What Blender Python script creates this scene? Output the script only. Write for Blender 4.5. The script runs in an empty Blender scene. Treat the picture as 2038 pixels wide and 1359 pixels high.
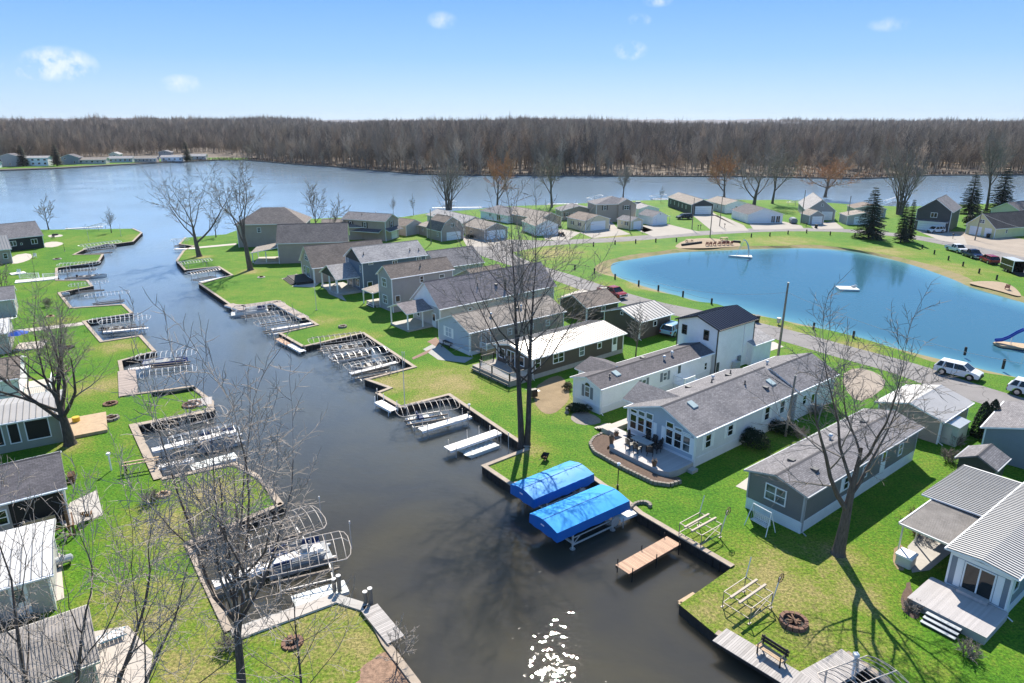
import bpy, bmesh, math, random
import numpy as np
from mathutils import Vector, Matrix
from mathutils.geometry import tessellate_polygon
PI=math.pi; R=math.radians
SC=bpy.context.scene
COL=SC.collection

# ------------------------------------------------------------------ camera, sky, sun
CH=29.0; FPX=1359.0; PITCH=math.atan((679.5-238.0)/FPX)
cam=bpy.data.cameras.new('camera'); camo=bpy.data.objects.new('camera',cam); COL.objects.link(camo)
camo.location=(0,0,CH); camo.rotation_euler=(PI/2-PITCH,0,0)
cam.sensor_width=36.0; cam.lens=36.0*FPX/2038.0; cam.clip_start=0.5; cam.clip_end=30000
SC.camera=camo
SUN_EL=R(44.4); SUN_AZ=R(4.8)
W=bpy.data.worlds.new('World'); SC.world=W; W.use_nodes=True
nt=W.node_tree; nt.nodes.clear(); SKYK=5.8
sky=nt.nodes.new('ShaderNodeTexSky'); sky.sky_type='NISHITA'; sky.sun_disc=False
sky.sun_elevation=SUN_EL; sky.sun_rotation=SUN_AZ; sky.air_density=1.0; sky.dust_density=0.15; sky.ozone_density=1.5; sky.altitude=200
gm=nt.nodes.new('ShaderNodeNewGeometry')
def wmath(op,a,b=None,c=None):
    n=nt.nodes.new('ShaderNodeMath'); n.operation=op
    for i,v in enumerate((a,b,c)):
        if v is None: continue
        if isinstance(v,(int,float)): n.inputs[i].default_value=v
        else: nt.links.new(v,n.inputs[i])
    return n.outputs[0]
wn=nt.nodes.new('ShaderNodeTexNoise'); wn.inputs['Scale'].default_value=40; wn.inputs['Detail'].default_value=5; wn.inputs['Roughness'].default_value=.6
neg=nt.nodes.new('ShaderNodeVectorMath'); neg.operation='SCALE'; neg.inputs['Scale'].default_value=-1
nt.links.new(gm.outputs['Incoming'],neg.inputs[0]); nt.links.new(neg.outputs[0],wn.inputs['Vector'])
sep=nt.nodes.new('ShaderNodeSeparateXYZ'); nt.links.new(neg.outputs[0],sep.inputs[0])
waz=wmath('ARCTAN2',sep.outputs[0],sep.outputs[1]); wel=wmath('ARCSINE',sep.outputs[2])
def skydir(px,py):
    a=(px-1019)/FPX; b=(py-679.5)/FPX
    d=Vector((a,math.cos(PITCH)-b*math.sin(PITCH),-(math.sin(PITCH)+b*math.cos(PITCH)))).normalized()
    return math.atan2(d.x,d.y),math.asin(d.z)
# clear spring sky: the physical sky blended with a pale-to-azure gradient by elevation
crp=nt.nodes.new('ShaderNodeValToRGB'); el=crp.color_ramp.elements
while len(el)<6: el.new(.5)
for i,(deg,c) in enumerate(((-2,(.55,.75,.96)),(1.5,(.46,.70,.97)),(4.5,(.29,.57,.98)),(9.5,(.150,.42,.99)),(30,(.135,.33,.70)),(90,(.12,.26,.54)))):
    el[i].position=(deg+2)/92; el[i].color=(*[x*SKYK for x in c],1)
nt.links.new(wmath('DIVIDE',wmath('ADD',wel,R(2)),R(92)),crp.inputs[0])
skm=nt.nodes.new('ShaderNodeMix'); skm.data_type='RGBA'; skm.inputs[0].default_value=.9; nt.links.new(sky.outputs[0],skm.inputs[6]); nt.links.new(crp.outputs[0],skm.inputs[7]); last=skm.outputs[2]
# small fair-weather clouds: (photo place, half width, half height, strength)
mask=None
for (px,py,hw,hh,st) in ((118,128,.042,.021,1.0),(70,140,.042,.011,.6),(362,166,.027,.012,.5),(1255,100,.024,.013,.7),(1272,40,.017,.009,.45),(880,40,.022,.012,.4),(1770,48,.026,.009,.35),(1310,2,.02,.008,.5)):
    a,e=skydir(px,py)
    dx=wmath('DIVIDE',wmath('SUBTRACT',waz,a),hw); dy=wmath('DIVIDE',wmath('SUBTRACT',wel,e),hh)
    rr=wmath('ADD',wmath('MULTIPLY',dx,dx),wmath('MULTIPLY',dy,dy))
    v=wmath('MULTIPLY',wmath('SUBTRACT',1.0,rr),st); v=wmath('MAXIMUM',v,0.0)
    mask=v if mask is None else wmath('MAXIMUM',mask,v)
mask=wmath('MULTIPLY',mask,wmath('MAXIMUM',wmath('MULTIPLY',wmath('SUBTRACT',wn.outputs['Fac'],.40),4.2),0.0))
mask=wmath('MINIMUM',mask,.55)
mx=nt.nodes.new('ShaderNodeMix'); mx.data_type='RGBA'; nt.links.new(mask,mx.inputs[0]); nt.links.new(last,mx.inputs[6]); mx.inputs[7].default_value=(6.6,6.7,7.3,1)
bg=nt.nodes.new('ShaderNodeBackground'); bg.inputs['Strength'].default_value=0.10
nt.links.new(mx.outputs[2],bg.inputs['Color'])
wo=nt.nodes.new('ShaderNodeOutputWorld'); nt.links.new(bg.outputs[0],wo.inputs['Surface'])
sl=bpy.data.lights.new('sun','SUN'); sl.energy=4.9; sl.angle=R(0.53); sl.color=(1.0,.93,.81)
so=bpy.data.objects.new('sun',sl); COL.objects.link(so)
sd=Vector((math.sin(SUN_AZ)*math.cos(SUN_EL),math.cos(SUN_AZ)*math.cos(SUN_EL),math.sin(SUN_EL)))
so.rotation_euler=sd.to_track_quat('Z','Y').to_euler(); so.location=(0,0,80)
vs=SC.view_settings; vs.view_transform='Standard'; vs.look='None'; vs.exposure=0.78; vs.gamma=1.0; vs.use_curve_mapping=False
SC.cycles.max_bounces=6; SC.cycles.diffuse_bounces=4; SC.cycles.glossy_bounces=3; SC.cycles.transparent_max_bounces=8
SC.cycles.caustics_reflective=False; SC.cycles.caustics_refractive=False
SC.cycles.sample_clamp_indirect=6

# ------------------------------------------------------------------ measuring: where a photo pixel's ray meets height z
WZ=-0.75   # canal water level; lawns are z=0
def P(px,py,z=0.0):
    a=(px-1019)/FPX; b=(py-679.5)/FPX
    d=(a,math.cos(PITCH)-b*math.sin(PITCH),-(math.sin(PITCH)+b*math.cos(PITCH)))
    t=(z-CH)/d[2]
    return Vector((d[0]*t,d[1]*t,z))
def height_at(base,py):
    b=(py-679.5)/FPX; t=base.y/(math.cos(PITCH)-b*math.sin(PITCH))
    return CH-t*(math.sin(PITCH)+b*math.cos(PITCH))
def px_of(x,y,z):
    z-=CH; d=y*math.cos(PITCH)-z*math.sin(PITCH)
    return 1019+FPX*x/d, 679.5-FPX*(y*math.sin(PITCH)+z*math.cos(PITCH))/d

# ------------------------------------------------------------------ materials
def newmat(name):
    m=bpy.data.materials.new(name); m.use_nodes=True; t=m.node_tree
    return m,t,t.nodes['Principled BSDF']
def N(t,typ,**kw):
    n=t.nodes.new(typ)
    for k,v in kw.items():
        if k in n.inputs: n.inputs[k].default_value=v
        else: setattr(n,k,v)
    return n
def rgb(c): return (c[0],c[1],c[2],1)
def mul(c,k): return tuple(min(1,max(0,x*k)) for x in c)
def ramp(t,fac,stops):
    r=t.nodes.new('ShaderNodeValToRGB'); e=r.color_ramp.elements
    while len(e)<len(stops): e.new(0.5)
    for i,(p,c) in enumerate(stops): e[i].position=p; e[i].color=rgb(c)
    t.links.new(fac,r.inputs[0]); return r.outputs[0]
def mixc(t,fac,a,b,mode='MIX'):
    m=t.nodes.new('ShaderNodeMix'); m.data_type='RGBA'; m.blend_type=mode
    for s,v in ((0,fac),(6,a),(7,b)):
        if isinstance(v,(int,float)): m.inputs[s].default_value=v
        elif isinstance(v,tuple): m.inputs[s].default_value=rgb(v)
        else: t.links.new(v,m.inputs[s])
    return m.outputs[2]
def mth(t,op,a,b=None):
    n=t.nodes.new('ShaderNodeMath'); n.operation=op
    for i,v in enumerate((a,b)):
        if v is None: continue
        if isinstance(v,(int,float)): n.inputs[i].default_value=v
        else: t.links.new(v,n.inputs[i])
    return n.outputs[0]
def coords(t,kind='Object'):
    return N(t,'ShaderNodeTexCoord').outputs[kind]
def noise(t,vec,scale,detail=3,rough=.55,dist=0):
    n=N(t,'ShaderNodeTexNoise',Scale=scale,Detail=detail,Roughness=rough,Distortion=dist); t.links.new(vec,n.inputs['Vector']); return n.outputs['Fac']
def bump(t,b,h,strength,dist=.02):
    n=N(t,'ShaderNodeBump',Strength=strength,Distance=dist); t.links.new(h,n.inputs['Height']); t.links.new(n.outputs[0],b.inputs['Normal'])
def simple(name,c,rough=.6,var=.12,scale=2.5,metal=0.0,bmp=0.0,streak=None,spec=None):
    m,t,b=newmat(name); v=coords(t)
    if streak:
        mp=N(t,'ShaderNodeMapping'); mp.inputs['Scale'].default_value=streak; t.links.new(v,mp.inputs[0]); v=mp.outputs[0]
    n=noise(t,v,scale,4,.6); n2=noise(t,v,scale*7,2,.6)
    f=mth(t,'ADD',mth(t,'MULTIPLY',n,.65),mth(t,'MULTIPLY',n2,.35))
    t.links.new(ramp(t,f,[(.3,mul(c,1-var)),(.7,mul(c,1+var))]),b.inputs['Base Color'])
    b.inputs['Roughness'].default_value=rough; b.inputs['Metallic'].default_value=metal
    if spec is not None: b.inputs['Specular IOR Level'].default_value=spec
    if bmp: bump(t,b,n2,bmp)
    return m
def siding(name,c,pitch=.16,axis=2,var=.06):
    m,t,b=newmat(name); v=coords(t); s=N(t,'ShaderNodeSeparateXYZ'); t.links.new(v,s.inputs[0])
    f=mth(t,'FRACT',mth(t,'DIVIDE',s.outputs[axis],pitch))
    n=noise(t,v,.8,4,.65)
    base=ramp(t,n,[(.3,mul(c,1-var)),(.7,mul(c,1+var))])
    edge=mth(t,'LESS_THAN',f,.12)
    t.links.new(mixc(t,mth(t,'MULTIPLY',edge,.22),base,mul(c,.55)),b.inputs['Base Color'])
    b.inputs['Roughness'].default_value=.55; bump(t,b,f,.5,.02)
    return m
def shingle(name,c,var=.22):
    m,t,b=newmat(name); uv=coords(t,'UV')
    br=N(t,'ShaderNodeTexBrick',Scale=1.0); br.inputs['Brick Width'].default_value=.33; br.inputs['Row Height'].default_value=.145; br.inputs['Mortar Size'].default_value=.012
    br.inputs['Color1'].default_value=rgb(mul(c,1-var)); br.inputs['Color2'].default_value=rgb(mul(c,1+var)); br.inputs['Mortar'].default_value=rgb(mul(c,.55)); br.inputs['Bias'].default_value=0
    t.links.new(uv,br.inputs['Vector'])
    n=noise(t,uv,.45,4,.65); n2=noise(t,uv,9,3,.7)
    w=ramp(t,n,[(.3,(.78,.78,.79)),(.7,(1.12,1.1,1.07))])
    w2=ramp(t,n2,[(.35,(.85,.85,.85)),(.7,(1.12,1.12,1.12))])
    t.links.new(mixc(t,1.0,mixc(t,1.0,br.outputs['Color'],w,'MULTIPLY'),w2,'MULTIPLY'),b.inputs['Base Color'])
    b.inputs['Roughness'].default_value=.9; b.inputs['Specular IOR Level'].default_value=.25; bump(t,b,br.outputs['Fac'],-.4,.02)
    return m
def planky(name,c,pitch=.14,axis=0,var=.25,rough=.75):
    m,t,b=newmat(name); v=coords(t); s=N(t,'ShaderNodeSeparateXYZ'); t.links.new(v,s.inputs[0])
    k=mth(t,'FLOOR',mth(t,'DIVIDE',s.outputs[axis],pitch))
    wn=N(t,'ShaderNodeTexWhiteNoise'); wn.noise_dimensions='1D'; t.links.new(k,wn.inputs['W'])
    n=noise(t,v,3,4,.6)
    f=mth(t,'ADD',mth(t,'MULTIPLY',wn.outputs[0],.6),mth(t,'MULTIPLY',n,.4))
    t.links.new(ramp(t,f,[(.15,mul(c,1-var)),(.85,mul(c,1+var))]),b.inputs['Base Color'])
    b.inputs['Roughness'].default_value=rough
    return m
def water(name,c,rough,bscale,bstr,swell=.12,tint=None,lake=None):
    m,t,b=newmat(name); g=N(t,'ShaderNodeNewGeometry').outputs['Position']
    mp=N(t,'ShaderNodeMapping'); mp.inputs['Scale'].default_value=(1,1.5,1); mp.inputs['Rotation'].default_value=(0,0,R(20)); t.links.new(g,mp.inputs[0]); v=mp.outputs[0]
    n1=noise(t,v,bscale,0,.5,.25); n2=noise(t,v,bscale*3.7,1,.5); n3=noise(t,g,.05,3,.6); n5=noise(t,v,bscale*.31,0,.5)
    amp=ramp(t,n3,[(.38,(.35,.35,.35)),(.66,(1,1,1))])
    n4=noise(t,g,.09,4,.6,.5); col=ramp(t,n4,[(.38,c),(.68,tint or mul(c,1.5))])
    if lake:   # open lake: more wind, bluer water, bright sky reflection painted into the base colour
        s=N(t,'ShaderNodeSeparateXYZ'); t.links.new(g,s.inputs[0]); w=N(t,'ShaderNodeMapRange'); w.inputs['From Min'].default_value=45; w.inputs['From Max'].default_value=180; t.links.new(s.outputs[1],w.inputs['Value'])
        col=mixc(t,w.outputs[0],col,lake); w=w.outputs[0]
        h=mth(t,'ADD',mth(t,'MULTIPLY',n1,mth(t,'ADD',.56,mth(t,'MULTIPLY',w,.28))),mth(t,'ADD',mth(t,'MULTIPLY',n2,mth(t,'ADD',.04,mth(t,'MULTIPLY',w,.24))),mth(t,'MULTIPLY',n5,.6)))
    else: h=mth(t,'ADD',mth(t,'MULTIPLY',n1,.6),mth(t,'MULTIPLY',n2,.18))
    h=mth(t,'MULTIPLY',h,amp)
    b.subsurface_method='BURLEY'; b.inputs['Subsurface Weight'].default_value=1.0; b.inputs['Subsurface Radius'].default_value=(1,1,.8); b.inputs['Subsurface Scale'].default_value=1.6   # murky water: light spreads below the surface
    bump(t,b,h,bstr,swell)
    t.links.new(col,b.inputs['Base Color'])
    b.inputs['Roughness'].default_value=rough; b.inputs['IOR'].default_value=1.36
    return m
def pondmat():
    m,t,b=newmat('pondwater'); g=N(t,'ShaderNodeNewGeometry').outputs['Position']; at=N(t,'ShaderNodeAttribute',attribute_name='depth')
    n=noise(t,g,.06,4,.6,.4); d=mth(t,'ADD',at.outputs['Fac'],mth(t,'MULTIPLY',mth(t,'SUBTRACT',n,.5),.5))
    t.links.new(ramp(t,d,[(0,(.19,.30,.28)),(.14,(.115,.275,.305)),(.45,(.072,.20,.26)),(.95,(.045,.135,.195))]),b.inputs['Base Color'])
    n1=noise(t,g,2.0,1,.5,.2); n2=noise(t,g,7,1,.5); wp_=noise(t,g,.045,3,.6); bump(t,b,mth(t,'MULTIPLY',mth(t,'ADD',n1,mth(t,'MULTIPLY',n2,.25)),ramp(t,wp_,[(.4,(.35,.35,.35)),(.6,(1.6,1.6,1.6))])),.16,.08)
    b.inputs['Roughness'].default_value=.04; b.inputs['IOR'].default_value=1.34
    return m
def grassmat(name):
    m,t,b=newmat(name); g=N(t,'ShaderNodeNewGeometry').outputs['Position']
    big=noise(t,g,.055,4,.6,.4); mid=noise(t,g,.42,4,.65,.3); fin=noise(t,g,3.2,4,.75); mic=noise(t,g,5.5,4,.85)
    # dry places seen in the photo (world x, y, radius)
    dry=None
    for (px,py,r) in ((1105,800,5.5),(1100,500,12),(1230,470,12),(1560,1180,9),(1440,1210,5),(1400,1110,2.0),(900,760,9),(760,700,0.1),(680,1290,7),(1550,480,13),(1760,500,12),(1880,535,12),(1280,570,6),(1490,640,5),(1700,690,5),(1560,655,5),(250,650,5),(240,690,5),(1180,575,8),(640,1240,8),(300,1230,8),(300,470,8),(1700,1190,4),(1640,1290,8),(860,800,5),(350,1330,7),(1980,600,10),(1045,890,3.5),(1668,1102,2.4),(140,886,3),(397,512,4),(499,540,4),(1385,1090,2.2),(1500,1215,3),(700,670,5),(640,640,4),(120,640,5),(200,770,6),(330,1050,6),(420,980,5),(780,760,5),(1150,600,5)):
        c=P(px,py)
        d=N(t,'ShaderNodeVectorMath',operation='DISTANCE'); t.links.new(g,d.inputs[0]); d.inputs[1].default_value=(c.x,c.y,0)
        k=mth(t,'MAXIMUM',mth(t,'SUBTRACT',1.0,mth(t,'DIVIDE',d.outputs['Value'],r)),0.0)
        dry=k if dry is None else mth(t,'MAXIMUM',dry,k)
    a=mth(t,'ADD',mth(t,'MULTIPLY',big,.34),mth(t,'ADD',mth(t,'MULTIPLY',mid,.30),mth(t,'MULTIPLY',fin,.36)))
    a=mth(t,'ADD',mth(t,'ADD',a,.006),mth(t,'MULTIPLY',dry,.20))
    c=ramp(t,a,[(.32,(.022,.088,.003)),(.43,(.050,.168,.005)),(.52,(.090,.205,.009)),(.60,(.155,.215,.022)),(.69,(.27,.24,.08)),(.84,(.36,.28,.13))])
    w=ramp(t,mic,[(.36,(.36,.40,.34)),(.5,(.92,.93,.92)),(.66,(1.75,1.62,1.8))])
    t.links.new(mixc(t,1.0,c,w,'MULTIPLY'),b.inputs['Base Color'])
    b.inputs['Roughness'].default_value=.85; b.inputs['Specular IOR Level'].default_value=.2
    h=mth(t,'ADD',mth(t,'MULTIPLY',fin,.5),mic)
    bump(t,b,h,.9,.09)
    return m
def ground_mat(name,c,var=.25,scale=.6,fine=8,bm=.5):
    m,t,b=newmat(name); g=N(t,'ShaderNodeNewGeometry').outputs['Position']
    n=noise(t,g,scale,5,.65,.4); f=noise(t,g,fine,3,.75)
    x=mth(t,'ADD',mth(t,'MULTIPLY',n,.6),mth(t,'MULTIPLY',f,.4))
    t.links.new(ramp(t,x,[(.3,mul(c,1-var)),(.7,mul(c,1+var))]),b.inputs['Base Color'])
    b.inputs['Roughness'].default_value=.9; b.inputs['Specular IOR Level'].default_value=.2; bump(t,b,f,bm,.03)
    return m
def bankmat():
    m,t,b=newmat('bank'); g=N(t,'ShaderNodeNewGeometry').outputs['Position']; n=noise(t,g,.35,5,.7,.5); f=noise(t,g,5,3,.75); x=mth(t,'ADD',mth(t,'MULTIPLY',n,.65),mth(t,'MULTIPLY',f,.35))
    t.links.new(ramp(t,x,[(.34,(.085,.135,.02)),(.47,(.21,.19,.07)),(.6,(.27,.20,.11)),(.72,(.35,.27,.17))]),b.inputs['Base Color']); b.inputs['Roughness'].default_value=.95; bump(t,b,f,.6,.04); return m
def roadmat(name,c):
    m,t,b=newmat(name); g=N(t,'ShaderNodeNewGeometry').outputs['Position']
    n=noise(t,g,.22,5,.65,.4); f=noise(t,g,9,3,.75); x=mth(t,'ADD',mth(t,'MULTIPLY',n,.65),mth(t,'MULTIPLY',f,.35))
    base=ramp(t,x,[(.3,mul(c,.74)),(.5,c),(.7,mul(c,1.2))])
    vo=N(t,'ShaderNodeTexVoronoi',feature='DISTANCE_TO_EDGE',Scale=.22); wv=N(t,'ShaderNodeVectorMath',operation='ADD'); nn=N(t,'ShaderNodeTexNoise',Scale=.5,Detail=4); t.links.new(g,nn.inputs['Vector']); sc_=N(t,'ShaderNodeVectorMath',operation='SCALE'); sc_.inputs['Scale'].default_value=3.0; t.links.new(nn.outputs['Color'],sc_.inputs[0]); t.links.new(g,wv.inputs[0]); t.links.new(sc_.outputs[0],wv.inputs[1]); t.links.new(wv.outputs[0],vo.inputs['Vector'])
    cr=mth(t,'LESS_THAN',vo.outputs['Distance'],.012)
    t.links.new(mixc(t,mth(t,'MULTIPLY',cr,.6),base,mul(c,.35)),b.inputs['Base Color']); b.inputs['Roughness'].default_value=.9; b.inputs['Specular IOR Level'].default_value=.25; bump(t,b,f,.25,.02); return m
def barkmat(name,c):
    m,t,b=newmat(name); v=coords(t); mp=N(t,'ShaderNodeMapping'); mp.inputs['Scale'].default_value=(6,6,1.2); t.links.new(v,mp.inputs[0])
    n=noise(t,mp.outputs[0],1.6,4,.7); t.links.new(ramp(t,n,[(.3,mul(c,.55)),(.7,mul(c,1.35))]),b.inputs['Base Color'])
    b.inputs['Roughness'].default_value=.9; b.inputs['Specular IOR Level'].default_value=.15; bump(t,b,n,.8,.05)
    return m
M={}
def S(k,*a,**kw): M[k]=simple(k,*a,**kw)
S('white_paint',(.86,.86,.87),.5,.05); S('trim',(.86,.87,.88),.5,.04); S('dark_trim',(.06,.05,.045),.5,.1)
S('grey_trim',(.42,.43,.45),.5,.05); S('twig_fine',(.34,.29,.25),.85,.3,1.2,spec=.15); S('shutter_grey',(.17,.20,.23),.5,.06); S('black',(.012,.012,.013),.5,.1); S('black_wood',(.03,.026,.024),.7,.3)
S('concrete',(.42,.395,.365),.85,.14,.7,bmp=.1); S('pale_concrete',(.47,.42,.37),.85,.10,.8); S('block',(.36,.35,.33),.9,.15)
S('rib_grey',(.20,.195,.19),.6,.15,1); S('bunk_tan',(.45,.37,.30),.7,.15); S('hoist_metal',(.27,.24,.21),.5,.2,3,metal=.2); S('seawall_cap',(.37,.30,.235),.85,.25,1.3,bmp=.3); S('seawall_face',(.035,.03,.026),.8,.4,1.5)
S('alu',(.76,.74,.72),.42,.10,3,metal=.35); S('alu_dull',(.50,.48,.46),.5,.15,3,metal=.3); S('tan_tube',(.54,.465,.40),.5,.15,3)
S('white_deck',(.78,.74,.70),.65,.14,1.2); S('wood_pole',(.24,.20,.165),.85,.25,2,streak=(6,6,.6)); S('stone',(.26,.225,.19),.9,.35,4,bmp=.4); S('rust_stone',(.20,.11,.075),.9,.35,4,bmp=.4)
S('ash',(.05,.045,.04),.95,.3,5); S('mulch',(.115,.075,.055),.95,.4,5,bmp=.6); S('rubber',(.015,.015,.016),.8,.1); S('rim',(.5,.5,.52),.3,.1,metal=.8)
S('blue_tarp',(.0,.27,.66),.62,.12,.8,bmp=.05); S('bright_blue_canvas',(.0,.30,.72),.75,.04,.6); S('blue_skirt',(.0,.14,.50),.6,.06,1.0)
S('slide_blue',(.01,.06,.35),.3,.1); S('teal',(.08,.30,.42),.4,.1); S('raft',(.68,.70,.66),.6,.06); S('red_wood',(.20,.04,.03),.7,.2); S('tan_wood',(.45,.32,.2),.75,.2)
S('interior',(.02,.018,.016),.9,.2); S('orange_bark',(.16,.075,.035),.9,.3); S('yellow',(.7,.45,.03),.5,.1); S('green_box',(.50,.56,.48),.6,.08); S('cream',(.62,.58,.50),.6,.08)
S('vent',(.07,.07,.075),.5,.1); S('vent_light',(.55,.57,.58),.35,.1,metal=.4); S('skylight',(.42,.50,.50),.12,.08); S('curtain',(.33,.36,.36),.8,.2,6); S('lamp_glass',(.75,.74,.7),.3,.05)
S('boat_white',(.72,.71,.68),.35,.08); S('boat_grey',(.30,.31,.32),.4,.15); S('seat_vinyl',(.35,.33,.30),.6,.2); S('navy_fabric',(.02,.045,.13),.7,.15)
S('paint_red',(.27,.008,.022),.22,.05,spec=.6); S('paint_white',(.74,.75,.77),.22,.03); S('paint_navy',(.012,.028,.09),.2,.08); S('paint_black',(.012,.013,.015),.25,.1); S('paint_silver',(.45,.47,.49),.25,.05,metal=.4); S('paint_blue',(.25,.42,.55),.25,.05)
S('headlight',(.75,.77,.78),.1,.03); S('taillight',(.35,.01,.01),.15,.05)
S('brick_wall',(.24,.15,.11),.9,.25,3,bmp=.2); S('leaf_litter',(.27,.17,.115),.95,.65,3.5,bmp=.8); S('brown_wood',(.17,.09,.05),.8,.25,3)
m,t,b=newmat('glass'); b.inputs['Base Color'].default_value=(.013,.017,.018,1); b.inputs['Roughness'].default_value=.04; b.inputs['Specular IOR Level'].default_value=.6; M['glass']=m
m,t,b=newmat('glass_pale'); v=coords(t); t.links.new(ramp(t,noise(t,v,1.2,3,.6),[(.35,(.03,.04,.04)),(.65,(.20,.23,.23))]),b.inputs['Base Color']); b.inputs['Roughness'].default_value=.05; M['glass_pale']=m
m,t,b=newmat('mesh_screen'); b.inputs['Base Color'].default_value=(.01,.01,.01,1); b.inputs['Roughness'].default_value=.6; M['mesh_screen']=m
for k,c in dict(side_white=(.86,.86,.88),side_pale=(.72,.73,.76),side_grey=(.19,.185,.19),side_brown=(.095,.075,.062),side_tan=(.42,.35,.295),side_cream=(.66,.60,.44),side_yellow=(.70,.66,.38),side_blue=(.12,.165,.22),side_bluegrey=(.22,.26,.31),side_lightgrey=(.50,.475,.465),side_midgrey=(.35,.335,.34),side_dark=(.052,.056,.063),side_navy=(.014,.020,.030),side_taupe=(.40,.33,.285),side_skirt=(.80,.83,.88),side_green=(.30,.32,.27),side_frontblue=(.42,.49,.58)).items(): M[k]=siding(k,c)
M['skirt_panel']=siding('skirt_panel',(.72,.73,.76),.12,0)
for k,c in dict(sh_grey=(0.235, 0.225, 0.235),sh_dark=(0.15, 0.14, 0.15),sh_brown=(0.25, 0.205, 0.175),sh_light=(0.4, 0.385, 0.385),sh_tan=(0.35, 0.305, 0.265),sh_black=(0.085, 0.078, 0.082),sh_purple=(0.28, 0.25, 0.255),sh_old=(0.235, 0.205, 0.19)).items(): M[k]=shingle(k,c)
S('metal_white',(.46,.435,.41),.42,.10,.6,metal=.15); S('metal_navy',(.012,.020,.045),.33,.1,.6,metal=.25); S('metal_grey',(.33,.32,.31),.45,.12,.6,metal=.2); S('metal_stained',(.27,.245,.225),.55,.35,.9,metal=.15); S('metal_bright',(.64,.62,.595),.4,.06,.6)
M['wood_dock']=planky('wood_dock',(.47,.29,.19)); M['grey_dock']=planky('grey_dock',(.38,.35,.33)); M['old_dock']=planky('old_dock',(.36,.29,.25)); M['deck_grey']=planky('deck_grey',(.44,.41,.40),.14,0,.10); M['deck_brown']=planky('deck_brown',(.34,.30,.27),.14,0,.15)
M['grass']=grassmat('grass'); M['asphalt']=roadmat('asphalt',(.235,.22,.215)); M['old_asphalt']=ground_mat('old_asphalt',(.17,.16,.155),.2,.35,7,.25); M['gravel']=ground_mat('gravel',(.34,.285,.235),.2,.3,9,.4); M['sand']=ground_mat('sand',(.36,.275,.19),.22,.3,6,.4); M['bank']=bankmat(); M['dirt']=ground_mat('dirt',(.27,.20,.12),.3,.5,6,.5); M['drive']=ground_mat('drive',(.38,.345,.305),.12,.25,7,.15); M['lakebed']=ground_mat('lakebed',(.12,.10,.07),.3,.3,5,.3)
M['forest_floor']=ground_mat('forest_floor',(.15,.12,.095),.35,.02,.4,.4); M['reed']=ground_mat('reed',(.36,.27,.17),.3,.08,.6,.6); M['far_wood']=ground_mat('far_wood',(.16,.15,.165),.3,.012,.06,.8)
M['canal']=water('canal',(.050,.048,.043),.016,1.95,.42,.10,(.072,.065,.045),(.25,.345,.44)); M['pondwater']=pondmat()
M['bark']=barkmat('bark',(.15,.12,.10)); M['bark_dark']=barkmat('bark_dark',(.095,.077,.068)); S('twig',(.27,.23,.195),.85,.3,1.2,spec=.15); S('twig_pale',(.40,.345,.295),.85,.3,1.2,spec=.15); S('twig_dark',(.16,.13,.115),.9,.3,1.2,spec=.15); S('twig_orange',(.42,.225,.115),.85,.3,1.2,spec=.15); S('twig_forest',(.135,.100,.082),.95,.35,.06,spec=.1); S('twig_yellow',(.36,.26,.09),.9,.3,1,spec=.1)
S('needle',(.035,.058,.036),.8,.4,1.2,spec=.2); S('needle_dry',(.10,.085,.035),.85,.4,1.2); S('leaf_dark',(.016,.030,.014),.7,.4,2.5,spec=.25); S('leaf_brown',(.13,.07,.045),.9,.4,2.5)
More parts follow.
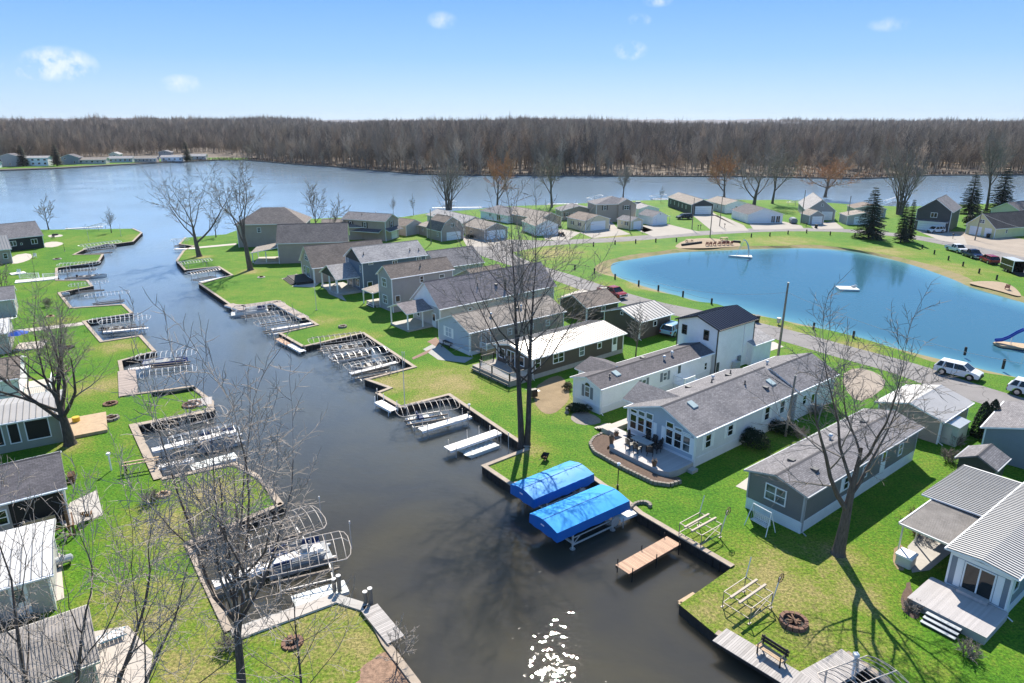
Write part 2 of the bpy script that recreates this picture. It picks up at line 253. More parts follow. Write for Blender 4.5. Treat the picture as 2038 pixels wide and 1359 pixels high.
# ------------------------------------------------------------------ mesh building
class MB:
    def __init__(s): s.v=[]; s.f=[]; s.m=[]; s.uv={}
    def add(s,vs,fs,m=0):
        o=len(s.v); s.v+= [tuple(q) for q in vs]
        for f in fs: s.f.append(tuple(i+o for i in f)); s.m.append(m)
        return s
    def quad(s,a,b,c,d,m=0,uv=None):
        s.add((a,b,c,d),((0,1,2,3),),m)
        if uv: s.uv[len(s.f)-1]=uv
        return s
    def box(s,x0,y0,z0,x1,y1,z1,m=0):
        return s.add([(x0,y0,z0),(x1,y0,z0),(x1,y1,z0),(x0,y1,z0),(x0,y0,z1),(x1,y0,z1),(x1,y1,z1),(x0,y1,z1)],
          [(0,3,2,1),(4,5,6,7),(0,1,5,4),(1,2,6,5),(2,3,7,6),(3,0,4,7)],m)
    def bar(s,a,b,w,h=None,m=0):
        a=Vector(a); b=Vector(b); d=(b-a).normalized(); h=h or w
        u=d.cross(Vector((0,0,1)));  u=Vector((1,0,0)) if u.length<1e-3 else u.normalized(); n=u.cross(d)
        vs=[]
        for q in (a,b):
            for i,j in ((-1,-1),(1,-1),(1,1),(-1,1)): vs.append(q+u*(i*w/2)+n*(j*h/2))
        return s.add(vs,[(3,2,1,0),(4,5,6,7),(0,1,5,4),(1,2,6,5),(2,3,7,6),(3,0,4,7)],m)
    def tube(s,pts,r,n=6,m=0,cap=True):
        pts=[Vector(p) for p in pts]; rs=r if isinstance(r,(list,tuple)) else [r]*len(pts)
        vs=[]; prev=None
        for i,p in enumerate(pts):
            d=(pts[min(i+1,len(pts)-1)]-pts[max(i-1,0)])
            d=d.normalized() if d.length>1e-9 else Vector((0,0,1))
            if prev is None:
                u=d.orthogonal().normalized()
            else:
                u=prev-d*prev.dot(d); u=u.normalized() if u.length>1e-6 else d.orthogonal().normalized()
            prev=u; w=d.cross(u)
            for k in range(n):
                a=2*PI*k/n; vs.append(p+(u*math.cos(a)+w*math.sin(a))*rs[i])
        fs=[]
        for i in range(len(pts)-1):
            for k in range(n):
                k2=(k+1)%n; fs.append((i*n+k,i*n+k2,(i+1)*n+k2,(i+1)*n+k))
        if cap: fs.append(tuple(range(n-1,-1,-1))); fs.append(tuple((len(pts)-1)*n+k for k in range(n)))
        return s.add(vs,fs,m)
    def cyl(s,c,r,z0,z1,n=12,m=0,r2=None): return s.tube([(c[0],c[1],z0),(c[0],c[1],z1)],[r,r2 if r2 is not None else r],n,m)
    def prism(s,poly,z0,z1,m=0,mtop=None):
        n=len(poly); vs=[(p[0],p[1],z0) for p in poly]+[(p[0],p[1],z1) for p in poly]
        s.add(vs,[tuple(range(n-1,-1,-1))]+[(i,(i+1)%n,(i+1)%n+n,i+n) for i in range(n)],m)
        return s.add([(p[0],p[1],z1) for p in poly],[tuple(range(n))],m if mtop is None else mtop)
    def xprism(s,poly,y0,y1,m=0):   # polygon in x,z extruded along y
        n=len(poly); vs=[(p[0],y0,p[1]) for p in poly]+[(p[0],y1,p[1]) for p in poly]
        return s.add(vs,[tuple(range(n)),tuple(range(2*n-1,n-1,-1))]+[(i+n,(i+1)%n+n,(i+1)%n,i) for i in range(n)],m)
    def yprism(s,poly,x0,x1,m=0):   # polygon in y,z extruded along x
        n=len(poly); vs=[(x0,p[0],p[1]) for p in poly]+[(x1,p[0],p[1]) for p in poly]
        return s.add(vs,[tuple(range(n-1,-1,-1)),tuple(range(n,2*n))]+[(i,(i+1)%n,(i+1)%n+n,i+n) for i in range(n)],m)
    def mesh(s,name,mats,smooth=False):
        me=bpy.data.meshes.new(name); me.from_pydata(s.v,[],s.f)
        for k in (mats if isinstance(mats,(list,tuple)) else [mats]): me.materials.append(M[k])
        if s.m and max(s.m): me.polygons.foreach_set('material_index',s.m)
        if s.uv:
            ul=me.uv_layers.new(name='UVMap')
            for fi,uvs in s.uv.items():
                p=me.polygons[fi]
                for li,q in zip(p.loop_indices,uvs): ul.data[li].uv=q
        if smooth: me.polygons.foreach_set('use_smooth',[True]*len(me.polygons))
        me.update(); return me
    def build(s,name,mats,parent=None,label=None,kind=None,smooth=False,**kw):
        return link(name,s.mesh(name,mats,smooth),parent,label,kind,**kw)
def link(name,me,parent=None,label=None,kind=None,cat=None,group=None,loc=None,rz=None):
    o=bpy.data.objects.new(name,me); COL.objects.link(o)
    if parent: o.parent=parent
    if loc is not None: o.location=loc
    if rz is not None: o.rotation_euler[2]=rz
    return props(o,label,cat,group,kind)
def props(o,label=None,cat=None,group=None,kind=None):
    for k,v in (('label',label),('category',cat),('group',group),('kind',kind)):
        if v: o[k]=v
    return o
def thing(name,label,cat,loc=(0,0,0),rz=0.0,group=None):
    return link(name,None,None,label,None,cat,group,loc,rz)
def dup(o,loc=None,rz=None,label=None,scale=None):
    c=o.copy(); COL.objects.link(c)
    if loc is not None: c.location=loc
    if rz is not None: c.rotation_euler[2]=rz
    if scale is not None: c.scale=scale
    if label: c['label']=label
    for ch in list(o.children):
        d=ch.copy(); COL.objects.link(d); d.parent=c
        for g in list(ch.children):
            e=g.copy(); COL.objects.link(e); e.parent=d
    return c
def azi(a,b): return math.atan2(b[1]-a[1],b[0]-a[0])

# ------------------------------------------------------------------ setting: land, water, pond
RB=[(2300,1800),(1960,1620),(1835,1410),(1692,1310),(1604,1366),(1424,1262),(1352,1203),(1456,1130),(1273,1023),(1246,1000),(1172,948),(1016,966),(960,928),(1050,893),(893,787),(797,812),(748,783),(774,773),(726,756),(823,731),(722,664),(603,691),(555,664),(630,647),(552,599),(487,608),(457,607),(396,565),(461,548),(434,531),(368,538),(351,519),(365,499),(385,490),(356,486),(368,473),(450,466),(520,440),(600,436),(700,432),(800,432),(850,424),(930,418),(1010,410),(1110,407),(1260,399),(1430,396),(1500,398),(1560,397),(1660,404),(1720,408),(1800,411),(1900,408),(2038,402),(2500,396),(3400,396),(3600,1200)]
LB=[(880,1460),(833,1360),(771,1279),(733,1206),(665,1185),(460,1256),(378,1083),(563,1005),(521,952),(470,922),(322,953),(272,848),(424,819),(424,800),(383,769),(254,786),(241,719),(310,700),(281,668),(204,680),(169,640),(265,624),(246,606),(143,613),(119,583),(185,570),(175,558),(114,558),(114,534),(197,521),(206,506),(148,507),(170,496),(212,486),(221,487),(265,481),(283,463),(265,455),(85,457),(0,449),(-300,442),(-900,470),(-1500,900),(-900,1600),(400,1900)]
FS=[(-2600,352),(-900,345),(0,338),(110,334),(215,328),(330,322),(420,318),(470,316),(500,318),(580,325),(660,330),(740,337),(830,345),(940,347),(1100,348),(1300,349),(1500,350),(1600,352),(1720,354),(1850,347),(2038,346),(3000,349),(4600,352)]
RBw=[P(*q) for q in RB]; LBw=[P(*q) for q in LB]; FSw=[P(*q) for q in FS]
PONDpx=[(1214,532),(1220,522),(1258,516),(1337,503),(1400,499),(1460,497),(1540,494),(1605,493),(1698,498),(1806,523),(1902,557),(1930,572),(2038,602),(2200,650),(2260,720),(2150,775),(2038,755),(1850,710),(1698,672),(1636,654),(1575,641),(1513,628),(1433,610),(1390,600),(1337,586),(1271,567),(1221,549)]
PZ=-.45
def smooth_loop(pts,it=2):
    for _ in range(it):
        q=[]
        for i in range(len(pts)):
            a=pts[i]; b=pts[(i+1)%len(pts)]; q+= [a*.75+b*.25,a*.25+b*.75]
        pts=q
    return pts
PONDw=smooth_loop([P(x,y,PZ) for x,y in PONDpx],2)
def offset_loop(pts,d,jit=0,seed=3):
    rnd=random.Random(seed); out=[]; n=len(pts); ph=[rnd.uniform(0,6) for _ in range(6)]
    area=sum(pts[i].x*pts[(i+1)%n].y-pts[(i+1)%n].x*pts[i].y for i in range(n)); sg=-1 if area>0 else 1
    for i in range(n):
        t=(pts[(i+1)%n]-pts[i-1]); t.z=0; t.normalize(); nn=Vector((-t.y,t.x,0))*sg
        k=d+jit*sum(math.sin(ph[j]+i*2*PI*(j*3+2)/n) for j in range(6))/3
        out.append(pts[i]+nn*k)
    return out
PONDout=offset_loop(PONDw,1.9,1.3); PONDout=[Vector((p.x,p.y,0)) for p in PONDout]
PONDin=[Vector((p.x,p.y,PZ-.5)) for p in offset_loop(PONDw,-1.5)]
def land(name,outer,hole=None,z=0.0,depth=-2.4,mats=('grass','seawall_face')):
    loops=[[Vector((p.x,p.y,0)) for p in outer]]
    if hole: loops.append([Vector((p.x,p.y,0)) for p in hole])
    tris=tessellate_polygon(loops); vs=[p for l in loops for p in l]
    b=MB(); b.add([(p.x,p.y,z) for p in vs],tris,0)
    n=len(outer)
    for i in range(n):
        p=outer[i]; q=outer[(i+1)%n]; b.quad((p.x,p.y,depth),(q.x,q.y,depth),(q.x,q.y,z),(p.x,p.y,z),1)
    o=b.build(name,list(mats),kind='structure')
    bm=bmesh.new(); bm.from_mesh(o.data)
    for f in bm.faces:
        if f.material_index==0 and f.normal.z<0: f.normal_flip()
    bm.to_mesh(o.data); bm.free(); return o
land('lawn_ground',RBw,PONDout); land('lawn_ground',LBw)
def far_z(x,y):
    d=math.hypot(x,y); t=min(1,max(0,(d-560)/1400)); t=t*t*(3-2*t)
    z=8*t+4.6*t*(math.sin(x*.0065+1)+math.sin(x*.0027+y*.0017)+.7*math.sin(x*.019+y*.004)+.4*math.sin(x*.043))
    t2=min(1,max(0,(d-2600)/2400)); az=math.atan2(x,y)
    return z+t2*(16+8*math.sin(az*9+.6)+5*math.sin(az*23)+(14 if az<-.5 else 0)*min(1,max(0,(-az-.5)/.08)))
# far shore: flat strip, then gently rising wooded country out to the horizon
b=MB(); rows=[]; NA=160
for k,dm in enumerate([0,.02,.06,.12,.2,.3,.42,.55,.7,.9,1.2,1.6,2.2,3,4,5.5,7.5]):
    row=[]
    for i in range(NA+1):
        az=R(-62+124*i/NA); dx,dy=math.sin(az),math.cos(az)
        best=420
        for a,c in zip(FSw[:-1],FSw[1:]):      # ray from the camera foot to the shoreline
            ex,ey=c.x-a.x,c.y-a.y; den=dx*ey-dy*ex
            if abs(den)<1e-9: continue
            t=(a.x*ey-a.y*ex)/den; u=(a.x*dy-a.y*dx)/den
            if 0<=u<=1 and t>0: best=t
        d=best+1000*dm; x,y=dx*d,dy*d; row.append((x,y,far_z(x,y)))
    rows.append(row)
vs=[p for r in rows for p in r]; fs=[]; ms=[]
for k in range(len(rows)-1):
    for i in range(NA):
        a=k*(NA+1)+i; b.add([],[],0); fs.append((a,a+1,a+NA+2,a+NA+1)); ms.append(0 if k<12 else 1)
b.v=vs; b.f=fs; b.m=ms
for i in range(NA): 
    p=rows[0][i]; q=rows[0][i+1]; b.quad((p[0],p[1],-2.4),(q[0],q[1],-2.4),q,p,0)
b.build('far_shore_ground',['forest_floor','far_wood'],kind='structure',smooth=True)
MB().quad((-6000,-380,-2.4),(6000,-380,-2.4),(6000,10200,-2.4),(-6000,10200,-2.4)).build('ground','lakebed',kind='structure')
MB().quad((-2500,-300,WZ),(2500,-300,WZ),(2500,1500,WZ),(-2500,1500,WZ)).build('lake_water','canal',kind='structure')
b=MB(); n=len(PONDw); cx=sum(p.x for p in PONDw)/n; cy=sum(p.y for p in PONDw)/n; rim=offset_loop(PONDw,.5); dv=[]
for k in range(9):      # rings from the shore to the middle
    for p in rim: b.v.append((p.x+(cx-p.x)*k/9,p.y+(cy-p.y)*k/9,PZ)); dv.append(min(1,math.hypot(p.x-cx,p.y-cy)*k/9/9.0))
b.v.append((cx,cy,PZ)); dv.append(1.0)
for k in range(8):
    for i in range(n): j=(i+1)%n; b.f.append((k*n+i,k*n+j,(k+1)*n+j,(k+1)*n+i)); b.m.append(0)
for i in range(n): b.f.append((8*n+i,8*n+(i+1)%n,9*n)); b.m.append(0)
o=b.build('pond_water','pondwater',kind='structure'); at=o.data.attributes.new('depth','FLOAT','POINT'); at.data.foreach_set('value',dv)
if o.data.polygons[0].normal.z<0: o.data.flip_normals()
b=MB()
for i in range(n):
    j=(i+1)%n; b.quad(PONDout[i],PONDout[j],PONDw[j],PONDw[i]); b.quad(PONDw[i],PONDw[j],PONDin[j],PONDin[i])
b.build('pond_bank','bank',kind='structure')
b=MB(); b.add(PONDin,[tuple(range(n))]); b.build('pond_bed','sand',kind='structure')
# sheets lying on the lawn
def sheet(name,pts,mat,z,px=True,kind='structure',wob=0.0,sm=0,seed=1):
    w=[P(*q) if px else Vector((q[0],q[1],0)) for q in pts]
    if sm: w=smooth_loop(w,sm)
    if wob:
        rnd=random.Random(seed); w=[p+Vector((rnd.uniform(-wob,wob),rnd.uniform(-wob,wob),0)) for p in w]
    tris=tessellate_polygon([[Vector((p.x,p.y,0)) for p in w]])
    b=MB(); b.add([(p.x,p.y,z) for p in w],tris); o=b.build(name,mat,kind=kind)
    bm=bmesh.new(); bm.from_mesh(o.data)
    for f in bm.faces:
        if f.normal.z<0: f.normal_flip()
    bm.to_mesh(o.data); bm.free(); return o
def road(name,pts,width,mat,z):
    w=[P(*q) for q in pts]; q=[]
    for i in range(len(w)-1):       # Catmull-Rom
        a=w[max(i-1,0)]; b_=w[i]; c=w[i+1]; d=w[min(i+2,len(w)-1)]
        for k in range(6):
            t=k/6; q.append(.5*((2*b_)+(c-a)*t+(2*a-5*b_+4*c-d)*t*t+(3*b_-a-3*c+d)*t**3))
    q.append(w[-1]); b=MB(); L=[];Rr=[]
    for i,p in enumerate(q):
        t=(q[min(i+1,len(q)-1)]-q[max(i-1,0)]); t.z=0; t.normalize(); n_=Vector((-t.y,t.x,0))*width/2
        L.append((p.x+n_.x,p.y+n_.y,z)); Rr.append((p.x-n_.x,p.y-n_.y,z))
    for i in range(len(q)-1): b.quad(Rr[i],Rr[i+1],L[i+1],L[i])
    o=b.build(name,mat,kind='structure'); return o,q
road('lower_road',[(985,503),(1050,530),(1120,552),(1195,578),(1290,606),(1400,629),(1540,661),(1680,700),(1800,733),(1900,768),(2045,812),(2300,880)],5.6,'asphalt',.012)
road('upper_road',[(700,560),(850,520),(960,498),(1040,489),(1120,482),(1240,476),(1340,468),(1420,462.5),(1520,457.5),(1620,457),(1700,460),(1780,467),(1850,477),(1930,493),(2038,519),(2200,560)],6.2,'asphalt',.016)
sheet('junction',[(930,492),(985,476),(1060,478),(1120,480),(1080,490),(1020,502),(1040,520),(1010,527),(960,510)],'asphalt',.020)
sheet('gravel_yard',[(1838,465),(1870,460),(1960,462),(2060,480),(2100,560),(2040,548),(1985,520),(1930,497),(1890,484)],'gravel',.008)
sheet('beach_sand',[(1340,494),(1350,484),(1366,477),(1400,473),(1440,476),(1470,482),(1476,490),(1450,491.5),(1400,494)],'sand',.010,sm=2)
sheet('beach_sand',[(1925,562),(1950,559),(1990,560),(2015,568),(2030,582),(2034,592),(1990,579),(1940,567)],'sand',.010,sm=2)
for q in ([(1152,462),(1207,455),(1214,438),(1230,455),(1255,466),(1180,474)],[(1282,463),(1268,449),(1330,446),(1345,450),(1395,462),(1300,471)],[(1280,463),(1300,458),(1276,449),(1262,455)],
          [(1378,428),(1400,424),(1440,431),(1480,448),(1490,459),(1420,462)],[(1490,444),(1560,441),(1595,449),(1600,455),(1500,457)],[(1612,447),(1660,440),(1680,455),(1620,456)],
          [(1400,410),(1430,430),(1470,452),(1420,428)],[(1822,458),(1850,458),(1885,462),(1918,470),(1925,488),(1870,478)],[(918,470),(985,466),(1010,474),(980,490),(930,492)],[(1080,459),(1120,456),(1155,463),(1130,478),(1085,478)],[(640,562),(668,570),(690,600),(655,585)]):
    sheet('driveway',q,'drive',.024)
sheet('driveway',[(1672,748),(1702,730),(1748,742),(1768,765),(1722,800),(1692,792)],'gravel',.020,sm=1)
sheet('driveway',[(1115,590),(1160,575),(1195,592),(1170,610)],'pale_concrete',.020)
sheet('driveway',[(1490,690),(1540,680),(1560,690),(1510,706)],'pale_concrete',.020)
sheet('driveway',[(1955,830),(2000,810),(2060,830),(2000,860)],'old_asphalt',.018)
for q in ([(25,508),(60,503),(66,514),(40,524),(20,525)],[(85,484),(108,480),(130,484),(110,492),(86,492)],[(93,468),(120,466),(128,470),(100,473)]): sheet('patio',q,'pale_concrete',.02,sm=1)
sheet('path',[(0,660),(165,641),(172,646),(60,660),(0,668)],'pale_concrete',.016)
sheet('path',[(382,492),(470,484),(472,487),(384,495)],'pale_concrete',.016)
sheet('patio',[(135,1050),(205,1025),(193,975),(140,1000),(118,1040)],'concrete',.02)
sheet('patio',[(95,1110),(120,1100),(128,1190),(60,1220),(45,1210)],'pale_concrete',.02)
sheet('patio',[(155,1359),(170,1260),(255,1245),(305,1300),(290,1400),(160,1420)],'pale_concrete',.02)
sheet('patio',[(842,695),(870,680),(905,708),(942,712),(925,722),(872,716)],'block',.02)
sheet('patio',[(850,680),(868,671),(878,682),(868,690)],'brick_wall',.024)
sheet('patio',[(600,562),(560,555),(590,545),(640,560),(625,572),(580,570)],'pale_concrete',.02)
sheet('patio',[(1464,968),(1496,945),(1500,960),(1490,978)],'pale_concrete',.02)
sheet('patio',[(1806,1088),(1830,1062),(1880,1060),(1905,1090),(1850,1135),(1815,1140)],'concrete',.02)
sheet('path',[(860,694),(845,700),(820,712),(822,716),(850,704)],'brick_wall',.03)
for q,mt in (([(1775,1100),(1790,1080),(1812,1098),(1800,1140),(1780,1128)],'dirt'),([(1812,1150),(1795,1180),(1790,1210),(1820,1235),(1835,1225),(1815,1190)],'mulch'),([(1130,828),(1160,815),(1200,835),(1190,845),(1150,846)],'stone'),([(742,1312),(768,1292),(800,1325),(826,1358),(760,1430),(690,1420),(688,1372),(720,1352),(715,1330)],'leaf_litter'),([(1060,775),(1090,752),(1120,745),(1140,790),(1100,830),(1065,812)],'dirt'),([(1215,895),(1230,880),(1200,885),(1195,905)],'mulch')): sheet('planting_bed',q,mt,.012,sm=2,wob=.06)
# seawalls: cap and face along each run of bank
def seawall(pts,label,capm='seawall_cap',w=.34):
    n=len(pts); b=MB(); c=MB()
    def off(i,k):
        d1=(pts[i]-pts[i-1]).normalized() if i>0 else (pts[1]-pts[0]).normalized()
        d2=(pts[i+1]-pts[i]).normalized() if i<n-1 else d1
        m_=(d1+d2); m_=m_.normalized() if m_.length>.2 else d2
        nn=Vector((-m_.y,m_.x,0)); s_=k/max(.45,nn.dot(Vector((-d2.y,d2.x,0)))); return pts[i]+nn*s_
    A=[off(i,-.10) for i in range(n)]; B=[off(i,w) for i in range(n)]; F=[off(i,-.03) for i in range(n)]
    for i in range(n-1):
        z0,z1=.03,.11
        a,b2,c2,d2=A[i],A[i+1],B[i+1],B[i]
        for z in (z1,): c.quad((a.x,a.y,z),(b2.x,b2.y,z),(c2.x,c2.y,z),(d2.x,d2.y,z))
        c.quad((a.x,a.y,z0),(b2.x,b2.y,z0),(b2.x,b2.y,z1),(a.x,a.y,z1)); c.quad((d2.x,d2.y,z1),(c2.x,c2.y,z1),(c2.x,c2.y,0),(d2.x,d2.y,0))
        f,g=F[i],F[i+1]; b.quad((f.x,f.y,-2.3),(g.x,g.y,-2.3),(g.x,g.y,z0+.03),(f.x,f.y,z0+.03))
        # sheet-pile ribs standing proud of the face
        L=(g-f).length; k=int(L/.6); t=(g-f).normalized(); nn=Vector((t.y,-t.x,0))
        for q in range(k): p=f+t*(.6*q+.3)+nn*.03; b.bar((p.x,p.y,-2.3),(p.x,p.y,z0),.12,.06)
    e=thing('seawall',label,'seawall',pts[0])
    for nm,mb,mt in (('cap',c,capm),('wall_face',b,'seawall_face')):
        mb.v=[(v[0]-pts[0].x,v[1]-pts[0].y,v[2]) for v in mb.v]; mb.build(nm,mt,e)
def run(lst,i,j): return [Vector(p) for p in lst[i:j+1]]
rb=[(1,5,'timber seawall along the bottom right corner under the grey dock'),(7,9,'brown capped seawall running from the tan dock to the blue canopies'),(9,13,'low seawall round the grassy point left of the blue canopies'),(13,16,'dark seawall behind the long white dock by the big twin trunk tree'),(16,21,'seawall with wood steps below the flagpole lawn, middle right bank'),(21,24,'seawall round the green lawn point between two lift slips'),(24,27,'curved dark seawall below the leaning tree on the right bank'),(27,35,'far seawall round the small point where the canal meets the lake')]
for i,j,l in rb: seawall(run(RBw,i,j)[::-1],l)
lb=[(0,3,'pale wood capped seawall at bottom of the left bank'),(3,5,'wide stone seawall on the near side of the nearest left slip'),(5,7,'brown seawall behind the nearest left slip with two canopies'),(7,10,'seawall round the grassy tip behind the near bare tree'),(10,13,'brown seawall round the second slip of the left bank'),(13,17,'seawall round the green point with the overturned canoe'),(17,21,'seawall of the left slip with weathered yellow grass beside it'),(21,25,'seawall of the fifth left slip with wide stone edge'),(25,29,'far left seawall beside the white picket deck'),(29,37,'far seawall round the left point with the small red budded tree')]
for i,j,l in lb: seawall(run(LBw,i,j),l,'concrete' if i in (3,23) else 'seawall_cap',.6 if i in (3,23,10) else .36)
b=MB()
for a,c in (((1352,1203),(1382,1185)),((1352,1203),(1424,1258))):
    a=P(*a,WZ);c=P(*c,WZ); b.bar((a.x,a.y,WZ+.06),(c.x,c.y,WZ+.06),.3,.25)
b.build('timber_beam','tan_wood',label='half sunken timber beams marking the grassy corner by the two bare hoists',cat='timber')
# ------------------------------------------------------------------ houses
def fmap(W_,L):
    return {'F':lambda s,o,z:(s,-o,z),'R':lambda s,o,z:(W_+o,s,z),'L':lambda s,o,z:(-o,L-s,z),'B':lambda s,o,z:(W_-s,L+o,z)}
def fbox(mb,fp,s0,s1,o0,o1,z0,z1,m=0):
    vs=[fp(s0,o1,z0),fp(s1,o1,z0),fp(s1,o0,z0),fp(s0,o0,z0),fp(s0,o1,z1),fp(s1,o1,z1),fp(s1,o0,z1),fp(s0,o0,z1)]
    mb.add(vs,[(0,3,2,1),(4,5,6,7),(0,1,5,4),(1,2,6,5),(2,3,7,6),(3,0,4,7)],m)
WRND=random.Random(77)
def window(root,fp,s,z,w,h,kind='d',shut=None,trim='trim',glass='glass',o=0.0):
    if glass=='glass' and WRND.random()<.35: glass='glass_pale'
    x0,x1=s-w/2,s+w/2; t=.09 if w>.5 else .06
    f=MB()
    if kind in('g',):
        for k in range(4): fbox(f,fp,x0,x1,o-.02,o+.03+(k%2)*.012,z+h*k/4+.012,z+h*(k+1)/4-.012)
        d=f.build('garage_door',trim if trim!='trim' else 'white_paint',root)
        c=MB(); fbox(c,fp,x0-.12,x0,o-.02,o+.06,z,z+h+.12); fbox(c,fp,x1,x1+.12,o-.02,o+.06,z,z+h+.12); fbox(c,fp,x0,x1,o-.02,o+.06,z+h,z+h+.12); c.build('casing',trim,d); return d
    if kind=='door':
        fbox(f,fp,x0,x1,o-.02,o+.04,z,z+h); d=f.build('door',trim,root)
        g=MB(); fbox(g,fp,x0+.18,x1-.18,o+.042,o+.05,z+h*.45,z+h*.92); g.build('pane',glass,d)
        k=MB(); fbox(k,fp,x1-.14,x1-.08,o+.04,o+.10,z+.95,z+1.03); k.build('handle','alu',d); return d
    # frame
    fbox(f,fp,x0,x1,o-.02,o+.055,z,z+t); fbox(f,fp,x0,x1,o-.02,o+.055,z+h-t,z+h); fbox(f,fp,x0,x0+t,o-.02,o+.055,z+t,z+h-t); fbox(f,fp,x1-t,x1,o-.02,o+.055,z+t,z+h-t)
    n={'d':1,'x2':2,'x3':3,'p':1,'s':2,'p2':2,'q':2}[kind]
    for k in range(1,n): c=x0+w*k/n; fbox(f,fp,c-.045,c+.045,o-.02,o+.05,z+t,z+h-t)
    wd=f.build('sliding_door' if kind=='s' else 'window',trim,root)
    if kind in('d','x2','x3'):
        r=MB()
        for k in range(n):
            c0=x0+w*k/n+.05; c1=x0+w*(k+1)/n-.05; fbox(r,fp,c0,c1,o-.02,o+.04,z+h*.5-.03,z+h*.5+.03)
        r.build('sash_rail',trim,wd)
    for k in range(n):
        g=MB(); c0=x0+w*k/n+(t if k==0 else .045); c1=x0+w*(k+1)/n-(t if k==n-1 else .045)
        fbox(g,fp,c0,c1,o-.02,o+.014,z+t,z+h-t); g.build('pane',glass,wd)
    if shut:
        for c0,c1 in ((x0-.42,x0-.04),(x1+.04,x1+.42)):
            q=MB(); fbox(q,fp,c0,c1,o-.01,o+.035,z-.02,z+h+.02); q.build('shutter',shut,wd)
    return wd
def roof_mesh(prof,y0,y1,th=.14,ribs=None):
    """prof: outline (x,z) from left eave over the ridge to right eave; slab of thickness th from y0 to y1"""
    b=MB(); r=MB(); n=len(prof); d=0.0
    low=[(x,z-th) for x,z in prof]
    for i in range(n-1):
        (xa,za),(xb,zb)=prof[i],prof[i+1]; L=math.hypot(xb-xa,zb-za)
        b.quad((xa,y0,za),(xb,y0,zb),(xb,y1,zb),(xa,y1,za),0,[(y0,d),(y0,d+L),(y1,d+L),(y1,d)])
        d+=L
        b.quad((xa,y0,za-th),(xa,y1,za-th),(xb,y1,zb-th),(xb,y0,zb-th),1)
        b.quad((xa,y0,za-th),(xb,y0,zb-th),(xb,y0,zb),(xa,y0,za),1); b.quad((xb,y1,zb-th),(xa,y1,za-th),(xa,y1,za),(xb,y1,zb),1)
        if ribs:
            k=int((y1-y0)/ribs)
            for j in range(k+1):
                y=y0+.03+j*(y1-y0-.06)/max(1,k); nx,nz=-(zb-za)/L,(xb-xa)/L
                r.add([(xa,y-.028,za),(xb,y-.028,zb),(xb+nx*.055,y-.018,zb+nz*.055),(xa+nx*.055,y-.018,za+nz*.055),(xa,y+.028,za),(xb,y+.028,zb),(xb+nx*.055,y+.018,zb+nz*.055),(xa+nx*.055,y+.018,za+nz*.055)],[(0,1,2,3),(7,6,5,4),(3,2,6,7)])
    for (x,z),sg in ((prof[0],1),(prof[-1],-1)):
        q=[(x,y0,z-th),(x,y0,z),(x,y1,z),(x,y1,z-th)]; b.quad(*(q if sg>0 else q[::-1]),1)
    return b,r
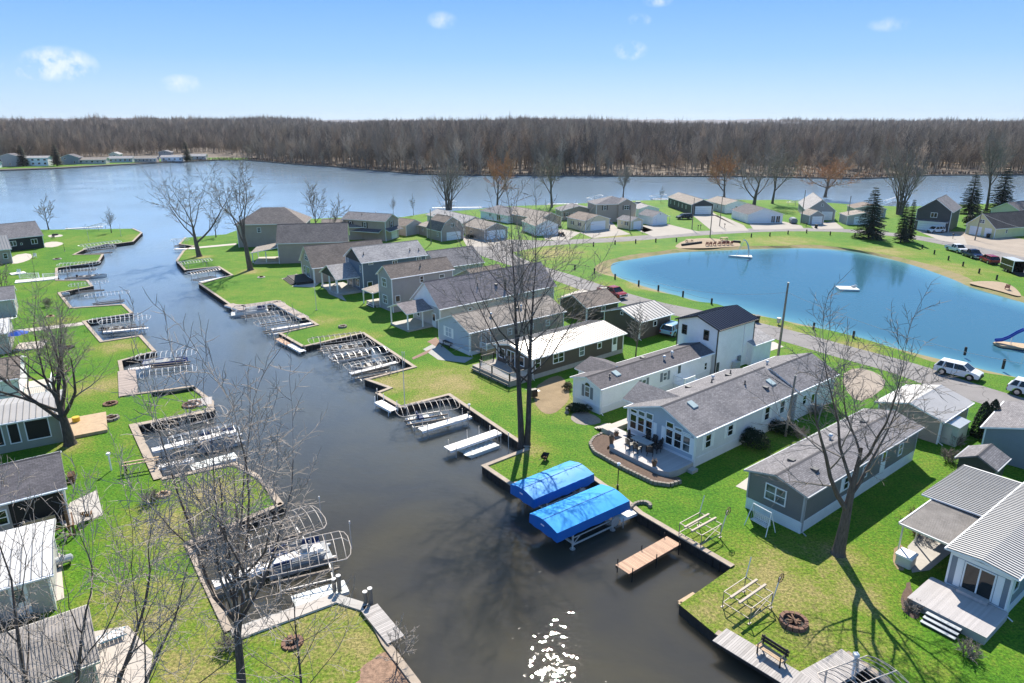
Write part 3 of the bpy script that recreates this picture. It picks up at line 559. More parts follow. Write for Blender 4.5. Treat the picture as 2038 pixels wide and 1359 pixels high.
def house(name,label,cat,fit,wall,roof,trim='trim',skirt=None,wins=(),oh=.3,kind='gable',ribs=None,ends=(True,True),win_o=0.0,corner=True,gable_mat=None,L=None,group=None,floor=0.0,vents=()):
    x,y,az,W_,L0,h,r=fit[:7]; rp=fit[7] if len(fit)>7 else .5; L=L or L0; a=R(az)
    u=Vector((math.cos(a),-math.sin(a),0)); o3=Vector((x,y,0))-u*W_
    root=thing(name,label,cat,o3,-a,group); fm=fmap(W_,L)
    xr=rp*W_
    if kind=='gambrel':
        prof=[(-oh,h),(W_*.16,h+r*.62),(xr,h+r),(W_*.84,h+r*.62),(W_+oh,h)]
    else: prof=[(-oh,h),(xr,h+r),(W_+oh,h)]
    def zr(xx):
        for (xa,za),(xb,zb) in zip(prof[:-1],prof[1:]):
            if xa<=xx<=xb: return za+(zb-za)*(xx-xa)/(xb-xa)
    zb=skirt[0] if skirt else 0.0
    wl=MB()
    if kind=='hip':
        ze=h-.08; wl.prism([(0,0),(W_,0),(W_,L),(0,L)],zb,ze)
        rb=MB(); k=min(W_/2+oh,L/2); e=[(-oh,-oh,h),(W_+oh,-oh,h),(W_+oh,L+oh,h),(-oh,L+oh,h)]; a1=(W_/2,-oh+k,h+r); a2=(W_/2,L+oh-k,h+r)
        def q4(p,q,s_,t_=None):
            pts=[p,q,s_]+([t_] if t_ else []); P0=Vector(p); U=(Vector(q)-P0).normalized(); Nn=U.cross(Vector(s_)-P0).normalized(); V=Nn.cross(U)
            rb.add(pts,[tuple(range(len(pts)))],0); rb.uv[len(rb.f)-1]=[((Vector(c)-P0).dot(U),(Vector(c)-P0).dot(V)) for c in pts]
        q4(e[0],e[1],a1); q4(e[1],e[2],a2,a1); q4(e[2],e[3],a2); q4(e[3],e[0],a1,a2)
        rb.prism([q[:2] for q in e],h-.16,h-.003,1)
        rb.build('roof',[roof,trim],root)
    else:
        tops=[(0,zr(0)-.07)]+[(px_,pz-.07) for px_,pz in prof[1:-1]]+[(W_,zr(W_)-.07)]
        wl.yprism if False else None
        wl.xprism([(0,zb),(W_,zb)]+tops[::-1],0,L)
        rb,ri=roof_mesh(prof,-oh,L+oh,.14,ribs)
        rf=rb.build('roof',[roof,trim],root)
        if ribs: ri.build('standing_seam','rib_grey' if roof in ('metal_white','metal_bright') else roof,rf,kind='stuff')
        elif kind!='flat':
            c=MB(); xs,zs=prof[len(prof)//2]; sl=(prof[1][1]-prof[0][1])/(prof[1][0]-prof[0][0]) if kind!='gambrel' else .4
            c.xprism([(xs-.16,zs-.16*sl+.005),(xs,zs+.035),(xs+.16,zs-.16*sl+.005)],-oh-.004,L+oh+.004); c.build('ridge_cap',roof,rf)
    wl.build('wall',wall,root)
    if gable_mat:
        g=MB(); zz=h+.05; g.xprism([(.02,zz),(W_-.02,zz)]+[(px_,pz-.16) for px_,pz in prof[1:-1]][::-1],-.03,.02); g.build('gable_panel',gable_mat,root)
    if skirt:
        s=MB(); s.prism([(-.03,-.03),(W_+.03,-.03),(W_+.03,L+.03),(-.03,L+.03)],0,skirt[0]); s.build('skirting',skirt[1],root)
    if corner:
        for cx,cy,ww in ((0,0,1),(W_,0,1),(W_,L,1),(0,L,1)):
            c=MB(); zt=zr(min(max(cx,0),W_))-.15 if kind!='hip' else h-.17
            c.box(cx-.06,cy-.06,zb+.002,cx+.06,cy+.06,zt); c.build('corner_trim',trim,root)
    if kind=='gable' and math.hypot(x,y)<135:
        for xe,sg in ((-oh,-1),(W_+oh,1)):
            g=MB(); g.box(min(xe,xe+sg*.11),-oh+.01,h-.135,max(xe,xe+sg*.11),L+oh-.01,h-.03); g.build('gutter',trim if trim!='sh_grey' else 'grey_trim',root)
        if h<4:
            g=MB(); g.tube([(W_+oh+.05,.12,h-.12),(W_+.07,.12,h-.45),(W_+.07,.12,.18),(W_+.5,.0,.06)],.045,6); g.build('downspout',trim if trim!='sh_grey' else 'grey_trim',root)
    for w in wins:
        face,s,z,ww,hh=w[:5]; kd=w[5] if len(w)>5 else 'd'; sh=w[6] if len(w)>6 else None; gl=w[7] if len(w)>7 else 'glass'
        window(root,fm[face],s,z,ww,hh,kd,sh,trim if trim in('trim','white_paint','dark_trim') else 'trim',gl)
    for (vx,vy,vk) in vents:
        zz=zr(vx) if kind!='hip' else h+.5
        v=MB()
        if vk=='pipe': v.cyl((vx,vy),.07,zz-.1,zz+.42,8); v.cyl((vx,vy),.13,zz-.05,zz+.08,8); v.build('vent_pipe','vent',root)
        elif vk=='cap': v.cyl((vx,vy),.11,zz-.1,zz+.4,8); v.cyl((vx,vy),.2,zz+.36,zz+.5,10,r2=.12); v.build('roof_vent','vent_light',root)
        elif vk=='box': v.box(vx-.25,vy-.2,zz-.1,vx+.25,vy+.2,zz+.16); v.build('roof_vent','vent',root)
        elif vk=='sky':
            sl=(zr(vx+.3)-zr(vx-.3))/.6
            v.add([(vx-.4,vy-.35,zr(vx-.4)-.02),(vx+.4,vy-.35,zr(vx+.4)-.02),(vx+.4,vy+.35,zr(vx+.4)-.02),(vx-.4,vy+.35,zr(vx-.4)-.02),(vx-.4,vy-.35,zr(vx-.4)+.12),(vx+.4,vy-.35,zr(vx+.4)+.12),(vx+.4,vy+.35,zr(vx+.4)+.12),(vx-.4,vy+.35,zr(vx-.4)+.12)],[(0,3,2,1),(4,5,6,7),(0,1,5,4),(1,2,6,5),(2,3,7,6),(3,0,4,7)]); v.build('skylight','skylight',root)
    return root,fm,zr
def add_roof(root,x0,x1,y0,y1,h,r,roof,trim='trim',axis='y',oh=.2,ribs=None,name='porch_roof',rp=.5):
    """extra roof on a house; axis is the ridge direction"""
    if axis=='y':
        rb,ri=roof_mesh([(x0-oh,h),(x0+(x1-x0)*rp,h+r),(x1+oh,h)],y0-oh,y1,.13,ribs)
    else:
        rb,ri=roof_mesh([(y0-oh,h),(y0+(y1-y0)*rp,h+r),(y1+oh,h)],-x1-(oh if x1>x0 else 0),-x0+oh,.13,ribs)
        rot=lambda v:(-v[1],v[0],v[2]); rb.v=[rot(v) for v in rb.v]; ri.v=[rot(v) for v in ri.v]
    o=rb.build(name,[roof,trim],root)
    if ribs: ri.build('standing_seam',roof,o,kind='stuff')
    return o
def shed_roof(root,x0,x1,y0,y1,z0,z1,roof,trim='trim',name='porch_roof',axis='y'):
    """single slope slab: z0 at y0 (or x0), z1 at y1 (or x1)"""
    b=MB(); th=.12
    if axis=='y': c=[(x0,y0,z0),(x1,y0,z0),(x1,y1,z1),(x0,y1,z1)]
    else: c=[(x0,y0,z0),(x1,y0,z1),(x1,y1,z1),(x0,y1,z0)]
    L=math.hypot(y1-y0,z1-z0) if axis=='y' else math.hypot(x1-x0,z1-z0)
    uv=[(x0,0),(x1,0),(x1,L),(x0,L)] if axis=='y' else [(y0,0),(y0,L),(y1,L),(y1,0)]
    b.quad(*c,0,uv); d=[(p[0],p[1],p[2]-th) for p in c]; b.quad(*d[::-1],1)
    for i in range(4): j=(i+1)%4; b.quad(d[i],d[j],c[j],c[i],1)
    return b.build(name,[roof,trim],root)
def posts(root,pts,z0,z1,mat='trim',w=.16,name='post'):
    for x,y in pts:
        b=MB(); b.box(x-w/2,y-w/2,z0,x+w/2,y+w/2,z1); b.build(name,mat,root)
def slab(root,x0,y0,x1,y1,z0,z1,mat,name='porch_floor'):
    b=MB(); b.box(x0,y0,z0,x1,y1,z1); return b.build(name,mat,root)
def railing(root,pts,z,h=.95,mat='trim',infill='trim',sp=.13,name='railing'):
    b=MB(); c=MB()
    for (xa,ya),(xb,yb) in zip(pts[:-1],pts[1:]):
        L=math.hypot(xb-xa,yb-ya); b.bar((xa,ya,z+h),(xb,yb,z+h),.09,.06); b.bar((xa,ya,z+.12),(xb,yb,z+.12),.05,.05)
        k=int(L/sp)
        for i in range(1,k): t=i/k; c.bar((xa+(xb-xa)*t,ya+(yb-ya)*t,z+.12),(xa+(xb-xa)*t,ya+(yb-ya)*t,z+h),.03)
    for x,y in pts: b.bar((x,y,z),(x,y,z+h+.06),.11)
    o=b.build(name,mat,root); c.build('balusters',infill,o,kind='stuff'); return o
def boards(root,x0,y0,x1,y1,z,mat,axis='x',pitch=.14,name='boards',th=.035):
    b=MB()
    if axis=='x':
        n=max(1,int((x1-x0)/pitch))
        for i in range(n): b.box(x0+i*pitch+.006,y0,z-th,x0+(i+1)*pitch-.006,y1,z)
    else:
        n=max(1,int((y1-y0)/pitch))
        for i in range(n): b.box(x0,y0+i*pitch+.006,z-th,x1,y0+(i+1)*pitch-.006,z)
    return b.build(name,mat,root,kind='stuff')
def steps(root,x0,x1,y,z,n,mat,rmat,d=.30,dirn=-1):
    for i in range(n):
        zt=z-(i+1)*z/(n+1); yy=y+dirn*d*i; b=MB(); b.box(x0,min(yy,yy+dirn*d),0.0,x1,max(yy,yy+dirn*d),zt-.05); b.build('riser',rmat,root)
        c=MB(); c.box(x0-.02,min(yy,yy+dirn*(d+.03)),zt-.05,x1+.02,max(yy,yy+dirn*(d+.03)),zt); c.build('step',mat,root)

# --- right bank, near to far
rt,fm,zr=house('mobile_home','dark grey mobile home with white skirting behind the porch swing','mobile home',(21.18,43.45,52.0,4.55,18.6,3.30,.66,.5),'side_grey','sh_grey','grey_trim',(.95,'side_skirt'),
  [('F',2.3,1.55,1.75,1.35,'x2',None,'glass_pale'),('R',6.2,1.45,.85,1.2,'d','white_paint'),('R',9.2,1.45,.85,1.2),('R',15.5,1.45,.8,1.2),('R',12.4,1.0,.85,2.0,'door')],.28,vents=[(1.6,3.0,'box'),(3.4,3.2,'box'),(1.5,9.0,'cap'),(1.6,14.5,'box')])
st,_,_=house('garage','white metal roofed garage behind the dark grey mobile home','garage',(39.92,58.06,51,5.6,6.8,2.45,.9,.5),'side_taupe','metal_white','trim',None,[('F',1.2,.2,.9,1.9,'door')],.3,ribs=None)
rt,fm,zr=house('mobile_home','light grey double wide home with tall front windows and stone edged deck','mobile home',(15.75,53.4,51.3,7.5,15.6,3.25,1.55,.53),'side_pale','sh_grey','trim',(.85,'skirt_panel'),
  [('R',2.0,1.35,.9,1.35,'d','trim'),('R',5.3,1.5,.9,1.15,'d','trim'),('R',11.3,1.35,.9,1.45,'d','trim'),('R',14.0,1.3,.9,1.45,'d','trim')],.35,vents=[(5.0,2.8,'sky'),(1.6,10.6,'cap'),(2.3,12.2,'box'),(1.2,7.2,'box'),(2.6,9.0,'pipe'),(1.9,13.2,'pipe'),(5.9,14.2,'sky'),(6.2,12.8,'box'),(5.0,11.0,'pipe')])
f=MB(); f.xprism([(.05,.86),(7.45,.86),(7.45,3.3),(3.95,4.62),(.05,3.3)],-.03,.0); f.build('front_wall','side_frontblue',rt)
for s0 in (.62,1.56,2.50): window(rt,fm['F'],s0,1.25,.88,1.55,'d',o=.03); window(rt,fm['F'],s0,2.86,.88,.42+(.0 if s0<1 else .12*(s0>1.2)+.12*(s0>2)),'p',o=.03)
for s0 in (4.85,5.79,6.73): window(rt,fm['F'],s0,1.25,.88,1.55,'d',o=.03); window(rt,fm['F'],s0,2.86,.88,.62-.2*(s0>5)-.2*(s0>6),'p',o=.03)
for s0 in (3.2,4.15,7.32): 
    b=MB(); fbox(b,fm['F'],s0-.2,s0+.2,.03,.07,1.25,2.8); b.build('shutter','trim',rt)
# cross gable at the left front
add_roof(rt,-1.6,3.2,1.2,5.4,3.28,1.25,'sh_grey','trim','x',.2,name='cross_gable_roof')
w=MB(); w.box(-1.5,1.45,.86,.0,5.2,3.25); w.yprism([(1.45,3.24),(5.2,3.24),(3.3,4.3)],-1.48,.1); w.build('bump_out','side_pale',rt)
# deck in front, round cornered, with planter bed and stone edging
dk=thing('front_deck','broad grey deck with rounded corners holding the black dining set','deck',rt.location,rt.rotation_euler[2])
pl=[(-1.6,0),(-1.6,-1.0),(.4,-1.2),(.4,-2.9),(.9,-3.5),(6.6,-3.5),(7.4,-3.1),(7.6,-2.2),(7.6,-.05)]
b=MB(); b.prism(pl,.55,.62); b.build('deck_boards','deck_grey',dk)
b=MB(); b.prism([(q[0],q[1]+.04 if q[1]<-.1 else q[1]) for q in pl],0,.545); b.build('deck_skirt','concrete',dk)
slab(dk,-2.5,-1.0,-1.6,3.6,0,.52,'pale_concrete','side_landing')
for i in range(3):
    b=MB(); b.box(-2.55-.32*(i+1),-.9,0,-2.5-.32*i,.55,.52-.13*(i+1)-.04); b.build('riser','black_wood',dk); b=MB(); b.box(-2.6-.32*(i+1),-.95,.52-.13*(i+1)-.04,-2.5-.32*i,.6,.52-.13*(i+1)); b.build('step','pale_concrete',dk)
slab(dk,7.65,-.9,8.2,-.1,0,.28,'concrete','side_step')
bed=thing('planter_bed','curved brown planter bed with stone edging wrapping the grey deck','planter',rt.location,rt.rotation_euler[2])
pb=[(-2.0,-1.4),(-1.9,-2.6),(-1.2,-3.9),(.2,-4.7),(4.2,-4.9),(7.2,-4.8),(8.3,-4.0),(8.5,-2.8)]
inn=[(8.0,-2.4),(7.6,-3.3),(6.7,-3.7),(.8,-3.7),(.2,-3.0),(.2,-1.4)]
b=MB(); pts=smooth_loop([Vector((q[0],q[1],0)) for q in pb+inn],1); b.prism([(q.x,q.y) for q in pts],0,.24); b.build('soil','mulch',bed)
ed=[Vector((q[0],q[1],0)) for q in pb]; sq=[]
for i in range(len(ed)-1):
    L=(ed[i+1]-ed[i]).length; k=max(1,int(L/.34))
    for j in range(k): sq.append((ed[i]+(ed[i+1]-ed[i])*((j+.5)/k),math.atan2(*(ed[i+1]-ed[i]).yx)))
rnd=random.Random(5); mes=None
for p,an in sq:
    if mes is None:
        b=MB(); b.box(-.155,-.12,0,.155,.12,.15); mes=b.mesh('stone','stone')
    for lv in range(2):
        o=link('stone',mes,bed,loc=(p.x,p.y,.002+.16*lv),rz=an+rnd.uniform(-.08,.08)); o.scale=(1,rnd.uniform(.85,1.15),rnd.uniform(.9,1.06))
st,_,_=house('garage','rear grey roofed garage behind the light grey double wide','garage',(28.6,63.4,51.3,6.8,7.4,3.3,1.5,.55),'side_pale','sh_grey','trim',None,[('R',1.5,1.3,.8,1.1),('R',3.2,.2,.9,2.0,'door')],.3,vents=[(2,2,'cap')])
rt,fm,zr=house('mobile_home','long white mobile home with arched front window and grey shutters','mobile home',(9.06,64.84,52.0,4.0,18.3,2.94,.70,.51),'side_white','sh_dark','trim',(.75,'skirt_panel'),
  [('F',2.1,1.3,.8,1.25,'d','shutter_grey'),('R',6.6,1.35,.75,1.0,'d','shutter_grey'),('R',10.1,1.35,.75,1.0,'d','shutter_grey'),('R',12.5,.75,.85,2.0,'door'),('R',17.4,.9,.6,1.0)],.28,vents=[(2.9,3.4,'sky'),(3.1,2.2,'pipe'),(3.0,11.0,'cap'),(2.7,12.7,'cap'),(1.4,9.2,'box')])
a=MB(); a.add([fm['F'](2.1+.4*math.cos(PI*k/10),.02,2.58+.38*math.sin(PI*k/10)) for k in range(11)],[tuple(range(11))]); a.build('arch_window','glass',rt)
t=MB(); t.tube([fm['F'](2.1+.43*math.cos(PI*k/10),.03,2.56+.42*math.sin(PI*k/10)) for k in range(11)],.05,5); t.build('arch_trim','trim',rt)
add_roof(rt,-1.9,1.8,2.2,6.6,2.9,.85,'sh_dark','trim','x',.2,name='cross_gable_roof')
w=MB(); w.box(-1.8,2.4,.5,.0,6.4,2.86); w.yprism([(2.4,2.85),(6.4,2.85),(4.4,3.6)],-1.78,.1); w.build('bump_out','side_white',rt)
w=MB(); w.box(-.9,2.36,1.3,-.1,2.4,2.4); wd=w.build('window','trim',rt); w=MB(); w.box(-.82,2.345,1.38,-.18,2.37,2.32); w.build('pane','glass',wd)
slab(rt,4.05,11.6,5.6,14.8,.0,.7,'white_paint','side_porch'); railing(rt,[(4.15,11.65),(5.55,11.65),(5.55,13.4)],.7,.9)
rt,fm,zr=house('two_storey_house','white two storey block with navy metal roof above the white mobile home','house',(24.12,76.22,51.6,5.81,7.44,5.72,1.06,.5),'side_white','metal_navy','dark_trim',None,
  [('F',1.0,4.0,.75,1.2),('F',4.2,4.0,.75,1.25),('R',.5,.3,.5,1.2)],.3,ribs=.42)
b=MB(); b.box(5.83,5.3,1.6,5.95,5.42,5.3); b.build('downspout','trim',rt)
b=MB(); b.box(5.9,3.4,.1,6.5,4.2,1.0); b.build('air_conditioner','vent_light',rt); b=MB(); b.box(5.85,4.4,.6,6.05,4.9,1.5); b.build('meter_box','shutter_grey',rt)
house('garage_annex','small white annex with low grey roof behind the navy roofed block','annex',(29.6,79.6,51.6,5.0,4.0,2.7,.9,.5),'side_white','sh_light','trim',None,[],.25,vents=[(3.4,1.5,'pipe')])
rt,fm,zr=house('mobile_home','dark brown mobile home with white ribbed metal roof and black railed deck','mobile home',(2.31,74.73,51.0,6.6,15.6,2.72,.75,.42),'side_brown','metal_white','trim',(.55,'block'),
  [('F',1.0,1.2,1.2,1.25,'p'),('F',2.75,.65,1.6,1.95,'s'),('F',4.6,1.2,1.3,1.2,'p'),('R',.9,1.2,.9,1.3),('R',4.2,1.2,1.8,1.25,'x2'),('R',8.1,1.2,.9,1.3),('R',11.2,1.5,.8,.8,'p'),('R',14.0,.6,.95,2.0,'door')],.35,ribs=.42)
dk=thing('front_deck','brown wrapped deck with black railing before the dark brown home','deck',rt.location,rt.rotation_euler[2])
slab(dk,-.4,-3.5,6.8,-.05,0,.62,'deck_brown','deck_skirt'); boards(dk,-.45,-3.55,6.85,-.05,.67,'deck_brown','x',.14,'boards')
railing(dk,[(.9,-3.3),(3.4,-3.4),(6.7,-3.4),(6.7,-.2)],.66,.95,'black','white_paint',.16); railing(dk,[(-.3,-.3),(-.3,-2.2)],.66,.95,'black','alu_dull',.2)
for x in (-.1,1.6,3.3,5.0,6.6):
    b=MB(); b.bar((x,-3.9,.0),(x,-3.6,.45),.06); b.build('brace','black',dk)
b=MB(); b.bar((-.4,-3.8,.42),(6.9,-3.8,.42),.12,.06); b.build('lower_rail','black',dk)
house('garage','dark brown garage with white metal roof and round gable window','garage',(17.5,89.9,51.3,6.6,6.6,2.7,1.2,.5),'side_brown','metal_white','trim',None,[('R',3.3,1.4,.8,.8,'p'),('F',3.3,2.9,.5,.5,'p')],.35,ribs=.62)
rt,fm,zr=house('mobile_home','taupe mobile home with brown shingle roof and white side stair','mobile home',(-5.45,83.37,51.2,7.2,16.4,3.15,1.55,.5),'side_lightgrey','sh_tan','trim',(.5,'skirt_panel'),
  [('F',2.4,1.35,1.5,1.35,'x2','trim'),('R',2.6,.75,1.6,2.0,'s',None,'glass_pale'),('R',6.6,1.5,.75,.95),('R',10.4,1.5,.75,.9),('R',13.4,1.5,.75,.9)],.3,vents=[(5.3,4.9,'cap'),(4.9,9.6,'box'),(5.0,10.4,'cap')])
w=MB(); w.xprism([(.05,.55),(7.15,.55),(7.15,3.2),(3.6,4.45),(.05,3.2)],-.03,0); w.build('front_wall','side_frontblue',rt)
w=MB(); fbox(w,fm['R'],.1,16.3,.0,.02,.55,3.1); w.build('side_cladding','side_taupe',rt)
slab(rt,7.25,1.6,8.7,4.4,0,.75,'tan_wood','side_landing'); railing(rt,[(7.3,1.6),(8.7,1.6),(8.7,4.4)],.75,.85,'trim','trim',.2)
house('garage','low brown roofed garage behind the taupe mobile home','garage',(11.15,98.69,55,6.2,6.4,2.3,1.4,.5),'side_brown','sh_brown','trim',None,[('R',3.4,1.2,.8,.8,'p')],.3)
rt,fm,zr=house('house','white gabled house with purple grey roof and front porch','house',(-10.41,94.80,50.0,7.12,22.5,3.16,3.39,.5),'side_lightgrey','sh_purple','trim',None,
  [('F',3.6,3.75,.65,1.2,'d'),('F',1.4,.8,.8,1.3),('F',5.6,.1,1.0,2.1,'door'),('R',5.4,1.9,.8,.5,'p')],.35,vents=[(5.4,8.2,'pipe'),(5.7,11.5,'box')])
w=MB(); w.xprism([(.03,3.2),(7.09,3.2),(3.56,6.35)],-.03,0); w.build('gable_panel','side_white',rt)
b=MB(); b.cyl((6.3,12.9),.17,3.5,5.3,8); b.build('chimney','black',rt)
slab(rt,.2,-4.2,5.2,-.02,0,.28,'concrete'); add_roof(rt,.3,5.1,-4.2,0,2.75,1.05,'sh_purple','trim','y',.3); posts(rt,[(.4,-4.1),(5.0,-4.1),(5.0,-1.6)],.28,2.75)
rt,fm,zr=house('two_storey_house','narrow grey two storey house with brown roof and tan porch roof','house',(-18.73,103.93,51.8,4.36,11.3,5.55,1.73,.5),'side_midgrey','sh_brown','trim',None,
  [('F',1.9,3.75,1.3,1.45,'x2','grey_trim'),('F',1.9,1.0,1.3,1.45,'x2','grey_trim'),('R',5.4,4.1,.75,1.1),('R',9.2,4.3,1.0,.7,'p'),('R',.9,1.6,.9,1.1,'p')],.3,vents=[(3.2,5.9,'pipe')])
slab(rt,-3.6,-.6,-.05,4.0,0,.5,'pale_concrete'); shed_roof(rt,-4.0,-.02,-1.2,4.2,2.45,3.2,'sh_tan','trim'); posts(rt,[(-3.8,-1.0),(-.4,-1.0)],.0,2.5)
steps(rt,-2.6,-.4,-.62,.5,2,'deck_grey','black_wood')
house('garage_wing','brown shingled rear wing of the narrow grey house','garage',(-5.2,113.2,51.8,8.2,6.5,2.5,1.9,.5),'side_midgrey','sh_brown','trim',None,[],.3)
rt,fm,zr=house('house','dark blue house with pale shingle roof and open gabled porch','house',(-25.94,116.53,54.5,7.2,12.4,5.5,2.2,.51),'side_blue','sh_light','trim',None,
  [('F',1.0,4.1,.5,1.25),('F',6.3,3.6,.5,1.2),('R',1.6,4.9,.9,.35,'p'),('R',6.2,4.3,1.0,.85,'q'),('R',11.0,4.4,1.0,.85,'q'),('F',4.7,.8,1.5,1.4,'x2'),('F',1.6,.2,1.6,2.1,'s'),('R',1.2,.9,1.0,1.1,'p')],.35,vents=[(5.7,1.0,'pipe'),(6.0,9.9,'pipe'),(6.2,11.6,'pipe')])
b=MB(); b.xprism([(.05,5.35),(7.15,5.35),(3.67,7.55)],-.035,0); b.build('gable_panel','side_navy',rt)
slab(rt,-2.2,-4.3,6.2,-.02,0,.3,'concrete'); add_roof(rt,-1.9,5.6,-4.2,0,2.75,1.9,'sh_light','trim','y',.25)
b=MB(); b.xprism([(-1.9,2.75),(5.6,2.75),(1.85,4.5)],-4.15,-4.05); b.build('porch_gable','side_navy',rt); posts(rt,[(-1.75,-4.1),(1.9,-4.1),(5.45,-4.1),(-1.75,-1.5)],.3,2.75,w=.22)
house('garage_wing','grey shingled rear garage roof of the dark blue house','garage',(-13.6,125.4,54.5,8.0,9.6,2.7,2.6,.5),'side_lightgrey','sh_grey','trim',None,[],.35)
rt,fm,zr=house('house','tan gabled cottage with wide brown roof and dark front steps','house',(-36.74,124.26,58.8,8.4,14.6,2.93,3.49,.5),'side_tan','sh_brown','trim',None,
  [('F',2.2,.8,1.1,1.5),('F',4.6,.5,2.2,2.0,'s'),('F',4.2,3.6,2.2,1.0,'x2')],.4)
slab(rt,1.0,-3.2,8.2,-.02,0,.5,'black_wood','front_deck'); steps(rt,1.6,7.6,-3.22,.5,3,'black_wood','black_wood')
rt,fm,zr=house('house','tall taupe house with old brown roof seen from its long side','house',(-49.21,142.56,79.6,8.89,14.2,4.3,3.41,.5),'side_taupe','sh_old','trim',None,[('R',8.2,1.5,.5,.9)],.3)
slab(rt,2.2,-5.2,8.6,-.02,0,.35,'pale_concrete'); shed_roof(rt,1.6,9.1,-5.6,0,2.5,3.5,'sh_tan','trim'); posts(rt,[(2.2,-5.3),(8.7,-5.3),(8.7,-2.6)],.35,2.6)
house('house','large taupe hip roofed house by the lake behind the leaning tree','house',(-65.16,162.05,81.9,10,15.5,5.44,3.3,.5),'side_taupe','sh_old','trim',None,[('R',11.5,.5,1.0,2.0,'door'),('R',5.0,3.4,.9,1.2)],.5,'hip',vents=[(6.8,6,'pipe'),(6.8,7.6,'pipe')])
house('house','low brown roofed annex between the taupe hip house and dark shuttered house','annex',(-47.5,171.5,79,9,15,3.2,1.6,.5),'side_taupe','sh_old','trim',None,[],.4)
# --- peninsula cluster
rt,fm,zr=house('two_storey_house','grey two storey house with black shutters and lean to porch','house',(-29.27,176.14,-67.5,5.98,12.6,4.94,1.5,.5),'side_taupe','sh_grey','trim',None,
  [('F',2.9,3.1,.9,1.6,'d','dark_trim'),('L',2.3,3.0,.8,1.4,'d','dark_trim'),('L',6.6,3.0,.8,1.4,'d','dark_trim'),('F',4.0,.1,2.6,2.2,'g')],.35,vents=[(1.9,8,'pipe')])
shed_roof(rt,-1.6,-.02,1.0,11.0,2.3,2.9,'sh_dark','trim',axis='x'); shed_roof(rt,-.4,6.4,-1.3,0,2.5,3.2,'sh_dark','trim')
house('cottage','small brown roofed cottage beside the lake left of the barn house','cottage',(-24.03,183.51,-52.8,6.0,8,2.65,1.34,.52),'side_lightgrey','sh_brown','trim',None,[('L',1.5,1.2,.6,1.0)],.3)
house('barn_house','gambrel roofed taupe barn house with pale blue garage door','house',(-12.41,174.09,-37.1,6.54,6.9,2.5,3.45,.5),'side_taupe','sh_brown','trim',None,[('F',3.4,3.3,1.0,1.0,'q'),('F',3.6,.1,3.9,1.9,'g'),('L',5.2,1.0,.6,1.0)],.22,'gambrel')
house('cottage','low tan extension behind the gambrel barn house','annex',(-17.5,181.0,-37,5.5,5,2.5,.7,.5),'side_tan','sh_tan','trim',None,[('L',2.4,1.1,.5,.9)],.25)
house('house','long pale grey roofed ranch house behind the barn house','house',(-7.19,186.90,-34.3,7.05,20.5,2.76,1.51,.5),'side_lightgrey','sh_light','trim',None,[],.4,vents=[(2,5,'pipe'),(2,9,'pipe'),(2.2,14,'pipe')])
house('garage','tan garage with twin white doors beside the barn house','garage',(-1.22,175.69,-35.1,6.87,9.4,2.71,1.5,.5),'side_tan','sh_tan','trim',None,[('F',1.9,.1,2.5,2.1,'g'),('F',4.9,.1,2.5,2.1,'g'),('L',3,1.2,.8,.6,'p')],.35)
house('house','white hip roofed lake house with dark windows behind two bare trees','house',(5.17,206.04,-35.8,7.85,14.4,2.3,1.8,.5),'side_white','sh_grey','trim',None,[('L',5.0,1.0,.9,1.0,'q'),('L',9.6,.2,1.8,1.9,'s')],.4,'hip')
house('garage','pale grey roofed garage with bluish double door behind the twin trunk tree','garage',(12.13,180.96,-20,6.2,10,2.6,1.5,.5),'side_white','sh_tan','trim',None,[('F',3.1,.1,4.6,2.1,'g')],.35)
house('house','long tan roofed house behind the bluish garage door','house',(14.0,196,-35,7.5,18,2.6,1.6,.5),'side_tan','sh_tan','trim',None,[],.4)
# --- beyond the road, left to right
house('garage','cream garage with brown roof and white door near the dirt drive','garage',(26.96,190.30,-30.3,8.09,8.58,2.96,1.33,.5),'side_cream','sh_brown','trim',None,[('F',4.2,.1,4.8,2.3,'g'),('L',2.4,1.2,.6,.9,'d','dark_trim'),('L',5.8,1.2,.6,.9,'d','dark_trim')],.35)
rt,fm,zr=house('two_storey_house','taupe two storey house with front gable behind cream garages','house',(37.0,206.0,-12,12.4,8,5.3,1.9,.5),'side_taupe','sh_grey','trim',None,[('F',2.6,3.6,.9,1.3,'d','dark_trim'),('F',9.2,3.6,1.6,1.2,'x2','dark_trim')],.4,'hip')
add_roof(rt,6.6,11.8,-.5,4,5.3,1.5,'sh_grey','trim','y',.25,name='front_gable_roof'); b=MB(); b.xprism([(6.7,.0),(11.7,.0),(11.7,5.25),(9.2,6.7),(6.7,5.25)],-.45,.1); b.build('front_bay','side_taupe',rt)
window(rt,fm['F'],9.2,3.6,1.6,1.2,'x2','dark_trim',o=.45)
house('cottage','low grey wing of the taupe house with dark shuttered windows','annex',(25.4,210.5,-12,10.5,7,2.8,1.4,.5),'side_taupe','sh_grey','trim',None,[('F',1.6,1.1,.9,1.1,'d','dark_trim'),('F',4.0,1.1,1.0,1.1,'q'),('F',8,1.1,.8,1.0)],.4)
house('cottage','small white lake cottage right of the taupe two storey house','cottage',(45.5,214,-10,6.5,7,2.8,1.0,.5),'side_white','sh_light','trim',None,[('F',3.4,1.1,1.5,.9,'q')],.3)
house('garage','little cream garage with grey roof between shrubs and driveway','garage',(36.49,191.47,-33.9,4.37,5.48,2.42,.98,.5),'side_cream','sh_grey','trim',None,[('F',2.3,.1,2.7,2.0,'g'),('L',3.6,1.1,.5,.9,'d','dark_trim'),('L',1.8,1.1,.5,.9)],.3)
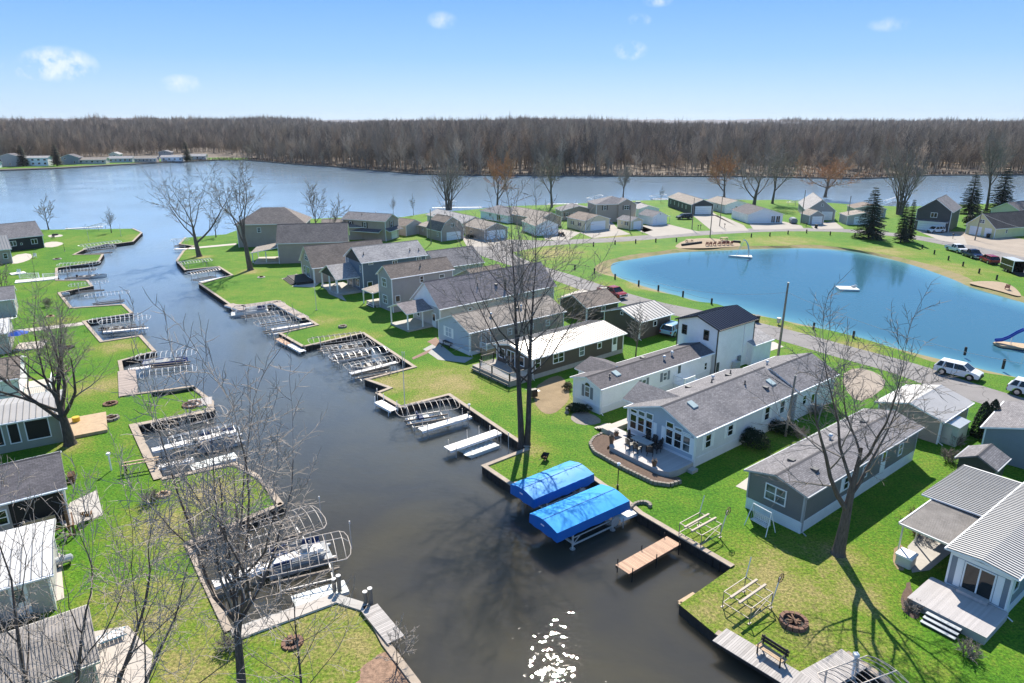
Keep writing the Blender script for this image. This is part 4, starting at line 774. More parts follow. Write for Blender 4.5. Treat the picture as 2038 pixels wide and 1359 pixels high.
rt,fm,zr=house('garage','white garage with black trimmed door and side awning','garage',(44.99,199.79,-28.1,5.11,6.29,2.50,1.35,.5),'side_white','sh_grey','trim',None,[('F',2.9,.1,2.8,2.1,'g'),('F',1.0,1.5,.25,.3,'p'),('F',2.7,2.9,.35,.45,'p')],.3)
shed_roof(rt,5.15,7.4,1.0,6.0,2.4,2.1,'metal_bright','trim','awning',axis='x'); posts(rt,[(7.2,1.2),(7.2,5.8)],0,2.1,'alu',.08)
rt,fm,zr=house('house','long dark grey house with tan roof and white garage door','house',(64.71,222.07,-6.6,7.2,22.5,3.17,1.63,.5),'side_dark','sh_tan','trim',None,[('F',3.9,.1,5.2,2.4,'g')]+[('L',s_,1.2,.7,1.2) for s_ in (2.5,6.5,10.5,14,17.5)],.4)
house('cottage','white lake cottage half hidden behind the white garage with glass doors','cottage',(77.5,226,-12,8.5,13,2.7,1.4,.5),'side_white','sh_tan','trim',None,[('L',3,1.2,.8,.9),('L',8,1.2,.8,.9),('F',4,1.2,.9,1.0)],.4)
house('garage','white double garage with black glass double doors under tree','garage',(79.71,202.72,-5.5,10.50,11.7,2.57,1.85,.46),'side_white','sh_dark','trim',None,[('F',3.2,.1,5.2,2.1,'g'),('F',7.7,.1,1.3,2.0,'s'),('F',9.2,.1,1.3,2.0,'s')],.35)
rt,fm,zr=house('house','tall grey gabled lake house with attached white door garage','house',(97.23,207.42,16,7.96,22,2.84,3.35,.5),'side_midgrey','sh_light','trim',None,[('F',4.2,4.1,.7,.8),('F',5.8,.1,2.8,2.4,'g')],.35)
house('garage','small grey hip fronted garage before the tall grey lake house','garage',(90.59,199.71,-5.6,4.3,5,2.6,1.4,.5),'side_midgrey','sh_tan','trim',None,[('F',2.3,.1,2.8,2.1,'g')],.3)
house('cottage','low brown cottage hidden behind the tall spruce','cottage',(116,214,10,9,8,2.7,1.2,.5),'side_lightgrey','sh_brown','trim',None,[('F',2.5,1.2,.9,1.0),('F',6,1.2,.9,1.0)],.4)
house('garage','low grey garage beneath the spruce and fir pair','garage',(106,198,5,9,6,2.6,1.0,.5),'side_lightgrey','sh_tan','trim',None,[('F',4.5,.1,5,2.1,'g')],.35)
rt,fm,zr=house('house','big charcoal gabled house with white garage door and parked car','house',(117.73,184.49,40,8.2,14,5.42,3.3,.5),'side_dark','sh_grey','trim',None,[('F',4.2,3.7,1.6,1.3,'p2'),('F',4.0,.1,6.4,2.4,'g')],.4)
shed_roof(rt,.2,7.9,-.7,0,2.65,3.0,'sh_dark','trim')
rt,fm,zr=house('house','pale yellow house with dark roof and double garage door','house',(123.84,175.18,70,7.8,15.4,2.45,3.46,.5),'side_yellow','sh_black','trim',None,[('F',2.6,.1,3.0,2.1,'g'),('F',6.0,.1,1.6,2.1,'g'),('F',3.9,3.3,1.4,1.0,'x2'),('R',4.2,1.1,.7,1.0,'d')],.4)
rt,fm,zr=house('house','cream lake house with dormer far right behind the yellow house','house',(152,206,60,8,14,2.8,2.4,.5),'side_cream','sh_dark','trim',None,[('F',4,1.2,.9,1.0)],.4)
add_roof(rt,5.5,8.2,2.5,5.5,3.4,1.1,'sh_dark','trim','x',.2,name='dormer_roof'); b=MB(); b.box(6.0,2.7,2.6,8.0,5.3,3.4); b.build('dormer','side_cream',rt)
# --- bottom right corner
rt,fm,zr=house('mobile_home','blue grey mobile home with white ribbed metal roof and front steps','mobile home',(30.04,34.51,52.9,3.34,15,3.1,.22,.5),'side_bluegrey','metal_bright','trim',(.6,'side_pale'),
  [('F',1.68,.68,1.75,1.95,'s','trim'),('R',1.0,1.5,1.0,1.1,'p')],.3,ribs=.27)
b=MB(); fbox(b,fm['F'],.0,3.34,.0,.08,2.72,2.98); b.build('header_trim','trim',rt); slab(rt,.8,-.55,2.5,-.06,.6,.8,'deck_grey','door_step')
w=MB(); w.box(-4.0,6.8,0,-.02,13.2,2.75); w.build('addition_wall','side_bluegrey',rt)
b=MB(); r2=MB(); b.quad((-4.4,5.9,2.85),(-.35,5.9,3.0),(-.35,13.4,3.0),(-4.4,13.4,2.85)); b.quad((-4.4,5.9,2.74),(-4.4,13.4,2.74),(-.35,13.4,2.89),(-.35,5.9,2.89),1); b.quad((-4.4,5.9,2.74),(-.35,5.9,2.89),(-.35,5.9,3.0),(-4.4,5.9,2.85),1); b.quad((-4.4,13.4,2.74),(-4.4,5.9,2.74),(-4.4,5.9,2.85),(-4.4,13.4,2.85),1)
for k in range(27): y=6.05+k*.27; r2.box(-4.4,y-.028,2.84,-.35,y+.028,2.91); 
for q in (b,r2):
    pass
o=b.build('addition_roof',['metal_bright','trim'],rt); r2.v=[(x,y,z+.15*(x+4.4)/4.05) for x,y,z in r2.v]; r2.build('standing_seam','rib_grey',o,kind='stuff')
b=MB(); r2=MB(); b.box(-3.65,1.0,2.62,-.32,6.7,2.7); 
for k in range(38): r2.box(-3.65,1.05+k*.15,2.69,-.32,1.09+k*.15,2.725)
o=b.build('carport_roof','metal_stained',rt); r2.build('corrugation','metal_stained',o,kind='stuff'); b=MB(); b.box(-3.75,.95,2.58,-3.65,6.75,2.75); b.box(-3.65,.9,2.58,-.4,1.0,2.72); b.build('gutter','alu',rt)
posts(rt,[(-3.5,1.2),(-3.5,3.9),(-3.5,6.5)],0,2.62,'alu',.09)
dk=thing('front_deck','low grey deck with four steps before the glass sliding door','deck',rt.location,rt.rotation_euler[2])
boards(dk,-.8,-3.55,3.6,-.06,.58,'deck_grey','y',.14); b=MB(); b.box(-.75,-3.5,0,3.55,-.06,.54); b.build('deck_skirt','concrete',dk)
for i in range(3): 
    b=MB(); b.box(.5,-3.58-.32*(i+1),0,2.35,-3.58-.32*i,.43-.14*i-.04); b.build('riser','black_wood',dk); b=MB(); b.box(.46,-3.6-.32*(i+1),.43-.14*i-.04,2.39,-3.6-.32*i-.04,.43-.14*i); b.build('step','vent_light',dk)
house('shed','small dark shed with hip ended grey roof beside the navy house','shed',(39.26,49.59,50.1,2.6,3.0,2.0,.75,.5),'side_dark','sh_grey','sh_grey',None,[],.2,corner=False)
house('house','navy blue house with grey shingle roof cut by the right edge','house',(46.5,51.3,46,6,8,2.9,1.0,.5),'side_bluegrey','sh_grey','trim',None,[('F',4.6,.3,.9,2.0,'door')],.3,vents=[(4,4,'sky')])
b=thing('utility_shed','pale green utility shed with sloping top beside the arborvitae','shed',P(1890,876),R(-52)); q=MB(); q.xprism([(-.9,0),(.9,0),(.9,1.9),(-.9,2.2)],-1.2,1.2); q.build('wall','green_box',b); q=MB(); q.xprism([(-1.0,2.22),(1.0,1.9),(1.0,1.97),(-1.0,2.29)],-1.3,1.3); q.build('roof','vent_light',b); q=MB(); q.box(-.4,-1.23,.1,.4,-1.2,1.75); q.build('door','cream',b)
# --- left bank (the far right corner of each is what the photo shows)
def lefthouse(name,label,cat,br,az,W_,L,h,r,*a,**k):
    v=Vector((math.sin(R(az)),math.cos(R(az)))); return house(name,label,cat,(br[0]-v.x*L,br[1]-v.y*L,az,W_,L,h,r,.5),*a,**k)
lefthouse('cottage','navy cottage with grey roof and two white windows on the left point','cottage',(-111.4,161.7),43,9.4,14,2.95,2.9,'side_navy','sh_grey','trim',None,[('R',12.2,1.1,1.3,1.2,'q'),('R',8.0,1.1,1.3,1.2,'q'),('R',9.6,1.2,.4,.5,'p')],.3)
lefthouse('cottage','tan cottage with grey ribbed metal roof at the left edge','cottage',(-106.3,143.5),50,8,14,3.0,2.4,'side_taupe','metal_grey','trim',None,[('R',13,1.0,.8,1.2)],.35,ribs=.5)
rt,fm,zr=lefthouse('cottage','small grey roofed cottage with white downspout at left edge','cottage',(-76.8,102.0),57,6.1,12,2.8,1.45,'side_lightgrey','sh_grey','trim',None,[('R',9,1.1,.9,1.1)],.3)
b=MB(); b.tube([(6.2,11.9,2.7),(6.2,11.9,.3),(6.9,12.0,.05),(8.2,11.0,.05)],.05,6); b.build('downspout','trim',rt)
rt,fm,zr=lefthouse('cottage','cottage with bright white metal roof left of the big forked tree','cottage',(-65.5,84.5),58,8.0,12,2.8,.9,'side_lightgrey','metal_bright','trim',None,[('R',9,1.0,.9,1.2)],.3,ribs=.6)
rt,fm,zr=lefthouse('cottage','brown shingled cottage with white railed porch on the left bank','cottage',(-52.8,68.0),60,7.4,12,2.9,1.3,'side_white','sh_brown','trim',None,[('R',9.5,1.0,.9,1.2)],.35)
slab(rt,2.0,12.1,7.2,14.8,0,.55,'pale_concrete'); railing(rt,[(2.2,14.7),(7.1,14.7),(7.1,12.3)],.55,.9,'trim','trim',.16)
rt,fm,zr=lefthouse('cottage','screen porch cottage with pinkish white roof beside the forked tree','cottage',(-42.4,58.6),59,6.2,12,3.0,.55,'side_green','metal_white','trim',None,[('R',10.2,.75,1.9,2.0,'p',None,'mesh_screen'),('R',8.4,.75,.9,2.0,'p',None,'mesh_screen'),('R',7.2,.75,.8,2.0,'p',None,'mesh_screen')],.35,ribs=.5)
slab(rt,1.0,12.1,6.0,15.6,0,.3,'tan_wood','patio_deck'); b=MB(); b.cyl((2.2,13.0),.35,.3,.75,10); b.build('yellow_drum','yellow',rt)
rt,fm,zr=lefthouse('cottage','dark shingled cottage with brown post porch and wooden bench','cottage',(-33.7,45.3),55,6.6,12,2.85,1.45,'side_midgrey','sh_dark','trim',None,[('R',8.0,1.0,.9,1.2)],.3)
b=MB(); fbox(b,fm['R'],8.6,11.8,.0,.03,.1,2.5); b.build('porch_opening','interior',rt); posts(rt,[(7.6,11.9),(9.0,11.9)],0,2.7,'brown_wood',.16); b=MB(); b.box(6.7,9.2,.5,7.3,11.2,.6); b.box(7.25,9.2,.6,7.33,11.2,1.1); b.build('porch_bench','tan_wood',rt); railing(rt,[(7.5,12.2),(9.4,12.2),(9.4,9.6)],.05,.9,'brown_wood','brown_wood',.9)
rt,fm,zr=lefthouse('cottage','cottage with white standing seam roof above the tan patio','cottage',(-28.4,35.3),58.5,6.4,12,2.7,.4,'side_lightgrey','metal_bright','trim',None,[('R',10.4,.3,.9,2.0,'door')],.35,ribs=.55)
b=MB(); b.box(7.0,8.2,.1,7.5,11.2,.55); b.build('porch_bench','black_wood',rt)
rt,fm,zr=lefthouse('shed','long brown corrugated roof lean to at the bottom left corner','shed',(-21.6,28.4),54,4.6,10,2.6,.6,'side_taupe','metal_stained','cream',None,[],.3,ribs=.16)
# --- cottages across the lake
def farhouse(px,py,wpx,label,wall,roof,h=2.8,r=1.4,face=1,gable=False,wins=3,cat='cottage',dz=0):
    c=P(px,py); W_=wpx/FPX*c.y*1.02; az=-12
    c=c+Vector((0,8*dz,0))
    if gable: fit=(c.x+W_/2,c.y,az,W_,8,h,r,.5); return house('cottage',label,cat,fit,wall,roof,'trim',None,[('F',W_*(i+.5)/wins,1.0 if h<4 or i%2 else 3.4,1.2,1.2,'p') for i in range(wins)],.5,corner=False)
    u=R(az); D=7.5   # ridge parallel to the shore: long side faces the camera
    fit=(c.x+W_/2,c.y,az-90,D,W_,h,r,.5)
    return house('cottage',label,cat,(c.x+W_/2*math.cos(u),c.y-W_/2*math.sin(u),az-90,D,W_,h,r,.5),wall,roof,'trim',None,[('L',W_*(i+.5)/wins,1.0,1.5,1.3,'p') for i in range(wins)]+([('L',W_*(i+.5)/wins,h-1.8,1.6,1.2,'p') for i in range(wins)] if h>4 else []),.5,corner=False)
farhouse(-8,333,22,'white cottage at the far left edge across the lake','side_white','sh_light')
farhouse(24,331,44,'grey gabled lake house with upper balcony left of two spruces across the lake','side_midgrey','sh_dark',5.6,2.6,gable=True,cat='house')
farhouse(83,329,40,'white balconied two storey lake house between the far spruces','side_white','sh_light',5.2,1.2,wins=4,cat='house')
farhouse(142,327,30,'slate blue gabled lake house right of the far spruce','side_bluegrey','sh_dark',4.6,2.2,gable=True,wins=2,cat='house')
farhouse(192,325,46,'long low lake cottage with pinkish roof and white porch','side_lightgrey','sh_tan',2.8,1.6,wins=5)
farhouse(247,322,40,'blue lake cottage with tall front windows across the lake','side_frontblue','sh_light',2.8,1.5,wins=5)
farhouse(230,321,16,'tall pale gable behind the blue lake cottage','side_lightgrey','sh_light',5.0,1.6,gable=True,wins=1)
farhouse(300,317,22,'dark gabled cottage set back among the trees across the lake','side_midgrey','sh_grey',4.2,1.6,gable=True,wins=1,dz=3)
farhouse(296,322,38,'brown lake cottage with white posts and row of windows','side_tan','sh_tan',2.8,1.6,wins=6)
farhouse(348,320,38,'pale teal cottage left of the lone far spruce','side_pale','sh_light',3.0,1.4,wins=4)
farhouse(398,317,28,'small white cottage right of the lone far spruce','side_lightgrey','sh_light',2.8,1.5,wins=3)
# ------------------------------------------------------------------ trees
class TreeGen:
    def __init__(s,seed): s.r=random.Random(seed); s.t=MB(); s.c=MB(); s.nt=0
    def branch(s,p,d,L,r,lv,maxlv,o):
        rnd=s.r; n={0:6,1:6,2:4,3:3}.get(lv,2)
        pts=[p.copy()]; dirs=[d.copy()]; cur=p.copy(); dd=d.copy(); bend=o.get('bend',.10)*(1+.35*lv)
        up=o.get('up',[.02,.10,.08,.03,.0])[min(lv,4)]
        for i in range(n):
            bd_=bend*(.35 if lv==0 else 1); dd=(dd+Vector((rnd.gauss(0,bd_),rnd.gauss(0,bd_),rnd.gauss(0,bd_*.6)+up))).normalized()
            cur=cur+dd*(L/n); pts.append(cur.copy()); dirs.append(dd.copy())
        rs=[max(r*(1-.80*(i/n)**.9),o['rmin']*(1 if lv>=maxlv else 1.15)) for i in range(n+1)]
        if lv==maxlv: rs[-1]=o['rmin']*.55
        tgt=s.t if lv<=o.get('trunk_lv',1) else s.c
        tgt.tube(pts,rs,{0:9,1:7,2:5}.get(lv,3),cap=False)
        if lv>=maxlv: return
        k=o['kids'][lv]; k=max(1,int(k*rnd.uniform(.8,1.2)))
        st=o['start'][lv]; ph=rnd.uniform(0,6.28)
        for j in range(k):
            t=st+(1-st)*((j+rnd.uniform(.2,.8))/k); x=t*n; i=min(int(x),n-1); f=x-i
            q=pts[i]*(1-f)+pts[i+1]*f; bd=dirs[min(i+1,n)]
            ph+=2.4+rnd.uniform(-.5,.5); ang=R(rnd.uniform(*o['ang'][lv]))
            a=bd.orthogonal().normalized(); b_=bd.cross(a); side=a*math.cos(ph)+b_*math.sin(ph)
            nd=(bd*math.cos(ang)+side*math.sin(ang)).normalized()
            if lv>=1 and nd.z<-.25: nd.z*=.3; nd.normalize()
            LL=L*o['len'][lv]*rnd.uniform(.7,1.15)*(1.05-.55*(t-st)/(1-st+1e-6)*o.get('cone',.8))
            s.branch(q,nd,LL,max(rs[i]*o.get('rk',.62)*rnd.uniform(.75,1),o['rmin']),lv+1,maxlv,o)
        # leader continues
        if lv>0 or o.get('leader',True): s.branch(pts[-1],dirs[-1],L*.42,rs[-1],lv+1,maxlv,o)
STY=dict(
 maple=dict(kids=[7,6,6,5],start=[.30,.22,.15,.15],ang=[(22,48),(25,55),(28,60),(25,65)],len=[.85,.50,.48,.50],rmin=.012,bend=.09,rk=.60,up=[.02,.09,.05,.02,0]),
 vase=dict(kids=[9,6,6,5],start=[.18,.25,.15,.15],ang=[(16,42),(18,42),(22,50),(25,55)],len=[1.6,.42,.45,.5],rmin=.022,bend=.05,rk=.5,up=[.02,.05,.05,.03,0],leader=False),
 wide=dict(kids=[8,7,6,5],start=[.22,.25,.15,.15],ang=[(35,65),(28,55),(28,60),(25,60)],len=[1.25,.48,.48,.5],rmin=.022,bend=.09,rk=.55,up=[.02,.08,.05,.02,0],leader=False),
 tall=dict(kids=[10,7,6,5],start=[.38,.2,.15,.15],ang=[(25,55),(28,60),(30,65),(25,65)],len=[.36,.48,.5,.5],rmin=.012,bend=.06,rk=.5,up=[.02,.10,.05,.02,0]),
 small=dict(kids=[10,6,5],start=[.25,.15,.15],ang=[(30,60),(28,60),(25,60)],len=[.55,.5,.5],rmin=.018,bend=.08,rk=.55,up=[.02,.06,.03,0,0]),
 shrub=dict(kids=[8,6,4],start=[.05,.15,.15],ang=[(20,65),(25,55),(25,60)],len=[.9,.5,.5],rmin=.012,bend=.12,rk=.6,up=[.02,.05,.02,0,0]))
def tree_meshes(seed,H,sty,r0,trunkL=None,lean=(0,0),levels=4,multi=None,bark='bark',twig='twig',rmin=None,**over):
    o=dict(STY[sty]); o.update(over)
    if rmin: o['rmin']=rmin
    L=trunkL or H*.5
    for step in range(2):       # grow once to learn the height, then again at the right length
        g=TreeGen(seed)
        for (dx,dy,k,ox,oy) in (multi or [(lean[0],lean[1],1.0,0,0)]):
            g.branch(Vector((ox,oy,-.15)),Vector((dx,dy,1)).normalized(),L*k,r0*(k if multi else 1),0,levels if step else min(levels,3),o)
        z=np.array(g.t.v+g.c.v)[:,2]; k=H/np.percentile(z,97.5)
        if step==0: L*=k
    g.t.v=[(x,y,q*k) for x,y,q in g.t.v]; g.c.v=[(x,y,q*k) for x,y,q in g.c.v]
    for (dx,dy,k,ox,oy) in (multi or [(0,0,1,0,0)]): g.t.tube([(ox,oy,-.2),(ox+dx*.3,oy+dy*.3,.35)],[r0*1.3,r0*.95],9,cap=False)
    return g.t.mesh('trunk',bark,True),g.c.mesh('crown',twig)
NTREE=[0]
def put_tree(ms,label,base,rz=0,scale=1.0,name='bare_tree',cat='tree',group=None,sxy=1.0):
    e=thing(name,label,cat,base,rz,group); e.scale=(scale*sxy,scale*sxy,scale)
    link('trunk',ms[0],e); link('crown',ms[1],e); return e
def T(label,bx,by,topy,sty,seed,r0,**k):
    base=P(bx,by); H=height_at(base,topy); return put_tree(tree_meshes(seed,H,sty,r0,**k),label,base)
# near trees, each its own
T('tall twin trunk bare tree on the canal bank beside the long white dock',1043,886,400,'tall',11,.33,multi=[(-.015,.01,1,-.23,0),(.05,.02,.95,.27,.05)],trunkL=13,bark='bark_dark',twig='twig',kids=[11,6,5,4],rmin=.014,len=[.58,.52,.5,.5],start=[.38,.2,.15,.15],ang=[(30,62),(28,60),(30,65),(25,65)])
T('bare forked tree on the lawn right of the dark grey mobile home',1668,1102,610,'maple',23,.46,trunkL=6.2,lean=(-.06,.0),twig='twig',kids=[6,8,7,6],start=[.34,.2,.15,.15],ang=[(14,40),(28,58),(30,62),(25,65)],len=[1.25,.48,.5,.5],leader=False,bark='bark')
T('big forked bare tree spreading beside the left bank screen porch',140,884,588,'maple',37,.52,trunkL=4.6,kids=[11,8,6,5],start=[.36,.25,.15,.15],ang=[(14,52),(25,52),(28,60),(25,65)],len=[1.55,.46,.48,.5],leader=False,bark='bark_dark',twig='twig')
b0=P(484,1560); put_tree(tree_meshes(41,height_at(b0,735),'maple',.36,trunkL=11,lean=(.10,0),twig='twig_pale',rmin=.011,kids=[12,8,6,5],start=[.70,.15,.12,.15],len=[.72,.38,.5,.5],ang=[(5,36),(22,48),(30,62),(25,65)],up=[.02,.16,.06,.02,0],leader=False),'near tall bare tree with pale twigs at bottom left of the canal',b0)
b0=P(120,1640); put_tree(tree_meshes(53,height_at(b0,985),'maple',.19,trunkL=7,multi=[(-.25,.05,.9,-.5,0),(-.05,.1,1,-.2,.2),(.15,.1,1,.2,.2),(.38,.15,1,.5,0),(.62,.2,.95,.7,-.2)],twig='twig_pale',rmin=.009,levels=4,kids=[5,6,5,4],len=[.62,.5,.5,.5],rk=.55),'many stemmed bare tree sprawling over the bottom left roofs',b0)
b0=P(608,1480); put_tree(tree_meshes(59,height_at(b0,1075),'small',.10,trunkL=5,twig='twig_pale',rmin=.009,levels=3,kids=[10,5,4]),'slim bare sapling at the bottom beside the brown leaf bed',b0)
b0=P(205,1500); put_tree(tree_meshes(61,height_at(b0,1170),'small',.09,trunkL=4.5,twig='twig_pale',rmin=.009,levels=3,kids=[9,5,4]),'slim bare sapling before the bottom left corrugated roof',b0)
b0=P(790,1330); put_tree(tree_meshes(67,2.6,'shrub',.04,twig='twig_pale',levels=3),'bare waterside shrub on the brown leaf bed',b0,name='shrub',cat='shrub')
T('broad many limbed bare tree on the lift point at the canal mouth',397,510,338,'maple',71,.62,trunkL=5,lean=(-.12,0),kids=[8,7,6,4],start=[.35,.25,.15,.15],ang=[(22,55),(28,55),(28,60),(25,65)],len=[1.7,.45,.48,.5],leader=False,bark='bark',rmin=.024)
T('tall leaning bare tree at the right bank with long shadow',499,537,316,'maple',79,.62,trunkL=8,lean=(-.12,-.02),kids=[7,7,6,4],start=[.40,.25,.15,.15],ang=[(16,45),(25,52),(28,60),(25,65)],len=[1.3,.45,.48,.5],leader=False,rmin=.024)
b0=P(634,490); put_tree(tree_meshes(83,height_at(b0,368),'maple',.26,trunkL=7,levels=3,rmin=.03,kids=[7,7,6],start=[.4,.2,.15],len=[.9,.5,.5]),'bare tree rising between the taupe roofs by the lake',b0)
b0=P(655,478); put_tree(tree_meshes(84,height_at(b0,395),'small',.2,trunkL=6,levels=3,rmin=.03,lean=(.4,0)),'slanted bare tree just right of the one between the taupe roofs',b0)
# tree kinds further off share a few forms
F_small=[tree_meshes(101+i,8,'small',.16,levels=3,rmin=.028) for i in range(2)]
F_vase=[tree_meshes(111,16,'vase',.48,trunkL=5,levels=3,rmin=.035,multi=[(-.10,0,1,-.5,0),(.12,.05,1,.5,0),(.02,-.1,.9,0,.3)]),tree_meshes(113,16,'wide',.6,trunkL=4.5,levels=4,rmin=.03)]
F_or=[tree_meshes(121,16,'wide',.55,trunkL=4.5,levels=4,rmin=.030,twig='twig_orange',kids=[9,9,8,6]),tree_meshes(127,16,'maple',.5,levels=4,trunkL=6,rmin=.030,twig='twig',kids=[9,8,7,5],len=[.9,.5,.5,.5])]
def T2(ms,label,bx,by,topy,h0,rz,sxy=1.0,**k):
    base=P(bx,by); H=height_at(base,topy); return put_tree(ms,label,base,rz,H/h0,sxy=sxy,**k)
T2(F_small[0],'round crowned small bare tree by the lake left of the point',97,457,394,8,.3,1.1)
T2(F_small[1],'little red budded tree on the left point lawn',222,463,418,8,1.3,1.0)
T2(F_small[0],'small bare tree behind the broad tree at the canal mouth',430,472,418,8,2.2,1.0)
T2(F_small[1],'small round bare tree at the lake behind the barn house',783,427,394,8,.9,.8)
T2(F_small[0],'slender bare tree at the lake left of the fan shaped tree',823,428,388,8,4.1,.55)
T2(F_vase[0],'fan shaped multi stem bare tree at the lake edge',893,417,314,16,0,1.05)
T2(F_or[0],'orange topped bare tree behind the white hip roofed lake house',990,411,308,16,1.0,.75)
T2(F_or[1],'wide forked bare tree behind the bluish garage',1098,412,305,16,2.0,.9)
T2(F_or[1],'bare tree at the lake behind the taupe two storey house',1240,396,330,16,4.0,.85)
T2(F_or[0],'orange budded tree left of the great oak by the lake',1441,393,305,16,3.1,.9)
T2(F_vase[1],'great spreading oak above the white double garage',1500,412,296,16,.4,1.0)
T2(F_or[1],'dense brown bare tree right of the great oak',1537,405,298,16,5.2,.85)
T2(F_or[0],'very broad orange budded tree behind the tall grey house',1642,392,316,16,5.0,1.35)
T2(F_vase[0],'vase shaped bare tree between spruce and charcoal house',1790,427,300,16,2.0,.95)
T2(F_or[1],'tall bare tree between the two blue spruces far right',1962,420,268,16,.7,.7)
T2(F_small[1],'twiggy ornamental tree between the brown garage and white home',1265,712,612,8,.2,.8)
T2(F_small[0],'bare dead tree leaning over the far left roofs',12,600,520,8,.2,.9)
for k,(bx,by,ty,l) in enumerate(((1315,402,372,'young bare tree by the lake left of the dark long house'),)):
    T2(F_small[0],l,bx,by,ty,8,k,.7)
# evergreens
def evergreen_meshes(seed,H,Rr,mat='needle',dens=1.0,gap=.0):
    rnd=random.Random(seed); t=MB(); t.tube([(0,0,-.1),(0,0,H*.5),(0,0,H*.98)],[H*.02+.05,H*.012+.02,.02],6); c=MB()
    nl=int(H*2.4); 
    for i in range(nl):
        f=(i+rnd.uniform(-.2,.2))/nl; z=H*(.10+.88*f); L=Rr*(1-f)**.78*rnd.uniform(.75,1.1)+.12; nb=int((10+7*(1-f))*dens)
        a0=rnd.uniform(0,6)
        for j in range(nb):
            if rnd.random()<gap: continue
            a=a0+2*PI*j/nb+rnd.uniform(-.25,.25); l=L*rnd.uniform(.65,1.12); dx,dy=math.cos(a),math.sin(a); droop=.12+.30*(1-f); n=max(3,int(l/.34))
            for q in range(n):
                u=(q+.6)/n*l; zz=z-droop*u*.8+.10*u*u/max(l,.1)*.5
                w=(.46+.34*(1-q/n))*(.65+.35*(1-f)); 
                for sg in (-1,1):
                    th=rnd.uniform(.5,1.1)*sg; ex,ey=math.cos(a+th)*w,math.sin(a+th)*w; dz=rnd.uniform(-.16,.05)
                    p=(dx*u,dy*u,zz); c.add([p,(p[0]+dx*.3-ey*.3,p[1]+dy*.3+ex*.3,zz+.05),(p[0]+ex,p[1]+ey,zz+dz),(p[0]+ex*.5+ey*.4,p[1]+ey*.5-ex*.4,zz-.12)],[(0,1,2,3)])
    return t.mesh('trunk','bark_dark'),c.mesh('crown',mat)
E1=evergreen_meshes(3,12,4.2,gap=.12); E2=evergreen_meshes(5,12,2.4); E3=evergreen_meshes(8,12,3.9,gap=.15)
def EV(ms,label,bx,by,topy,rz,sxy=1.0,h0=12):
    base=P(bx,by); H=height_at(base,topy); return put_tree(ms,label,base,rz,H/h0,'evergreen_tree','tree',sxy=sxy)
EV(E1,'big dark spruce on the grass between road and pond',1728,474,369,.3,.95)
EV(E2,'fir leaning left of its twin on the pond bank',1792,482,398,1.2,.85); EV(E2,'fir with pointed top right of its twin on the pond bank',1806,480,394,2.9,.8)
EV(E3,'left blue spruce beside the charcoal house at the lake',1928,425,340,.3,1.0); EV(E3,'right blue spruce near the cream lake house',1988,425,328,2.0,1.0)
EV(E2,'dark spruce beside the grey gabled far lake house',47,331,287,.4,1.35); EV(E2,'dark spruce between the balconied and slate far houses',114,330,286,1.9,1.35); EV(E2,'lone dark spruce between two far white cottages',373,321,281,3.0,1.3)
# clipped / mounded evergreens
def mound_mesh(seed,rx,ry,h,n,leaf,mat,cone=False):
    rnd=random.Random(seed); c=MB()
    lobes=[(rnd.uniform(-.45,.45)*rx,rnd.uniform(-.45,.45)*ry,rnd.uniform(.5,.75)) for _ in range(6)]
    for i in range(n):
        if cone:
            f=rnd.random()**1.2; a=rnd.uniform(0,2*PI); rr=(1-f**2.2)**.6*rnd.uniform(.82,1.04)*(1+.08*math.sin(5*a)); p=Vector((math.cos(a)*rx*rr,math.sin(a)*ry*rr,f*h)); nn=Vector((math.cos(a),math.sin(a),.4))
        else:
            lx,ly,k=lobes[i%6]; a=rnd.uniform(0,2*PI); e=math.asin(rnd.uniform(-.2,1)); s_=rnd.uniform(.8,1.06)
            nn=Vector((math.cos(a)*math.cos(e),math.sin(a)*math.cos(e),math.sin(e))); p=Vector((lx+nn.x*rx*k*s_,ly+nn.y*ry*k*s_,max(.03,h*.35+nn.z*h*.65*s_*(.8+k*.3))))
        nn=(nn+Vector((rnd.gauss(0,.5),rnd.gauss(0,.5),rnd.gauss(0,.5)))).normalized(); a_=nn.orthogonal().normalized(); b_=nn.cross(a_); l=leaf*rnd.uniform(.6,1.3)
        c.add([p-a_*l*.5,p-b_*l*.3,p+a_*l*.6,p+b_*l*.3],[(0,1,2,3)])
    t=MB(); 
    for k in range(4): t.tube([(0,0,0),(rnd.uniform(-.3,.3)*rx,rnd.uniform(-.3,.3)*ry,h*.6)],[.04,.015],5)
    return t.mesh('stem','bark_dark'),c.mesh('foliage',mat)
def bush(label,px,py,rx,ry,h,seed,mat='leaf_dark',n=1400,leaf=.16,cone=False,rz=0.0,name='shrub',cat='shrub'):
    ms=mound_mesh(seed,rx,ry,h,n,leaf,mat,cone); e=thing(name,label,cat,P(px,py),rz); link('stem',ms[0],e); link('foliage',ms[1],e); return e
bush('big dark yew shrub against the light grey double wide',1492,884,2.3,1.3,1.6,1,rz=-.7,n=4200)
bush('second dark yew shrub right of the big yew by the light grey home',1548,860,1.7,1.0,1.2,2,rz=-.7,n=2600)
bush('low dark shrub below the arched front window',1153,820,1.4,.8,.9,3,n=2200)
bush('tall rusty green arborvitae left of its twin by the pale shed',1948,868,.75,.75,3.6,4,'leaf_dark',2600,.17,True,name='arborvitae')
bush('tall dark arborvitae right of its twin by the pale shed',1966,868,.8,.8,3.8,5,'leaf_dark',2800,.17,True,name='arborvitae')
bush('orange brown dried shrub at the corner of the dark brown home',1128,775,.7,.6,.9,6,'needle_dry',700)
bush('round brown shrub beside the little cream garage',1240,449,1.2,1.0,1.3,7,'leaf_brown',700,.3)
bush('dark shrub heap beside the garage with twin white doors',935,474,1.4,1.0,1.0,8,'leaf_dark',700,.25)
